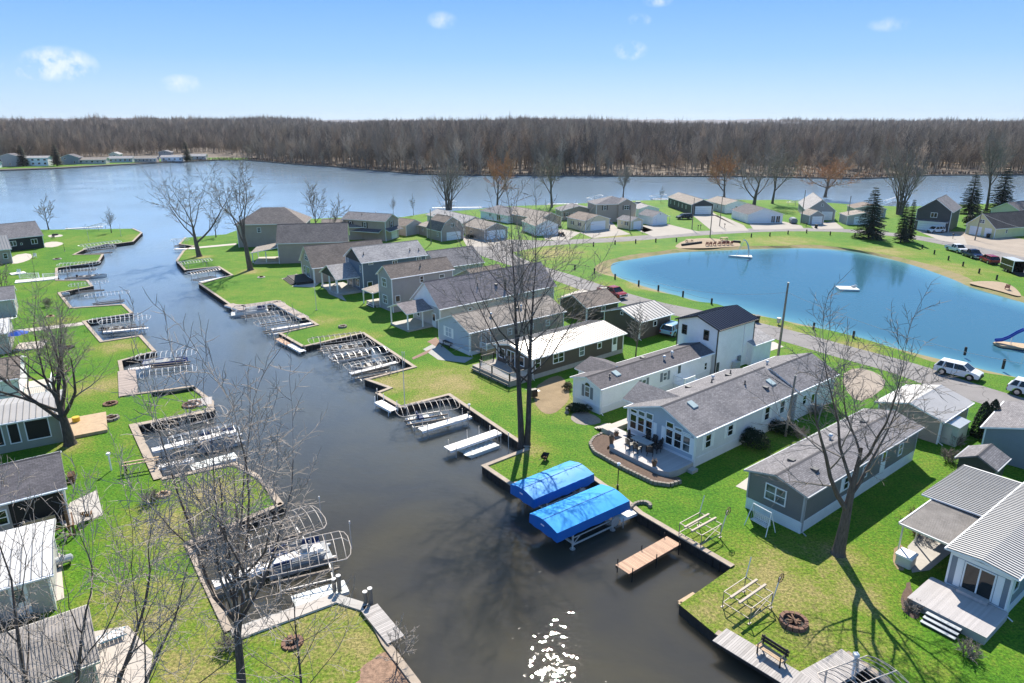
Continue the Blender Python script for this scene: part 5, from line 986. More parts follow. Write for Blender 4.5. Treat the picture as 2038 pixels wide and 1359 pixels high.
bush('dark rounded yew between charcoal and yellow houses',1925,448,2.2,1.8,3.0,9,'leaf_dark',1200,.4)
for k,(px,py,h,l) in enumerate(((1888,918,1.1,'bare twiggy shrub on the lawn behind the carport'),(1825,1060,1.5,'reddish bare shrub at the corner of the stained carport'),(1925,1305,.8,'bare rose shrub at the right end of the front steps'),(1815,1215,.6,'low bare shrub left of the front steps in brown mulch'),(1590,870,1.0,'tangled bare vines at the foot of the utility pole'),(1780,905,1.2,'pile of bare brush behind the dark grey mobile home'),(1900,885,1.1,'thorny bare shrub in front of the pale green shed'),(1625,825,1.0,'bare brush heap between the two grey homes'),(95,610,1.3,'reddish bare shrub by the white downspout cottage'),(300,1000,1.0,'bare clump of dry stalks on the left lawn'),(460,1290,.9,'dark bare stump shrub at the slip corner'))):
    ms=tree_meshes(200+k,h,'shrub',.025,trunkL=h*.5,levels=3,rmin=.010,multi=[(.3*math.cos(i*1.3),.3*math.sin(i*1.3),1,.2*math.cos(i*1.3),.2*math.sin(i*1.3)) for i in range(5)],twig='twig' if k!=1 else 'leaf_brown')
    put_tree(ms,l,P(px,py),k,1,'shrub','shrub')
# the wood across the lake
def forest_variant(seed,H,tone):
    o=dict(kids=[9,6,5],start=[.35,.15,.15],ang=[(20,50),(25,55),(25,60)],len=[.48,.5,.5],rmin=.055,bend=.06,rk=.5,up=[.02,.08,.04,0,0]); g=TreeGen(seed)
    rr=g.r; g.branch(Vector((0,0,-.3)),Vector((rr.gauss(0,.04),rr.gauss(0,.04),1)).normalized(),H*.72,.2,0,2,o)
    cr=np.array(g.c.v)
    # twig sprays: thin blades
    for i in range(420):
        p=Vector(cr[rr.randrange(len(cr))]); d=Vector((rr.gauss(0,.6),rr.gauss(0,.6),rr.uniform(.1,1.0))).normalized()*rr.uniform(.7,1.7); s=d.orthogonal().normalized()*rr.uniform(.025,.05)
        g.c.add([p-s,p+s,p+d],[(0,1,2)])
    mb=MB(); mb.v=g.t.v+g.c.v; n=len(g.t.v); mb.f=g.t.f+[tuple(i+n for i in f) for f in g.c.f]; mb.m=[0]*len(mb.f)
    return mb.mesh('wood_tree',tone)
def woodmat(name,c):
    m,t,b=newmat(name); oi=N(t,'ShaderNodeObjectInfo'); g=N(t,'ShaderNodeNewGeometry').outputs['Position']
    lo=noise(t,g,.012,3,.6)
    f=mth(t,'ADD',mth(t,'MULTIPLY',oi.outputs['Random'],.6),mth(t,'MULTIPLY',lo,.4))
    t.links.new(ramp(t,f,[(.2,mul(c,.62)),(.55,c),(.9,(c[0]*1.55,c[1]*1.42,c[2]*1.35))]),b.inputs['Base Color']); b.inputs['Roughness'].default_value=.95; b.inputs['Specular IOR Level'].default_value=.1; M[name]=m
woodmat('wood_a',(.29,.235,.175)); woodmat('wood_b',(.40,.335,.255)); woodmat('wood_c',(.225,.185,.15))
wc=bpy.data.collections.new('wood_trees')
for i,(H,tn) in enumerate(((19,'wood_a'),(17,'wood_a'),(20,'wood_b'),(15,'wood_c'),(18,'wood_c'),(12,'wood_b'))):
    wc.objects.link(bpy.data.objects.new('wood_tree',forest_variant(300+i,H,tn)))
sh=[px_of(p.x,p.y,0) for p in FSw]; rnd=random.Random(9); wp=[]
shx=[q[0] for q in sh]; shy=[q[1] for q in sh]
def scatter(n,d0,d1,lim):
    for _ in range(n):
        d=math.sqrt(rnd.uniform(d0*d0,d1*d1)); az=R(rnd.uniform(-lim,lim)); x,y=d*math.sin(az),d*math.cos(az)
        px,py=px_of(x,y,0); s=np.interp(px,shx,shy); strip=(14 if px<410 else 14-12*(px-410)/90 if px<500 else 1.2)
        if 1230<px<1960 and rnd.random()<.85: strip=max(strip,7 if px>1720 or px<1330 else 4)
        if py<s-strip: wp.append((x,y,far_z(x,y)-.3))
scatter(15000,330,760,41); scatter(20000,760,1500,41); scatter(16000,1500,2600,41)
me=bpy.data.meshes.new('far_wood'); me.from_pydata(wp,[],[]); at=me.attributes.new('size','FLOAT','POINT'); at.data.foreach_set('value',[.98+.16*math.sin(x*.021+2)*math.sin(y*.017)+.13*math.sin(x*.057+y*.03)+.10*math.sin(x*.0083+1.5) for x,y,z in wp]); wo_=link('far_wood',me,kind='stuff')
ng=bpy.data.node_groups.new('wood_scatter','GeometryNodeTree'); ng.interface.new_socket('Geometry',in_out='INPUT',socket_type='NodeSocketGeometry'); ng.interface.new_socket('Geometry',in_out='OUTPUT',socket_type='NodeSocketGeometry')
gi=ng.nodes.new('NodeGroupInput'); go=ng.nodes.new('NodeGroupOutput'); ip=ng.nodes.new('GeometryNodeInstanceOnPoints'); ci=ng.nodes.new('GeometryNodeCollectionInfo')
ci.inputs['Collection'].default_value=wc; ci.inputs['Separate Children'].default_value=True; ci.inputs['Reset Children'].default_value=True
ip.inputs['Pick Instance'].default_value=True
def rv(typ,lo,hi,sd):
    r=ng.nodes.new('FunctionNodeRandomValue'); r.data_type=typ; r.inputs['Seed'].default_value=sd
    si=[s for s in r.inputs if s.enabled]
    si[0].default_value=lo; si[1].default_value=hi
    return [s for s in r.outputs if s.enabled][0]
L_=ng.links; L_.new(gi.outputs[0],ip.inputs['Points']); L_.new(ci.outputs[0],ip.inputs['Instance']); L_.new(rv('FLOAT_VECTOR',(-.04,-.04,0),(.04,.04,6.28),1),ip.inputs['Rotation']); na=ng.nodes.new('GeometryNodeInputNamedAttribute'); na.data_type='FLOAT'; na.inputs['Name'].default_value='size'; vm=ng.nodes.new('ShaderNodeVectorMath'); vm.operation='SCALE'; L_.new(rv('FLOAT_VECTOR',(.7,.7,.58),(1.3,1.3,1.16),2),vm.inputs[0]); L_.new(na.outputs[0],vm.inputs['Scale']); L_.new(vm.outputs[0],ip.inputs['Scale']); L_.new(ip.outputs[0],go.inputs[0])
md=wo_.modifiers.new('scatter','NODES'); md.node_group=ng
# brush and reeds along the far shore
rnd=random.Random(31); b=MB()
for a,c in zip(FSw[:-1],FSw[1:]):
    if c.x<-240 or a.x>560: continue
    L=(c-a).length
    for k in range(int(L*7)):
        p=a+(c-a)*rnd.random(); n_=Vector((-(c-a).y,(c-a).x,0)).normalized(); p=p+n_*(abs(rnd.gauss(0,5))+.3); h=rnd.uniform(.5,2.0); w=rnd.uniform(.12,.4); th=rnd.uniform(0,PI); dx,dy=math.cos(th)*w,math.sin(th)*w; sx=rnd.gauss(0,.4)
        b.add([(p.x-dx,p.y-dy,-.1),(p.x+dx,p.y+dy,-.1),(p.x+sx,p.y,h)],[(0,1,2)],rnd.choice((0,2,2,2,1)))
b.build('shore_brush',['reed','twig_orange','twig_forest'],kind='stuff')
sheet('far_lawn',[(-300,341),(0,336),(110,332.5),(215,327),(330,321),(420,317.3),(500,317),(500,314.5),(420,313),(330,316),(215,321),(110,326),(0,329),(-300,334)],'grass',.03)
sheet('marsh_reeds',[(1700,322),(1740,325),(1800,326),(1960,325),(2100,327),(2200,322),(1960,319),(1800,319)],'reed',.05)

# spring haze: one closed box of thin even air round camera and scene
hz=MB(); hz.box(-6200,-400,-4.5,6200,10500,95); o=bpy.data.objects.new('haze',None)
m=bpy.data.materials.new('haze'); m.use_nodes=True; t=m.node_tree; t.nodes.remove(t.nodes['Principled BSDF']); pv=t.nodes.new('ShaderNodeVolumePrincipled'); pv.inputs['Color'].default_value=(.80,.88,1,1); pv.inputs['Density'].default_value=.000045; pv.inputs['Anisotropy'].default_value=.2
t.links.new(pv.outputs[0],t.nodes['Material Output'].inputs['Volume']); M['haze']=m; bpy.data.objects.remove(o); hz.build('haze','haze',kind='stuff')
# ------------------------------------------------------------------ boat lifts, docks, boats
def lift_proto(L=6.6,W_=2.9,z=1.15,rise=.55,ribs=10,mat='tan_tube',r=.029,cradle=True):
    e=thing('boat_lift','x','boat lift'); f=MB(); g=MB()
    def arc(x,inset=0):
        return [(x,-W_/2+W_*k/8,z+rise*math.sin(PI*k/8)**.8) for k in range(9)]
    for s in (-1,1):
        f.tube([(-L/2+.5,s*W_/2,z),(L/2-.5,s*W_/2,z)],r*1.1,5)
        # rounded end hoops
    for sx in (-1,1):
        f.tube([(sx*(L/2-.5),-W_/2,z),(sx*(L/2-.15),-W_*.40,z+.06),(sx*L/2,-W_*.2,z+.12),(sx*L/2,W_*.2,z+.12),(sx*(L/2-.15),W_*.40,z+.06),(sx*(L/2-.5),W_/2,z)],r*1.1,5)
    f.tube([(-L/2,0,z+.12),(-L/2+.5,0,z+rise),(L/2-.5,0,z+rise),(L/2,0,z+.12)],r,5)
    fr=f.build('canopy_frame',mat,e)
    for i in range(ribs):
        b=MB(); b.tube(arc(-L/2+.5+(L-1.0)*i/(ribs-1)),r*.9,5,cap=False); b.build('rib',mat,e)
    for sx in (-1,1):
        for sy in (-1,1):
            b=MB(); b.bar((sx*L*.27,sy*W_/2,-2.3),(sx*L*.27,sy*W_/2,z),.075); b.build('leg','alu_dull',e)
    if cradle:
        b=MB()
        for sx in (-1,1): b.bar((sx*L*.27,-W_/2,-.35),(sx*L*.27,W_/2,-.35),.10,.12)
        for sy in (-1,1): b.bar((-L*.27,sy*W_/2,-.15),(L*.27,sy*W_/2,-.15),.07)
        b.build('cradle','alu_dull',e)
        for sy in (-.5,.5):
            b=MB(); b.bar((-L*.36,sy,-.22),(L*.36,sy,-.22),.12,.14); b.build('bunk','wood_pole',e)
    return e
LP_=lift_proto(); LP2=lift_proto(mat='alu',ribs=11,rise=.4,W_=2.6); LP3=lift_proto(mat='alu',ribs=9,rise=.48,W_=2.8,cradle=False); used=set(); LRND=random.Random(4)
def lift(a,b,label,proto=0,lift_z=0.0,wsc=1.0,grp=None):
    z=1.25; A=P(*a,z); B=P(*b,z); c=(A+B)/2; L=(B-A).length; proto=2 if (proto==0 and LRND.random()<.3 and A.y>50) else proto; pr=(LP_,LP2,LP3)[proto]
    loc=(c.x,c.y,lift_z+LRND.uniform(-.12,.12)); rz=azi(A,B)+LRND.uniform(-.02,.02)
    if proto not in used: used.add(proto); o=pr; o.location=loc; o.rotation_euler[2]=rz; o['label']=label
    else: o=dup(pr,loc,rz,label)
    o.scale=(L/6.6,wsc,1); o['group']='bare boat lift canopy frames along the canal'; return o
lift((458,1080),(640,1022),'bare canopy lift behind the near tall tree, upper of two in the nearest left slip',0,.1,1.25)
lift((505,1120),(695,1078),'bare canopy lift behind the near tall tree, lower of two reaching over open water',0,.1,1.2)
lift((304,850),(449,814),'bare canopy lift along the upper wall of the second left slip',0)
lift((335,880),(474,850),'bare canopy lift beside the white dock in the second left slip',0)
lift((270,709),(392,697),'long pale canopy lift above the blue boat on the left bank',1)
lift((278,748),(392,733),'round ended pale canopy lift just below the blue boat',0)
lift((197,642),(300,631),'pale canopy lift over the fourth left slip, front one',1)
lift((176,638),(282,625),'pale canopy lift over the fourth left slip, rear one',1)
lift((168,590),(257,580),'pale canopy lift over the fifth left slip beside wide stone edge',1)
lift((136,569),(216,561),'narrow white canopy lift standing over the left lawn edge',1,0,.7)
lift((114,540),(193,533),'white canopy lift nearest the white picket deck, lower',1)
lift((114,527),(200,522),'white canopy lift behind the picket deck, upper',1)
lift((156,489),(240,479),'far white canopy lift near the left point, upper',1)
lift((166,494),(230,488),'far white canopy lift near the left point, lower',1)
lift((461,615),(567,603),'bare canopy lift over the grey plank dock and pontoon boat',0)
lift((503,631),(592,619),'bare canopy lift in the middle of the flagpole lawn slip',0)
lift((507,645),(612,629),'bare canopy lift nearest the lawn point in the flagpole slip',0)
lift((614,679),(726,665),'bare canopy lift along the lawn point wall',0)
lift((642,700),(741,681),'bare canopy lift over the dark boat with white seat',0)
lift((657,713),(771,693),'bare canopy lift over the second dark boat, middle of three',0)
lift((687,731),(791,712),'bare canopy lift over the third dark boat beside the tan catwalk',0)
lift((787,817),(911,798),'bare canopy lift over the small paddle boat by the flagpole mast',0)
lift((354,523),(422,515),'pale canopy lift at the foot of the broad tree',1)
lift((371,544),(435,533),'pale canopy lift over the small slip by the leaning tree',1)
lift((340,478),(377,477),'small far canopy lift by the white pier',1)
# blue covered lifts
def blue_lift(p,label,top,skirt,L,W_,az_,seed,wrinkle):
    e=thing('covered_boat_lift',label,'boat lift',p,az_); rnd=random.Random(seed); z=1.25; b=MB(); nx,ny=22,10
    def hz(i,j):
        y=-1+2*j/ny; return z+.30*(1-abs(y)**1.5)+ (rnd.uniform(-wrinkle,wrinkle))
    vs=[]
    for i in range(nx+1):
        for j in range(ny+1): vs.append((-L/2+L*i/nx,-W_/2+W_*j/ny,hz(i,j)))
    b.add(vs,[(i*(ny+1)+j,(i+1)*(ny+1)+j,(i+1)*(ny+1)+j+1,i*(ny+1)+j+1) for i in range(nx) for j in range(ny)])
    b.build('canopy_top',top,e,smooth=True)
    s=MB(); d=.75
    per=[(i,0) for i in range(nx+1)]+[(nx,j) for j in range(1,ny+1)]+[(i,ny) for i in range(nx-1,-1,-1)]+[(0,j) for j in range(ny-1,0,-1)]; n=len(per); vs2=[]
    for k,(i,j) in enumerate(per):
        q=vs[i*(ny+1)+j]; out=.03+.03*math.sin(k*1.7)+rnd.uniform(-.02,.02); ox=-out if i==0 else out if i==nx else 0; oy=-out if j==0 else out if j==ny else 0
        vs2+= [q,(q[0]+ox,q[1]+oy,(q[2]+z)/2-d/2),(q[0]+ox*1.2,q[1]+oy*1.2,z-d+.10*math.sin(k*.9)*wrinkle*20+rnd.uniform(-.03,.03))]
    fs=[]
    for k in range(n):
        k2=(k+1)%n
        for l in range(2): fs.append((k*3+l,k*3+l+1,k2*3+l+1,k2*3+l))
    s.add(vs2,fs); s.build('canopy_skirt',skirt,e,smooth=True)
    c=MB(); c.tube([(-L/2,0,z+.31),(L/2,0,z+.31)],.025,5); c.build('ridge_seam',skirt,e)
    for x0 in (-L*.28,L*.28):
        for y0 in (-W_/2+.1,W_/2-.1):
            q=MB(); q.bar((x0,y0,-2.3),(x0,y0,z),.10); q.build('leg','alu',e); q=MB(); q.cyl((x0,y0),.22,WZ-.02,WZ+.03,8); q.build('foot_collar','alu_dull',e)
    q=MB()
    for x0 in (-L*.28,L*.28): q.bar((x0,-W_/2+.1,-.25),(x0,W_/2-.1,-.25),.12,.16)
    for y0 in (-W_/2+.1,W_/2-.1): q.bar((-L*.28,y0,-.42),(L*.28,y0,-.42),.09); q.bar((-L*.28,y0,.15),(L*.28,y0,.15),.06); q.bar((-L*.28,y0,-.42),(-L*.18,y0,.15),.05)
    q.build('cradle_frame','alu',e); w=MB(); w.tube([(L*.28,-W_/2-.1,.1),(L*.28,-W_/2-.16,.1)],.42,14); w.build('winch_wheel','alu_dull',e)
    for y0 in (-.5,.5): q=MB(); q.bar((-L*.3,y0,-.12),(L*.3,y0,-.12),.14,.16); q.build('bunk','wood_pole',e)
    t=MB(); t.box(-L/2-.07,-.18,z-.18,-L/2-.05,.18,z-.08); t.build('maker_tag','white_paint',e); return e
def quadfit(pts,z): 
    w=[P(*q,z) for q in pts]; c=sum(w,Vector((0,0,0)))/4; ax=((w[2]+w[3])-(w[0]+w[1]))/2; wd=((w[1]-w[0]).length+(w[2]-w[3]).length)/2; return Vector((c.x,c.y,0)),ax.length,wd,math.atan2(ax.y,ax.x)
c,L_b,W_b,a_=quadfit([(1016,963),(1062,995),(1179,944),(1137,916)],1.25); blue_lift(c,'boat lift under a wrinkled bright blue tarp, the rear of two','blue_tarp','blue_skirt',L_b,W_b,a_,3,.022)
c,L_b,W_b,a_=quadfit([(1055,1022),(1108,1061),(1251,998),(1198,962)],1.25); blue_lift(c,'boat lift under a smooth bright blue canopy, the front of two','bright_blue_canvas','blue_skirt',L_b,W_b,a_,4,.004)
# docks: lengthwise between two pixels
def dock(a,b,width,label,mat='white_deck',z=.05,piles=2,pile_h=.7,plank=None,pz=None,side='trim',pmat='alu_dull',name='dock'):
    A=P(*a,z);B=P(*b,z); L=(B-A).length; e=thing(name,label,'dock',(A.x,A.y,0),azi(A,B)); w=width/2
    if plank: boards(e,0,-w,L,w,z,mat,'x',plank,'planks')
    else:
        n=max(1,round(L/1.5))
        for i in range(n):
            q=MB(); q.box(L*i/n+.012,-w,z-.06,L*(i+1)/n-.012,w,z); q.build('deck_panel',mat,e)
    q=MB(); q.box(.02,-w+.02,z-.24,L-.02,-w+.08,z-.061 if not plank else z-.036); q.box(.02,w-.08,z-.24,L-.02,w-.02,z-.061 if not plank else z-.036); q.build('frame',side,e)
    for i in range(piles):
        x=L*(i+.12)/max(1,piles-.76) if piles>1 else .2
        for s in (-1,1):
            q=MB(); q.tube([(x,s*(w+.05),-2.3),(x,s*(w+.05),z+pile_h)],.04,6); q.build('pile',pmat,e)
    return e
dock((1238,1133),(1342,1074),1.25,'tan wooden dock floating before the grassy corner','wood_dock',.02,3,.35,.14,side='brown_wood',pmat='rubber')
dock((1432,1262),(1604,1366),1.5,'grey plank dock along the bottom right seawall under a bench','grey_dock',.22,0,plank=.14,side='black_wood')
dock((1596,1368),(1702,1308),1.6,'pale grey plank dock meeting the bottom right canopy frame','grey_dock',.20,0,plank=.14,side='black_wood')
dock((836,855),(935,826),.95,'narrow white dock beside the small paddle boat','white_deck',.12,2,.7)
dock((890,893),(992,858),1.15,'white dock ending at the big twin trunk tree','white_deck',.12,2,.5)
dock((1229,1030),(1262,1016),.8,'short white dock stub beside the front blue canopy','white_deck',.0,1,.1)
dock((752,798),(785,816),1.0,'small white dock on tall piles at the lawn corner','white_deck',-.1,2,.8,pmat='trim')
dock((576,684),(603,699),.9,'white step dock at the tip of the lawn point','white_deck',-.2,2,.6)
dock((553,673),(575,685),.9,'tan dock with small black box left of the white step dock','wood_dock',-.2,2,.3)
dock((697,743),(790,720),.75,'tan catwalk between lifts in the middle slip','white_deck',.1,3,.8,side='tan_wood')
dock((455,605),(488,616),1.6,'grey slatted ramp at the bend of the right bank','old_dock',.12,0,plank=.14)
dock((488,609),(549,600),1.4,'weathered plank dock under the pontoon boat canopy','old_dock',.12,0,plank=.14)
dock((549,601),(606,632),1.4,'weathered plank walk along the flagpole lawn','old_dock',.12,0,plank=.14)
dock((540,655),(622,642),.7,'pale catwalk at the lawn side of the flagpole slip','white_deck',.05,3,.7)
dock((545,664),(600,655),.5,'lower catwalk with railing posts in the flagpole slip','alu',-.1,2,.9)
dock((424,1162),(640,1085),.85,'bright white dock crossing behind the near tall tree','white_deck',.12,2,.4)
dock((302,895),(470,856),.85,'bright white dock across the second left slip','white_deck',.12,2,.4)
dock((312,930),(385,912),.7,'white dock in the lower half of the second left slip','white_deck',.10,2,.4)
dock((583,1198),(690,1165),1.3,'white paddle style float tied to the bottom left seawall','raft',-.1,0)
dock((380,930),(470,905),1.3,'white ribbed float beside the grassy tip','raft',-.1,0)
dock((374,803),(423,796),2.2,'pale square plank deck by the brick fire ring','grey_dock',.12,0,plank=.14)
dock((735,1208),(790,1275),1.1,'grey ribbed dock along the bottom left point','grey_dock',.22,0,plank=.14,side='tan_wood')
dock((470,1262),(665,1190),.9,'flagstone topped wall walk along the nearest left slip','pale_concrete',.14,0)
dock((252,736),(256,786),.0+1.9,'yellowish weathered plank deck at the left slip head','old_dock',.12,0,plank=.14)
dock((255,735),(300,729),.8,'white dock stub leading to the blue boat','white_deck',.08,1,.4)
dock((205,660),(295,652),.6,'pale catwalk across the fourth left slip','white_deck',.05,2,.6)
dock((190,606),(245,600),.5,'dark catwalk in the fifth left slip','black_wood',.0,2,.6)
dock((347,495),(392,494),1.2,'white far pier beside the small canal inlet','white_deck',.1,2,.4)
dock((398,561),(452,550),.8,'pale dock on the near side of the small slip','white_deck',.05,2,.5)
dock((30,560),(115,552),2.6,'white deck with picket gates on the left lawn','white_deck',.15,0)
dock((20,545),(50,541),2.0,'small white deck with bench at the left edge','white_deck',.15,0)
dock((130,455),(205,451),1.0,'pale lake dock beyond the left point','white_deck',.1,3,.5)
e=thing('picket_gate','white picket gates standing on the left white deck','fence',P(40,556),.15); railing(e,[(0,0),(3.4,0)],.15,1.0,'trim','trim',.16,name='gate_panel'); railing(e,[(4.4,-.6),(7.0,-.2)],.15,.9,'trim','trim',.16,name='gate_panel')
dock((1300,396),(1350,396),1.2,'lake dock behind the dark grey long house','white_deck',.1,3,.6)
dock((860,413),(960,412),1.4,'white lake dock behind the fan shaped tree','white_deck',.1,3,.6)
dock((1090,406),(1150,405),1.2,'white lake dock left of the taupe two storey house','white_deck',.1,3,.6)
for (a,b,l) in (((1170,394),(1196,388),'distant canopy lift left of the lone lake tree'),((1296,390),(1322,386),'distant canopy lift on tall legs behind the dark house'),((1570,402),(1596,398),'distant bare lift beside the tall grey house'),((1765,400),(1790,392),'distant mast lift behind the hidden brown cottage'),((880,402),(905,399),'distant white canopy lift by the fan shaped tree'),((180,452),(205,445),'distant canopy lift at the left point lake dock')): lift(a,b,l,1)
def pontoon(px,py,az_,label,L=6.0,col='boat_white'):
    e=thing('pontoon_boat',label,'boat',P(px,py,WZ),az_); e.location.z=WZ
    for s in (-1,1):
        b=MB(); b.tube([(-L/2,s*.85,.05),(L/2-.6,s*.85,.05),(L/2,s*.85,.25)],[.3,.3,.08],10); b.build('pontoon','alu_dull',e,smooth=True)
    b=MB(); b.box(-L/2+.2,-1.2,.32,L/2-.3,1.2,.42); b.build('boat_deck',col,e); f=MB()
    for s in (-1,1): f.bar((-L/2+.3,s*1.15,.95),(L/2-.5,s*1.15,.95),.05); f.box(-L/2+.3,s*1.15-.02,.42,L/2-.9,s*1.15+.02,.85)
    f.bar((-L/2+.3,-1.15,.95),(-L/2+.3,1.15,.95),.05); f.build('fence_rail',col,e)
    for x0,y0 in ((-L*.3,.7),(-L*.3,-.7),(L*.2,.7)):
        b=MB(); b.box(x0-.6,y0-.35,.42,x0+.6,y0+.35,.8); b.box(x0-.6,y0+(.25 if y0>0 else -.35),.8,x0+.6,y0+(.35 if y0>0 else -.25),1.1); b.build('seat','navy_fabric',e)
    b=MB(); b.box(.1,-.3,.42,.6,.3,1.15); b.build('console','boat_grey',e); b=MB(); b.box(-L/2-.25,-.2,.2,-L/2+.1,.2,1.0); b.build('outboard_motor','black',e); return e
def runabout(px,py,az_,label,L=4.6,hull='boat_grey',deck='interior'):
    e=thing('motor_boat',label,'boat',(*P(px,py,WZ).xy,WZ),az_); b=MB(); c=MB(); st=[]
    for i in range(9):
        t=i/8; w=.95*(1-max(0,(t-.45)/.55)**2.2)+.02; st.append((-L/2+L*t,w,.45+.18*t*t))
    vs=[]
    for x,w,h in st: vs+=[(x,-w,h),(x,-w*.75,-.05),(x,w*.75,-.05),(x,w,h)]
    b.add(vs,[(i*4+j,(i+1)*4+j,(i+1)*4+j+1,i*4+j+1) for i in range(8) for j in range(3)]+[(3,2,1,0)]); b.build('hull',hull,e)
    c.add([(x,s*w*.9,h-.12) for x,w,h in st for s in(-1,1)],[(i*2,i*2+2,i*2+3,i*2+1) for i in range(8)]); c.build('cockpit',deck,e)
    g=MB(); 
    for s in (-1,1): g.tube([(x,s*w,h+.01) for x,w,h in st],.04,5)
    g.build('gunwale','boat_white' if hull!='boat_white' else 'alu',e)
    for x0 in (-L*.28,.0,L*.18): q=MB(); q.box(x0-.22,-.7,.2,x0+.22,.7,.52); q.build('bench_seat','seat_vinyl',e)
    w=MB(); w.quad((L*.22,-.6,.5),(L*.22,.6,.5),(L*.14,.5,.85),(L*.14,-.5,.85)); w.build('windshield','glass_pale',e); m_=MB(); m_.box(-L/2-.3,-.16,.0,-L/2,.16,.85); m_.build('outboard_motor','black',e); return e
R_=R
pontoon(497,626,R_(200),'white pontoon boat with navy seats under the flagpole slip canopy')
pontoon(600,1118,R_(28),'grey pontoon boat under the lower canopy behind the near tall tree',4.6,'boat_grey')
pontoon(440,884,R_(28),'grey pontoon boat beside the white dock in the second left slip',4.2,'boat_grey')
runabout(690,698,R_(205),'dark motor boat with pale seats under the first middle canopy')
runabout(700,713,R_(205),'dark motor boat under the second middle canopy')
runabout(735,733,R_(205),'dark motor boat under the third middle canopy by the catwalk')
runabout(330,723,R_(18),'long blue motor boat tied at the left bank',5.2,'slide_blue','boat_grey')
runabout(185,553,R_(20),'grey boat under the white canopies by the picket deck',5.0,'boat_white')
runabout(240,658,R_(20),'small pale boat in the fourth left slip',4.2,'boat_white')
e=thing('paddle_boat','small white paddle boat with blue seats under the mast canopy','boat',(*P(838,838,WZ).xy,WZ),R_(22))
for s in (-1,1): b=MB(); b.tube([(-1.5,s*.5,.12),(1.2,s*.5,.12),(1.55,s*.5,.3)],[.24,.24,.08],8); b.build('hull','boat_white',e,smooth=True)
b=MB(); b.box(-1.1,-.6,.28,.9,.6,.38); b.build('boat_deck','raft',e)
for s in (-.3,.3): b=MB(); b.box(-.3,s-.22,.38,.2,s+.22,.6); b.box(-.4,s-.22,.6,-.3,s+.22,1.0); b.build('seat','navy_fabric',e)
e=thing('float','white double hulled ribbed float tied on four slim poles by the white dock','boat',(*P(955,893,WZ).xy,WZ),azi(P(925,905),P(995,880)))
for s in (-1,1):
    b=MB(); b.box(-1.7,s*.62-.5,-.05,1.5,s*.62+.5,.35); b.add([(-1.7,s*.62-.5,-.05),(-1.7,s*.62+.5,-.05),(-1.7,s*.62+.5,.35),(-1.7,s*.62-.5,.35),(-2.2,s*.62-.2,.3),(-2.2,s*.62+.2,.3)],[(3,2,5,4),(0,4,5,1),(0,3,4),(1,5,2)]); b.build('hull','raft',e)
    for k in range(6): b=MB(); b.box(-1.4+k*.5,s*.62-.38,.351,-1.12+k*.5,s*.62+.38,.38); b.build('tread','boat_grey',e)
for x,y in ((-1.9,-1.25),(-.6,1.2),(.8,1.2),(1.6,-1.2)): b=MB(); b.tube([(x,y,-1.3),(x,y,1.7)],.025,5); b.build('pole','alu',e)
e=thing('canoe','dark green canoe overturned on the left point lawn','canoe',P(346,782),azi(P(325,784),P(366,778))); b=MB()
st=[(-2.2+4.4*i/10,.42*math.sin(PI*i/10)**.7,.30+.12*abs(i-5)/5) for i in range(11)]; vs=[]
for x,w,h in st: vs+=[(x,-w,.03),(x,-w*.7,h*.8),(x,0,h),(x,w*.7,h*.8),(x,w,.03)]
b.add(vs,[(i*5+j,(i+1)*5+j,(i+1)*5+j+1,i*5+j+1) for i in range(10) for j in range(4)]); b.build('hull','leaf_dark',e,smooth=True); b=MB(); b.tube([(x,0,h+.02) for x,w,h in st],.025,5); b.build('keel','alu_dull',e)
# lift cradles parked on the lawn
def hoist(px,py,rz,label):
    e=thing('boat_hoist',label,'boat hoist',P(px,py),rz,'bare boat hoists parked on the lawn'); e.scale=(.88,)*3; L,w,h=2.6,2.2,1.25
    for x in (-L/2,L/2):
        for y in (-w/2,w/2): b=MB(); b.bar((x,y,0),(x,y,h),.05); b.bar((x-.15,y,.02),(x+.15,y,.02),.14,.03); b.build('leg','hoist_metal',e)
    b=MB()
    for y in (-w/2,w/2): b.bar((-L/2,y,h),(L/2,y,h),.055); b.bar((-L/2,y,.35),(L/2,y,.35),.05)
    for x in (-L/2,L/2): b.bar((x,-w/2,h),(x,w/2,h),.055); b.bar((x,-w/2,.35),(x,w/2,.35),.05)
    b.bar((-L/2,-w/2,.35),(L/2,-w/2,h),.04); b.build('frame','hoist_metal',e)
    for y in (-.35,.35): b=MB(); b.bar((-L/2-.35,y,h+.13),(L/2+.25,y,h+.13),.16,.13); b.build('bunk','bunk_tan',e)
    b=MB(); b.tube([(L/2,w/2,h),(L/2+.75,w/2+.2,h+1.3)],.035,6); b.build('guide_post','alu',e); b=MB(); b.tube([(L/2,-w/2,h*.3),(L/2+.5,-w/2-.1,h+1.1)],.05,6); b.build('winch_arm','alu',e)
    wv=MB(); n=16; c=Vector((L/2+.52,-w/2-.16,h+1.1)); wv.tube([c+Vector((math.cos(2*PI*k/n)*.34,0,math.sin(2*PI*k/n)*.34)) for k in range(n+1)],.03,5)
    for k in range(4): a=PI*k/4; wv.bar(c-Vector((math.cos(a)*.33,0,math.sin(a)*.33)),c+Vector((math.cos(a)*.33,0,math.sin(a)*.33)),.025)
    wv.build('winch_wheel','rust_stone',e); return e
hoist(1392,1068,R_(38),'bare boat hoist on the lawn nearer the porch swing'); hoist(1486,1208,R_(38),'bare boat hoist on the yellowed lawn nearer the ring fire pit')
lift((1668,1395),(1790,1352),'canopy frame cut off at the bottom right corner',0,.1,1.2)
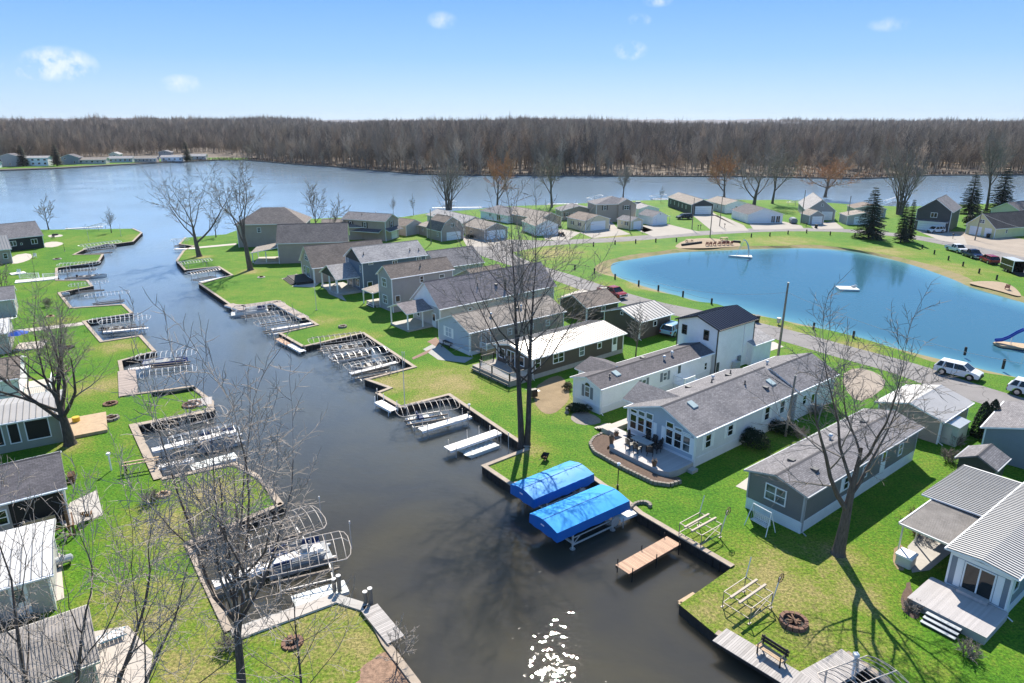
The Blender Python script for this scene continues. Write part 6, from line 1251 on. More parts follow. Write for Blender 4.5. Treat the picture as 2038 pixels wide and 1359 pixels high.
# ------------------------------------------------------------------ yard furniture
def fire_pit(px,py,r,label,mat='stone',h=.26):
    e=thing('fire_pit',label,'fire pit',P(px,py)); n=max(8,int(2*PI*r/.32)); rnd=random.Random(int(px)); me=None
    for k in range(n):
        if me is None: b=MB(); w=PI*r/n*.94; b.add([(-.13,-w*.9,0),(.13,-w*1.08,0),(.13,w*1.08,0),(-.13,w*.9,0),(-.11,-w*.86,h),(.11,-w*1.02,h),(.11,w*1.02,h),(-.11,w*.86,h)],[(0,3,2,1),(4,5,6,7),(0,1,5,4),(1,2,6,5),(2,3,7,6),(3,0,4,7)]); me=b.mesh('stone',mat)
        a=2*PI*k/n; o=link('stone',me,e,loc=(math.cos(a)*r,math.sin(a)*r,0),rz=a+rnd.uniform(-.06,.06)); o.scale=(1,1,rnd.uniform(.85,1.15))
    b=MB(); b.cyl((0,0),r-.1,.0,.05,16); b.build('ash_bed','ash',e); b=MB()
    for k in range(5): a=rnd.uniform(0,PI); b.bar((-math.cos(a)*r*.6,-math.sin(a)*r*.6,.08+.05*k),(math.cos(a)*r*.6,math.sin(a)*r*.6,.08+.05*k),.09)
    b.build('log','brown_wood',e); return e
fire_pit(1579,1240,.72,'ring fire pit of brown stones near the bottom right dock','rust_stone'); fire_pit(222,834,.62,'round stone fire pit on the left lawn beside the forked tree','stone'); fire_pit(382,806,.85,'low brick fire ring by the square plank deck','rust_stone',.18)
fire_pit(220,804,.6,'half hidden fire ring behind the forked tree branches','rust_stone',.16); fire_pit(682,651,.5,'small fire pit on the flagpole lawn','stone'); fire_pit(582,1280,.5,'blackened log fire pit on the bottom left point','rust_stone',.12); fire_pit(520,552,.6,'small white ringed fire pit near the leaning tree','pale_concrete',.12); fire_pit(114,516,.7,'pale ringed fire pit on the left point lawn','pale_concrete',.16); fire_pit(110,468,.6,'fire pit on the round patio by the lake','black',.35); fire_pit(326,985,.45,'ring of firewood on the left lawn below the slip','tan_wood',.15); fire_pit(100,630,.5,'wood scrap fire pit beyond the forked tree','tan_wood',.1); fire_pit(138,692,.5,'dark fire ring amid yellowed grass','black',.2)
# porch swing
e=thing('porch_swing','white lattice porch swing beside the dark grey mobile home','swing',P(1512,1052),azi(P(1492,1040),P(1530,1062)))
f=MB()
for s in (-1,1): f.tube([(s*.95,-.55,0),(s*.8,0,1.75)],.035,6); f.tube([(s*.95,.55,0),(s*.8,0,1.75)],.035,6)
f.tube([(-.8,0,1.75),(.8,0,1.75)],.04,6); f.build('swing_frame','trim',e); b=MB()
for k in range(9): b.box(-.72+k*.16,-.3,.52,-.62+k*.16,.18,.55)
for k in range(4): b.box(-.72,-.3+k*.14,.555,.72,-.24+k*.14,.57)
b.build('seat','white_deck',e); b=MB()
for k in range(9): b.box(-.72+k*.16,.2,.56,-.63+k*.16,.23,1.12)
for k in range(4): b.box(-.72,.17,.62+k*.15,.72,.2,.69+k*.15)
b.build('backrest','white_deck',e); b=MB()
for s in (-1,1):
    for y in (-.25,.2): b.tube([(s*.7,y,.55),(s*.74,0,1.72)],.012,4)
b.build('chain','alu_dull',e)
# bench on the grey dock
A=P(1512,1296,.22);B=P(1556,1325,.22); e=thing('park_bench','weathered bench with dark back standing on the grey plank dock','bench',((A+B)/2),azi(A,B))
for k in range(3): b=MB(); b.box(-.85,-.28+k*.17,.42,.85,-.13+k*.17,.46); b.build('seat_slat','tan_wood',e)
for k in range(2): b=MB(); b.box(-.85,.26+k*.03,.55+k*.2,.85,.30+k*.03,.72+k*.2); b.build('back_slat','black_wood',e)
for s in (-.7,.7): b=MB(); b.bar((s,-.25,0),(s,-.25,.42),.07); b.bar((s,.25,0),(s,.33,.95),.07); b.bar((s,-.28,.4),(s,.25,.4),.07); b.bar((s,-.3,.65),(s,.3,.65),.06); b.bar((s,-.25,.4),(s,-.27,.65),.05); b.build('leg','black_wood',e)
# dining set on the deck of the double wide
hb=bpy.data.objects['front_deck']; dr=None
for o in bpy.data.objects:
    if o.get('label','').startswith('broad grey deck'): dr=o
dm=Matrix.Translation(dr.location)@Matrix.Rotation(dr.rotation_euler[2],4,'Z'); dz=.62
def on_deck(x,y): q=dm@Vector((x,y,dz)); return q
DA=dr.rotation_euler[2]
e=thing('dining_table','long grey outdoor dining table on the broad grey deck','table',on_deck(2.9,-1.35),DA)
for k in range(6): b=MB(); b.box(-1.0,-.47+k*.16,.70,1.0,-.33+k*.16,.74); b.build('slat','vent_light',e)
for x in (-.85,.85):
    for y in (-.38,.38): b=MB(); b.box(x-.04,y-.04,0,x+.04,y+.04,.70); b.build('leg','black',e)
def chair(x,y,rz,label,adir=False):
    e=thing('patio_chair',label,'chair',on_deck(x,y),DA+rz,'black chairs round the deck dining table')
    s=MB(); s.box(-.27,-.27,.40,.27,.25,.45); s.build('seat','black',e); b=MB()
    for k in range(5): b.bar((-.22+k*.11,.25,.45),(-.24+k*.12,.36,1.05+.06*math.sin(PI*k/4)),.085,.02)
    b.build('backrest','black',e)
    for sx in (-.25,.25):
        for sy in (-.24,.24): q=MB(); q.bar((sx,sy,0),(sx,sy,.62 if sy<0 else .45),.05); q.build('leg','black',e)
        q=MB(); q.box(sx-.05,-.28,.62,sx+.05,.28,.65); q.build('armrest','black',e)
    return e
for i,(x,y,rz,l) in enumerate(((1.5,-1.3,R_(90),'black patio chair at the left end of the grey table'),(2.3,-2.35,R_(180),'black patio chair with its back to the canal, left one'),(3.3,-2.4,R_(180),'black patio chair with its back to the canal, middle one'),(4.4,-2.0,R_(215),'black patio chair at the right front corner of the grey table'),(4.35,-1.05,R_(-90),'black patio chair at the right end of the grey table'),(2.6,-.45,0,'black patio chair against the house, left of the tall pair'),(3.4,-.45,0,'tall black patio chair between the windows of the double wide'),(4.0,-.4,R_(-20),'tall black patio chair nearest the right front windows'))): chair(x,y,rz,l)
for x,y,l,h in ((-.2,-1.4,'round planter tub beside the deck steps',.35),(5.9,-3.2,'square brown planter on the rounded deck corner',.5),(.6,-2.9,'tall wicker planter at the left deck edge',.75)):
    e=thing('planter_pot',l,'planter',on_deck(x,y),DA); b=MB(); b.tube([(0,0,0),(0,0,h)],[.16,.26],10); b.build('pot','brown_wood',e); c=MB(); c.cyl((0,0),.23,h-.01,h+.015,10); c.build('soil','ash',e); c=MB()
    for k in range(14): a=k*2.4; c.bar((0,0,h),(math.cos(a)*.2,math.sin(a)*.2,h+.22),.025)
    c.build('plant','twig',e)
# trash / bins / small items
def tank(px,py,label):
    e=thing('water_tank',label,'tank',P(px,py),R_(40)); b=MB(); b.prism([(-.42,-.5),(.42,-.5),(.5,-.42),(.5,.42),(.42,.5),(-.42,.5),(-.5,.42),(-.5,-.42)],0,.72); b.build('body','cream',e); b=MB(); b.prism([(-.5,-.55),(.5,-.55),(.55,-.5),(.55,.5),(.5,.55),(-.5,.55),(-.55,.5),(-.55,-.5)],.72,.84); b.build('lid','white_paint',e)
tank(1801,1122,'cream storage box with white lid beside the carport patio')
def lamp(px,py,label,h=2.1):
    e=thing('yard_lamp',label,'lamp post',P(px,py)); b=MB(); b.tube([(0,0,0),(0,0,h)],.04,8); b.cyl((0,0),.09,0,.35,8); b.build('lamp_pole','black',e); b=MB(); b.cyl((0,0),.09,h,h+.22,8,r2=.13); b.build('lantern','lamp_glass',e); b=MB(); b.cyl((0,0),.17,h+.22,h+.32,8,r2=.03); b.build('lantern_cap','white_paint',e)
lamp(1229,972,'black yard lamp with white lantern behind the blue canopies'); lamp(934,826,'dark bank light post beside the narrow white dock',1.0)
def flagpole(px,py,topy,label,mat='alu',r=.045):
    base=P(px,py); h=height_at(base,topy); e=thing('flagpole',label,'flagpole',base); b=MB(); b.tube([(0,0,0),(0,0,h)],[r,r*.6],8); b.build('pole',mat,e); b=MB(); b.tube([(0,0,h),(0,0,h+.06),(0,0,h+.14)],[.03,.07,.02],8); b.build('finial','alu',e); b=MB(); b.cyl((0,0),.14,0,.12,10); b.build('base','concrete',e); b=MB(); b.tube([(.06,0,1.2),(.06,0,h-.1)],.008,4); b.build('rope','white_deck',e)
flagpole(630,617,538,'slim white flagpole on the bright right bank lawn'); flagpole(806,812,702,'slim grey flagpole rising beside the paddle boat lift'); flagpole(177,480,447,'white flagpole on the left point lawn'); flagpole(241,470,447,'thin white mast on the tip of the left point lawn'); flagpole(129,500,485,'short dark post on the left point lawn','black'); flagpole(395,490,470,'short dark post by the small inlet','black'); flagpole(1857,420,405,'bird house pole by the charcoal house','alu')
def clothes(px,py,label):
    e=thing('yard_post',label,'post',P(px,py)); b=MB(); b.bar((0,0,0),(0,0,1.5),.1); b.build('post','trim',e); b=MB(); b.box(-.13,-.13,1.5,.13,.13,1.68); b.build('cap','trim',e)
clothes(222,936,'white post with cap on the left lawn'); clothes(1695,1350,'small dark post light on the bottom right grass')
e=thing('sawhorse_table','narrow plank workbench standing at the second left slip','bench',P(283,935),azi(P(258,933),P(305,925))); 
for y in (-.3,.3): b=MB(); b.box(-1.4,y-.09,.8,1.4,y+.09,.86); b.build('plank','tan_wood',e)
for x in (-1.2,1.2): b=MB(); b.bar((x,-.3,0),(x,-.3,.8),.08); b.bar((x,.3,0),(x,.3,.8),.08); b.bar((x,-.3,.5),(x,.3,.5),.06); b.build('leg','black_wood',e)
for q,l in (((666,1176),'wooden bollard stack at the bottom left seawall corner'),((728,1202),'pair of thick timber mooring posts on the bottom left point')):
    e=thing('mooring_post',l,'post',P(*q)); 
    for dx,h in ((0,.9),(.32,1.15)): b=MB(); b.cyl((dx,0),.14,0,h,9); b.build('post','wood_pole',e); b=MB(); b.cyl((dx,0),.16,h,h+.05,9); b.build('cap','white_deck',e)
e=thing('barbecue_grill','black covered grill beside the twin trunk tree','grill',P(1062,792),R_(30)); b=MB(); b.box(-.35,-.28,.2,.35,.28,.8); b.build('body','black',e); b=MB(); b.yprism([(-.28,.8),(.28,.8),(.22,1.05),(-.22,1.05)],-.35,.35); b.build('lid','black',e); b=MB(); b.box(.35,-.2,.72,.75,.2,.76); b.build('side_shelf','alu_dull',e); b=MB(); b.bar((-.35,.3,.9),(-.9,.35,1.1),.05); b.build('handle','alu',e)
e=thing('wheelbarrow','overturned black wheelbarrow by the twin trunk tree roots','wheelbarrow',P(1085,915),R_(70)); b=MB(); b.add([(-.5,-.3,.5),(.4,-.3,.55),(.4,.3,.55),(-.5,.3,.5),(-.3,-.2,.2),(.25,-.2,.2),(.25,.2,.2),(-.3,.2,.2)],[(0,1,5,4),(1,2,6,5),(2,3,7,6),(3,0,4,7),(4,5,6,7)]); b.build('tray','black',e); b=MB(); b.tube([(.5,-.04,.2),(.5,.04,.2)],.2,12); b.build('wheel','rubber',e); b=MB(); b.bar((.5,0,.2),(-1.0,.28,.45),.04); b.bar((.5,0,.2),(-1.0,-.28,.45),.04); b.build('handle','brown_wood',e)
e=thing('lawn_statue','small stone yard ornament beside the white mobile home','ornament',P(1128,822)); b=MB(); b.tube([(0,0,0),(0,0,.15),(0,0,.3),(0,0,.55),(0,0,.62)],[.25,.22,.1,.14,.05],10); b.build('body','stone',e)
e=thing('picnic_table','dark picnic bench at the front wall of the taupe mobile home','table',P(893,690),R_(-40)); b=MB(); b.box(-.9,-.35,.7,.9,.35,.75); b.build('tabletop','black_wood',e)
for y in (-.65,.65): b=MB(); b.box(-.9,y-.12,.42,.9,y+.12,.46); b.build('seat','black_wood',e)
for x in (-.7,.7): b=MB(); b.bar((x,-.7,0),(x,-.2,.7),.07); b.bar((x,.7,0),(x,.2,.7),.07); b.bar((x,-.7,.4),(x,.7,.4),.06); b.build('leg','black_wood',e)
e=thing('stone_ring','curved stone planting nook behind the front blue canopy','planter',P(1275,1012),R_(40))
for k in range(9): a=-.6+k*.35; b=MB(); b.box(math.cos(a)*.9-.14,math.sin(a)*.6-.1,0,math.cos(a)*.9+.14,math.sin(a)*.6+.1,.26); b.build('stone','stone',e)
e=thing('patio_umbrella','blue patio umbrella over a table on the left bank','umbrella',P(40,692)); b=MB(); n=8; b.add([(0,0,2.5)]+[(math.cos(2*PI*k/n)*1.4,math.sin(2*PI*k/n)*1.4,2.0) for k in range(n)],[(0,k+1,(k+1)%n+1) for k in range(n)]); b.build('canopy','slide_blue',e); b=MB(); b.tube([(0,0,0),(0,0,2.5)],.03,6); b.build('pole','alu',e)
dock((32,690),(90,684),3.6,'pale square patio deck under the blue umbrella','pale_concrete',.1,0)
e=thing('lawn_chair','pair of weathered chairs half hidden behind the forked tree','chair',P(125,745),R_(40))
for k in (-.5,.5): b=MB(); b.box(k-.3,-.3,.3,k+.3,.3,.36); b.bar((k-.25,.3,.36),(k-.25,.5,.9),.12,.03); b.bar((k,.3,.36),(k,.5,.95),.12,.03); b.bar((k+.25,.3,.36),(k+.25,.5,.9),.12,.03); b.build('seat','brown_wood',e)
# covered grill and spa items on the bottom left patio
e=thing('chaise_lounge','blue striped lounge folded on the bottom left patio','chair',P(218,1275),R_(35)); b=MB()
for k in range(8): b.box(-.9+k*.22,-.35,.3,-.74+k*.22,.35,.34)
b.build('slats','alu',e); b=MB(); b.bar((-.9,-.35,.28),(.9,-.35,.28),.05); b.bar((-.9,.35,.28),(.9,.35,.28),.05); b.bar((-.7,-.35,0),(-.7,-.35,.28),.05); b.bar((.7,.35,0),(.7,.35,.28),.05); b.bar((.7,-.35,0),(.7,-.35,.28),.05); b.bar((-.7,.35,0),(-.7,.35,.28),.05); b.build('frame','teal',e)
# ------------------------------------------------------------------ pond furniture
pr=[(1181,490),(1224,486),(1265,484),(1305,482),(1346,481),(1495,472),(1532,470),(1568,466),(1605,464),(1652,468),(1701,472),(1752,475),(1835,495),(1859,506),(1887,518),(1916,530),(1948,544),(1983,557),(1144,536),(1183,543),(1224,555),(1271,568),(1310,578),(1359,590),(1416,605),(1619,655),(1698,672),(1920,705),(1996,732)]
mp=None; ORD='first second third fourth fifth sixth seventh eighth ninth tenth eleventh twelfth'.split()
def bl(k):
    if k<12: return f'dark timber bollard, {ORD[k]} from the left in the row below the upper road'
    if k<18: return f'dark timber bollard, {ORD[k-12]} down the right pond bank from the two firs'
    if k<27: return f'dark timber bollard, {ORD[k-18]} from the left in the row along the lower road'
    return ('dark timber bollard on the pond bank just left of the white suv','thick dark timber bollard on the pond bank right of the white suv')[k-27]
for k,q in enumerate(pr):
    if mp is None: b=MB(); b.tube([(0,0,-.1),(0,0,.85),(0,0,.92)],[.13,.13,.09],8); mp=b.mesh('bollard','black_wood')
    h_=.95 if k!=28 else 1.1
    o=link('bollard',mp,None,bl(k),None,'bollard','timber bollards round the pond',P(*q),k*.7); o.scale=(1.25,1.25,h_*1.15)
wr=MB()
ring=[18,19,20,21,22,23,24]
for a,c in zip(ring[:-1],ring[1:]):
    A=P(*pr[a]);B=P(*pr[c])
    for z in (.75,): wr.tube([(A.x,A.y,z),((A.x+B.x)/2,(A.y+B.y)/2,z-.12),(B.x,B.y,z)],.018,4)
wr.build('rope_rail','wood_pole',label='thin rope strung between bollards on the near pond bank',cat='rope')
def beach_chair(px,py,rz,label):
    e=thing('beach_chair',label,'chair',P(px,py),rz,'red wooden chairs on the pond beach'); b=MB(); b.box(-.3,-.3,.35,.3,.3,.41); b.build('seat','red_wood',e); b=MB()
    for k in range(4): b.bar((-.24+k*.16,.28,.38),(-.27+k*.18,.5,1.05),.14,.03)
    b.build('backrest','red_wood',e)
    for s in (-.3,.3): q=MB(); q.bar((s,-.3,0),(s,-.3,.6),.07); q.bar((s,.3,0),(s,.1,.6),.07); q.bar((s,-.35,.6),(s,.3,.6),.12,.03); q.build('leg','red_wood',e)
nm=['first','second','third','fourth','fifth','sixth','seventh']
for k,x in enumerate((1407,1414,1422,1431,1439,1447,1455)): beach_chair(x,489-.35*k,R_(180+(-12+4*k)),f'{nm[k]} red beach chair from the left in the row of seven on the sand')
beach_chair(2004,576,R_(150),'reddish chair on the right pond beach by a bollard')
def picnic(px,py,rz,label):
    e=thing('picnic_table',label,'table',P(px,py),rz)
    for k in range(5): b=MB(); b.box(-.95,-.4+k*.165,.72,.95,-.25+k*.165,.76); b.build('table_board','tan_wood',e)
    for y in (-.72,.72): b=MB(); b.box(-.95,y-.13,.42,.95,y+.13,.46); b.build('seat','tan_wood',e)
    for x in (-.7,.7): b=MB(); b.bar((x,-.75,0),(x,-.25,.72),.08); b.bar((x,.75,0),(x,.25,.72),.08); b.bar((x,-.75,.4),(x,.75,.4),.07); b.build('leg','brown_wood',e)
picnic(1372,482,R_(5),'picnic table on the pond beach left of the lamp pole'); picnic(1441,478,R_(5),'picnic table on the pond beach behind the red chairs')
fire_pit(1444,483,.8,'low black fire ring among the red beach chairs','black',.35)
for A_,B_,l in (((1357,489),(1396,484),'black drain pipe edging the left end of the pond beach'),((1458,482),(1474,483),'black drain pipe edging the right end of the pond beach')):
    A=P(*A_);B=P(*B_); e=thing('drain_pipe',l,'pipe',A,azi(A,B)); L=(B-A).length; b=MB(); b.tube([(0,0,.25),(L,0,.25)],.28,10); b.build('pipe','black',e)
    for k in range(int(L/.8)): q=MB(); q.tube([(.4+k*.8,0,.25),(.5+k*.8,0,.25)],.31,10); q.build('collar','black',e)
e=thing('swim_raft','low white swim raft with ladder in the middle of the pond','raft',(*P(1686,576,PZ).xy,PZ),R_(-6)); b=MB(); b.box(-1.7,-1.3,.05,1.7,1.3,.34); b.build('deck','raft',e)
b=MB(); b.box(-1.6,-1.2,-.2,1.6,1.2,.05); b.build('float_drum','black',e); b=MB(); b.tube([(1.4,.3,.3),(1.4,.3,.8),(1.7,.3,.8),(1.78,.3,0)],.03,5); b.tube([(1.4,.8,.3),(1.4,.8,.8),(1.7,.8,.8),(1.78,.8,0)],.03,5); b.build('ladder','alu',e); b=MB(); b.box(.9,.2,.34,1.5,.8,.6); b.build('step_box','boat_grey',e)
def slide_raft(px,py,rz,label,smat,sc):
    e=thing('slide_raft',label,'raft',(*P(px,py,PZ).xy,PZ),rz); e.scale=(sc,sc,sc); n=14
    b=MB(); b.prism([(2.6,0),(1.8,1.2),(-1.8,1.3),(-2.2,0),(-1.8,-1.3),(1.8,-1.2)],.1,.38); b.build('deck','tan_wood',e); b=MB(); b.prism([(2.4,0),(1.7,1.1),(-1.7,1.2),(-2.0,0),(-1.7,-1.2),(1.7,-1.1)],-.2,.1); b.build('float_drum','black',e)
    pts=[(-1.2,0,2.6),(-.6,0,2.6),(.0,0,2.15),(.8,0,1.35),(1.6,0,.8),(2.4,0,.62)]; s=MB()
    for (xa,_,za),(xb,_,zb) in zip(pts[:-1],pts[1:]):
        s.quad((xa,-.33,za),(xb,-.33,zb),(xb,.33,zb),(xa,.33,za))
        for y in (-.33,.33): s.add([(xa,y-.03,za-.05),(xb,y-.03,zb-.05),(xb,y-.03,zb+.28),(xa,y-.03,za+.28),(xa,y+.03,za-.05),(xb,y+.03,zb-.05),(xb,y+.03,zb+.28),(xa,y+.03,za+.28)],[(0,1,2,3),(7,6,5,4),(3,2,6,7)])
    s.build('slide_chute',smat,e); l=MB()
    for y in (-.3,.3): l.tube([(-1.5,y,.38),(-1.25,y,2.6),(-1.25,y,3.2),(-.8,y,3.2),(-.7,y,2.7)],.035,5); l.tube([(.5,y,.38),(.4,y,1.7)],.035,5)
    for k in range(7): l.bar((-1.48+.035*k,-.3,.65+k*.29),(-1.48+.035*k,.3,.65+k*.29),.10,.05)
    l.build('ladder','trim',e)
slide_raft(2018,691,R_(155),'wooden slide raft with navy slide and white ladder at right edge of pond','slide_blue',.95)
e=thing('slide_raft','small triangular raft with curved blue sail slide near the beach','raft',(*P(1473,512,PZ).xy,PZ),R_(-8)); b=MB(); b.prism([(-2.6,.3),(2.4,-1.2),(2.6,1.2)],.05,.35); b.build('deck','raft',e); b=MB(); b.prism([(-2.3,.2),(2.2,-1.0),(2.4,1.0)],-.2,.05); b.build('float_drum','black',e); s=MB()
for i in range(10):
    a=PI*.55*i/9; a2=PI*.55*(i+1)/9
    s.add([(.4+2.0*math.sin(a)*.7,-.45*(1),4.0*math.cos(a)*.9+.3),(.4+2.0*math.sin(a2)*.7,-.45,max(.35,4.0*math.cos(a2)*.9+.3)),(.4+2.0*math.sin(a2)*.7,.45,max(.35,4.0*math.cos(a2)*.9+.3)),(.4+2.0*math.sin(a)*.7,.45,4.0*math.cos(a)*.9+.3)],[(0,1,2,3),(3,2,1,0)])
s.build('slide_chute','teal',e); s=MB()
for y in (-.5,.5): s.tube([(.4+2.0*math.sin(PI*.55*i/9)*.7,y,max(.4,4.0*math.cos(PI*.55*i/9)*.9+.35)) for i in range(10)],.09,5)
s.build('slide_rim','raft',e); s=MB(); s.tube([(-.9,-.4,.3),(.4,-.45,3.9)],.03,5); s.tube([(-.9,.4,.3),(.4,.45,3.9)],.03,5); s.build('ladder','alu',e)
e=thing('mesh_bin','wire trash basket on the near pond bank','bin',P(1549,646)); b=MB(); b.tube([(0,0,.3),(0,0,1.05)],[.26,.32],10); b.build('basket','alu_dull',e); b=MB(); b.bar((0,0,0),(0,0,.4),.06); b.build('post','black',e)
# ------------------------------------------------------------------ poles and wires
def pole(px,py,topy,label,lean=0.0,r=.15,arm=False,light=False):
    base=P(px,py); h=height_at(base,topy); e=thing('utility_pole',label,'utility pole',base); b=MB(); b.tube([(0,0,-.1),(lean*h*.5,0,h*.5),(lean*h,0,h)],[r,r*.85,r*.65],9); b.build('pole','wood_pole',e)
    if arm:
        q=MB(); q.bar((lean*h*.94-.7,0,h*.94),(lean*h*.94+.7,0,h*.94),.1); q.build('crossarm','wood_pole',e)
    q=MB(); q.cyl((lean*h,0),r*.8,h-.02,h+.08,8); q.build('pole_cap','alu_dull',e)
    if light: q=MB(); q.tube([(0,0,h*.8),(.5,0,h*.86),(.9,0,h*.85)],.03,5); q.build('lamp_arm','alu',e); q=MB(); q.box(.8,-.14,h*.83,1.2,.14,h*.85+.06); q.build('lamp_head','vent_light',e)
    return base+Vector((lean*h,0,h))
t1=pole(1548,712,563,'grey wooden utility pole by the road beside the white two storey block',.012,.17,False)
t2=pole(1563,868,748,'short weathered utility pole between the two grey homes',.03,.13)
t3=pole(1413,472,418,'utility pole on the road edge above the pond beach',0,.14)
t4=pole(858,485,416,'grey utility pole with light in front of the barn house',.01,.14,light=True)
t5=pole(1253,460,400,'utility pole beside the little cream garage',0,.14)
t6=pole(1377,456,394,'utility pole in front of the dark grey long house',0,.13); t7=pole(1432,450,390,'utility pole by the drive left of the white cottage',.01,.13); t8=pole(1594,445,378,'utility pole at the corner of the small grey garage',.01,.14); t9=pole(1685,446,390,'thin utility pole on the lawn left of the spruce',.01,.12); t10=pole(1940,478,420,'utility pole in front of the yellow house garage',.04,.16); pole(751,470,421,'slim pole before the shuttered two storey house',0,.12); pole(1008,560,487,'slim pole behind the purple roofed house',0,.1)
wires=MB()
def wire(a,b,sag,r=.022):
    wires.tube([a+(b-a)*(k/12)+Vector((0,0,-4*sag*(k/12)*(1-k/12))) for k in range(13)],r,4,cap=False)
    
wire(t1-Vector((0,0,1.2)),P(2060,728,4.2),1.0); wire(t1-Vector((0,0,1.2)),P(1300,560,6.5),.9); wire(t4-Vector((0,0,.8)),P(1010,438,5.5),.5,.03); wire(t10-Vector((0,0,.5)),P(2060,460,4.5),.4,.03)
wires.build('power_line','alu_dull',label='thin power lines strung from the grey roadside pole across the pond',cat='wire')
def mailbox(px,py,label):
    e=thing('mailbox',label,'mailbox',P(px,py)); b=MB(); b.bar((0,0,0),(0,0,1.05),.1); b.build('post','black_wood',e); b=MB(); b.box(-.13,-.25,1.05,.13,.25,1.2); b.tube([(0,-.25,1.2),(0,.25,1.2)],.13,10); b.build('box','black',e)
for q,l in (((1278,464),'black mailbox by the little cream garage'),((1389,457),'left one of two mailboxes on the grass by the road'),((1394,456),'right one of two mailboxes on the grass by the road'),((1442,454),'mailbox right of the pale drive pole'),((1604,452),'mailbox at the small grey garage'),((1896,475),'mailbox on the gravel by the charcoal house')): mailbox(*q,l)
def bin_(px,py,label,mat='black'):
    e=thing('trash_bin',label,'bin',P(px,py)); b=MB(); b.add([(-.25,-.28,.05),(.25,-.28,.05),(.25,.28,.05),(-.25,.28,.05),(-.32,-.36,1.0),(.32,-.36,1.0),(.32,.36,1.0),(-.32,.36,1.0)],[(0,3,2,1),(0,1,5,4),(1,2,6,5),(2,3,7,6),(3,0,4,7)]); b.build('bin_body',mat,e); b=MB(); b.box(-.35,-.4,1.0,.35,.38,1.07); b.build('lid',mat,e); b=MB(); b.tube([(-.3,.34,.12),(.3,.34,.12)],.12,10); b.build('wheel','rubber',e)
bin_(1212,455,'black bin at the corner of the brown roofed cream garage'); bin_(1624,454,'black bin before the small grey garage door'); bin_(1966,473,'black bin beside the yellow house garage door'); bin_(1506,641,'dark bin behind the navy roofed block')
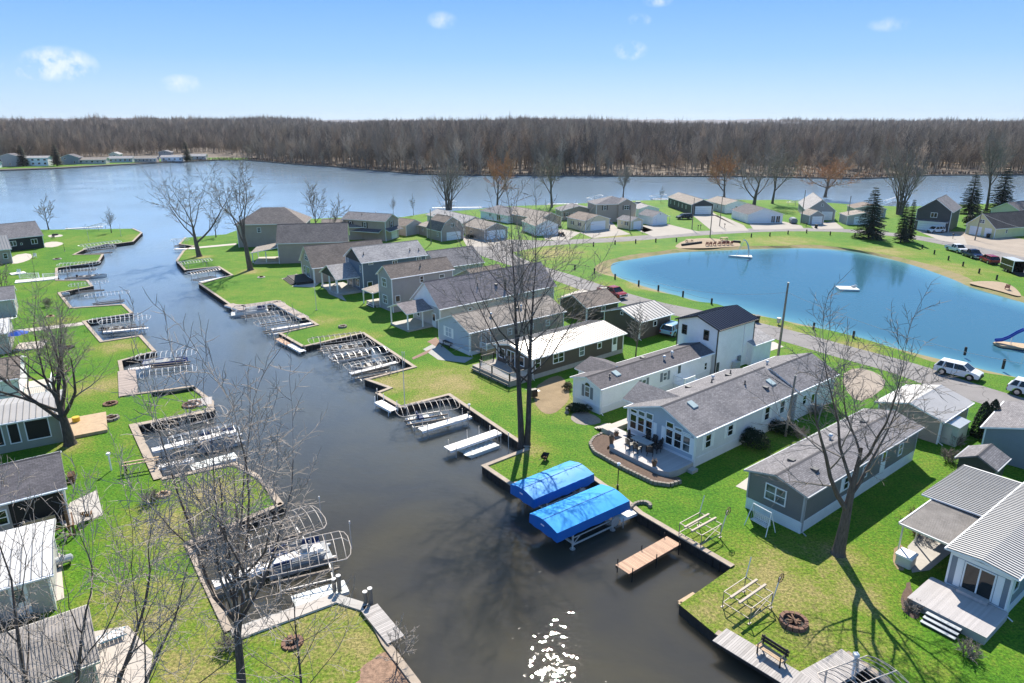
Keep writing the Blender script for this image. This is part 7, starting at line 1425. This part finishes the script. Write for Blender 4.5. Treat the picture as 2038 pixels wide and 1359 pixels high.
# ------------------------------------------------------------------ vehicles
def wheels(e,xs,w,r,tw=.24):
    for x in xs:
        for s in (-1,1):
            b=MB(); b.tube([(x,s*(w/2-tw),r),(x,s*(w/2+.01),r)],r,18); o=b.build('wheel','rubber',e); b=MB(); b.tube([(x,s*(w/2-.02),r),(x,s*(w/2+.02),r)],r*.6,12); b.build('rim','rim',o)
def vehicle(px,py,rz,label,kind,paint,cat=None,sc=1.0):
    e=thing({'pickup':'pickup_truck','suv':'suv'}[kind],label,cat or {'pickup':'pickup truck','suv':'car'}[kind],P(px,py),rz); e.scale=(sc,)*3
    if kind=='pickup': L,w,h0,h1,zr_=5.8,1.98,.45,1.12,1.9; cab=(-.55,1.75); xs=(-1.75,1.85); top=(-.35,.95); hood=1.18
    else: L,w,h0,h1,zr_=4.9,1.95,.38,1.08,1.76; cab=(-2.3,1.45); xs=(-1.45,1.45); top=(-1.9,.55); hood=1.08
    r=.40; b=MB(); hw=w/2
    # side outline (x,z) with wheel arches, then tapered across
    out=[(-L/2,.55),(-L/2,h1-.05),(-L/2+.1,h1)]
    out+=[(cab[1],h1+.03),(L/2-.5,hood-.06),(L/2-.08,hood-.22),(L/2,.6),(L/2-.1,h0)]
    def arch(xc): return [(xc+ (r+.10)*math.cos(PI*k/8),r+(r+.08)*math.sin(PI*k/8)) for k in range(9)]
    bot=[]
    for xc in sorted(xs,reverse=True): bot+= [(xc+r+.12,h0)]+arch(xc)+[(xc-r-.12,h0)]
    out+=bot+[(-L/2+.1,h0)]
    n=len(out); vs=[]
    for s in (-1,1):
        for x,z in out:
            tp=1-.06*max(0,(abs(x)-L*.36)/(L*.14)); vs.append((x,s*hw*tp*(1 if z<h1-.12 else .965),z))
    b.add(vs,[(i,(i+1)%n,(i+1)%n+n,i+n) for i in range(n)]); 
    tri=tessellate_polygon([[Vector((x,z,0)) for x,z in out]])
    b.add(vs[:n],[t for t in tri]); b.add(vs[n:],[t[::-1] for t in tri]); bo=b.build('body',paint,e)
    c=MB(); ins=.16; z0=h1-.0
    c.add([(cab[0],-hw*.95,z0),(cab[1],-hw*.95,z0+.03),(cab[1],hw*.95,z0+.03),(cab[0],hw*.95,z0),(top[0],-hw+ins+.08,zr_-.05),(top[1],-hw+ins+.08,zr_-.05),(top[1],hw-ins-.08,zr_-.05),(top[0],hw-ins-.08,zr_-.05)],[(0,1,5,4),(1,2,6,5),(2,3,7,6),(3,0,4,7)]); c.build('windows','glass',e)
    q=MB(); q.add([(top[0]-.05,-hw+ins+.06,zr_-.06),(top[1]+.08,-hw+ins+.06,zr_-.06),(top[1]+.08,hw-ins-.06,zr_-.06),(top[0]-.05,hw-ins-.06,zr_-.06),(top[0]+.1,-hw+ins+.2,zr_),(top[1]-.15,-hw+ins+.2,zr_),(top[1]-.15,hw-ins-.2,zr_),(top[0]+.1,hw-ins-.2,zr_)],[(0,1,5,4),(1,2,6,5),(2,3,7,6),(3,0,4,7),(4,5,6,7),(3,2,1,0)])
    for s in (-1,1):
        for xa,xb in ((cab[0],top[0]),(cab[1],top[1]),(.35 if kind=='pickup' else -.35,.3 if kind=='pickup' else -.38)): q.bar((xa,s*hw*.955,z0),(xb,s*(hw-ins-.07),zr_-.05),.09)
        if kind=='suv': q.bar((-1.5,s*hw*.955,z0),(-1.35,s*(hw-ins-.07),zr_-.05),.12)
    q.build('roof',paint,e); wheels(e,xs,w,r)
    if kind=='pickup':
        d=MB(); d.box(-L/2+.08,-hw+.14,h1+.004,cab[0]-.12,hw-.14,h1+.02); d.build('truck_bed','black',e); d=MB()
        for s in (-1,1): d.box(-L/2+.04,s*(hw-.07)-.05,h1,cab[0]-.05,s*(hw-.07)+.05,h1+.10)
        d.box(-L/2,-hw+.1,h1-.05,-L/2+.08,hw-.1,h1+.10); d.build('bed_rail',paint,e)
    for s in (-1,1):
        d=MB(); d.box(L/2-.2,s*hw*.72-.2,hood-.42,L/2-.01,s*hw*.72+.17,hood-.24); d.build('headlight','headlight',e); d=MB(); d.box(-L/2-.015,s*(hw-.16)-.09,h1-.38,-L/2+.05,s*(hw-.16)+.09,h1-.08); d.build('taillight','taillight',e)
        d=MB(); d.box(cab[1]-.42,s*(hw+.05)-.1,h1+.02,cab[1]-.28,s*(hw+.05)+.1,h1+.2); d.build('mirror',paint,e)
    d=MB(); d.box(L/2-.04,-hw*.5,.62,L/2+.015,hw*.5,hood-.26); d.build('grille','black',e); d=MB(); d.box(L/2-.15,-hw*.9,h0,L/2+.06,hw*.9,h0+.2); d.box(-L/2-.06,-hw*.9,h0,-L/2+.1,hw*.9,h0+.2); d.build('bumper','alu' if kind=='pickup' else 'black',e); return e
def along(a,b): return azi(P(*a),P(*b))
vehicle(1218,590,along((1195,583),(1245,598)),'red pickup truck parked on the lower road by the pond','pickup','paint_red')
vehicle(1905,748,along((1862,740),(1948,760)),'white suv parked on the road under bare branches','suv','paint_white',None,.98)
vehicle(2058,790,along((1862,740),(1948,760)),'white car cut off by the right edge of the road','suv','paint_white')
vehicle(1902,501,along((1880,496),(1922,508)),'white pickup truck first in the row parked on the pond bank','pickup','paint_white')
vehicle(1933,512,along((1916,506),(1955,520)),'navy pickup truck second in the row parked on the pond bank','pickup','paint_navy')
vehicle(1968,523,along((1985,530),(1950,516)),'red suv parked between navy pickup and black trailer','suv','paint_red')
vehicle(1457,0+466,0,'x','suv','paint_white') if False else None
vehicle(1861,463,R_(195),'white suv parked before the charcoal house garage','suv','paint_white')
vehicle(1388,424,R_(-100),'silver blue pickup truck parked in front of the dark grey house','pickup','paint_silver')
vehicle(1362,436,R_(190),'black suv parked in the yard of the dark grey house','suv','paint_black')
vehicle(1340,664,R_(50),'pale blue car half hidden behind the white two storey block','suv','paint_blue')
e=thing('covered_trailer','small covered trailer with grey tarp beside the white double garage','trailer',P(1578,444),R_(80)); b=MB(); b.yprism([(-.9,.3),(.9,.3),(.9,1.1),(.5,1.6),(-.5,1.6),(-.9,1.1)],-1.6,1.6); b.build('tarp','shutter_grey',e); wheels(e,(0,),1.9,.35)
e=thing('cargo_trailer','black cargo trailer with open ramp door and white edges','trailer',P(2012,541),along((1990,532),(2038,550))); b=MB(); L,w,h=4.6,2.1,2.1
b.box(-L/2,-w/2,.45,L/2,-w/2+.06,h+.45); b.box(-L/2,w/2-.06,.45,L/2,w/2,h+.45); b.box(-L/2-.0,-w/2+.06,.45,-L/2+.06,w/2-.06,h+.45); b.box(-L/2+.06,-w/2+.06,.42,L/2,w/2-.06,.5); b.build('box_wall','paint_black',e); b=MB(); b.box(-L/2-.02,-w/2-.02,h+.45,L/2+.02,w/2+.02,h+.52); b.build('roof','vent_light',e); b=MB()
for s in (-1,1): b.box(L/2-.1,s*(w/2)-.05,.45,L/2+.03,s*(w/2)+.05,h+.45)
b.box(-L/2,-w/2-.03,1.35,L/2,-w/2-.005,1.45); b.build('edge_trim','trim',e); b=MB(); b.add([(L/2,-w/2+.05,.45),(L/2,w/2-.05,.45),(L/2+2.0,w/2-.05,.06),(L/2+2.0,-w/2+.05,.06),(L/2,-w/2+.05,.38),(L/2,w/2-.05,.38),(L/2+2.0,w/2-.05,.0),(L/2+2.0,-w/2+.05,.0)],[(0,3,2,1),(4,5,6,7),(0,1,5,4),(1,2,6,5),(2,3,7,6),(3,0,4,7)]); b.build('ramp_door','interior',e); wheels(e,(-.4,.4),w+.25,.33)
e=thing('lawn_tractor','dark lawn tractor on the pale drive behind the twin trunk tree','tractor',P(1118,470),R_(120)); b=MB(); b.box(.1,-.35,.4,1.1,.35,.9); b.build('hood','rust_stone',e); b=MB(); b.box(-.6,-.5,.4,.1,.5,.55); b.box(-.5,-.25,.55,-.2,.25,.75); b.box(-.62,-.25,.7,-.5,.25,1.15); b.build('seat','black',e); wheels(e,(-.4,.8),1.1,.32); b=MB(); b.tube([(.1,0,.9),(-.1,0,1.15)],.03,5); b.tube([(-.1+.18*math.cos(2*PI*k/10)*.4,.18*math.sin(2*PI*k/10),1.15+.1*math.cos(2*PI*k/10)) for k in range(11)],.02,5); b.build('steering_wheel','black',e)
e=thing('utility_trailer','low flat boat trailer left in the yard behind garages','trailer',P(1270,407),R_(10)); b=MB(); b.box(-1.6,-.9,.45,1.6,.9,.6); b.build('bed','black_wood',e); wheels(e,(0,),2.0,.33); b=MB(); b.bar((1.6,0,.5),(2.8,0,.45),.1); b.build('drawbar','black',e); b=MB(); b.box(-1.0,-.6,.6,.8,.6,1.1); b.build('load','boat_grey',e)

# odds and ends on the left bank
def woodpile(px,py,rz,label):
    e=thing('firewood_stack',label,'firewood',P(px,py),rz); rnd=random.Random(int(px)); b=MB()
    for r_ in range(4):
        for k in range(9-r_):
            q=MB(); q.tube([(-.22+rnd.uniform(-.03,.03),k*.17+r_*.085-.7,.09+r_*.15),(.24+rnd.uniform(-.03,.03),k*.17+r_*.085-.7,.09+r_*.15)],.085,7); q.build('log','brown_wood',e)
woodpile(143,955,R(30),'stack of firewood by the dark shingled porch'); woodpile(108,838,R(20),'stack of split logs behind the forked tree trunk')
def lounge(px,py,rz,label,mat='white_paint'):
    e=thing('lawn_chair',label,'chair',P(px,py),rz); b=MB()
    for k in range(5): b.box(-.28,-.28+k*.11,.38,.28,-.20+k*.11,.41)
    b.build('seat',mat,e); b=MB()
    for k in range(5): b.bar((-.24+k*.12,.27,.4),(-.27+k*.135,.46,1.0),.09,.025)
    b.build('backrest',mat,e)
    for sx in (-.29,.29):
        for sy in (-.26,.24): q=MB(); q.bar((sx,sy,0),(sx,sy,.58),.05); q.build('leg',mat,e)
        q=MB(); q.box(sx-.05,-.3,.58,sx+.05,.28,.61); q.build('armrest',mat,e)
lounge(70,513,.5,'white lawn chair on the kidney shaped patio'); lounge(38,546,.4,'white lawn chair on the small white deck at left edge'); lounge(175,1035,R(200),'brown lawn chair at the edge of the concrete patio','brown_wood'); lounge(62,695,R(120),'pale lawn chair beside the blue umbrella','cream'); lounge(185,1300,R(150),'cream lawn chair on the bottom left patio','cream'); lounge(106,475,R(10),'black chair by the round lakeside patio','black')
for q,l in (((128,1125),'grey propane tank on the tan patio by the white seam roof'),((132,590),'pale propane tank by the grey roofed cottage')):
    e=thing('propane_tank',l,'tank',P(*q),R(35)); b=MB(); b.tube([(-.6,0,.45),(-.5,0,.45),(.5,0,.45),(.6,0,.45)],[.12,.28,.28,.12],12); b.build('tank','vent_light',e); b=MB(); b.bar((-.35,-.2,0),(-.35,.2,.2),.08); b.bar((.35,-.2,0),(.35,.2,.2),.08); b.build('foot','black',e); b=MB(); b.cyl((0,0),.1,.7,.85,8); b.build('valve_cap','alu_dull',e)
k=0
for px,py,h,l in ((640,1040,1.6,'slim guide pole off the near tree slip, inner'),(700,1092,1.6,'slim guide pole off the near tree slip, outer'),(470,838,1.4,'slim guide pole at the mouth of the second left slip'),(395,716,1.3,'slim guide pole beside the blue motor boat'),(752,805,1.2,'slim pole beside the small white dock'),(806,735,1.6,'slim pole by the tan catwalk end'),(1012,900,1.3,'slim pole in the corner near the white float')):
    w=P(px,py,WZ); e=thing('guide_pole',l,'pole',(w.x,w.y,WZ)); b=MB(); b.tube([(0,0,-1.6),(0,0,h+.7)],.03,6); b.build('pole','alu',e); b=MB(); b.tube([(0,0,h+.5),(0,0,h+.72)],.05,8); b.build('cap','white_deck',e)
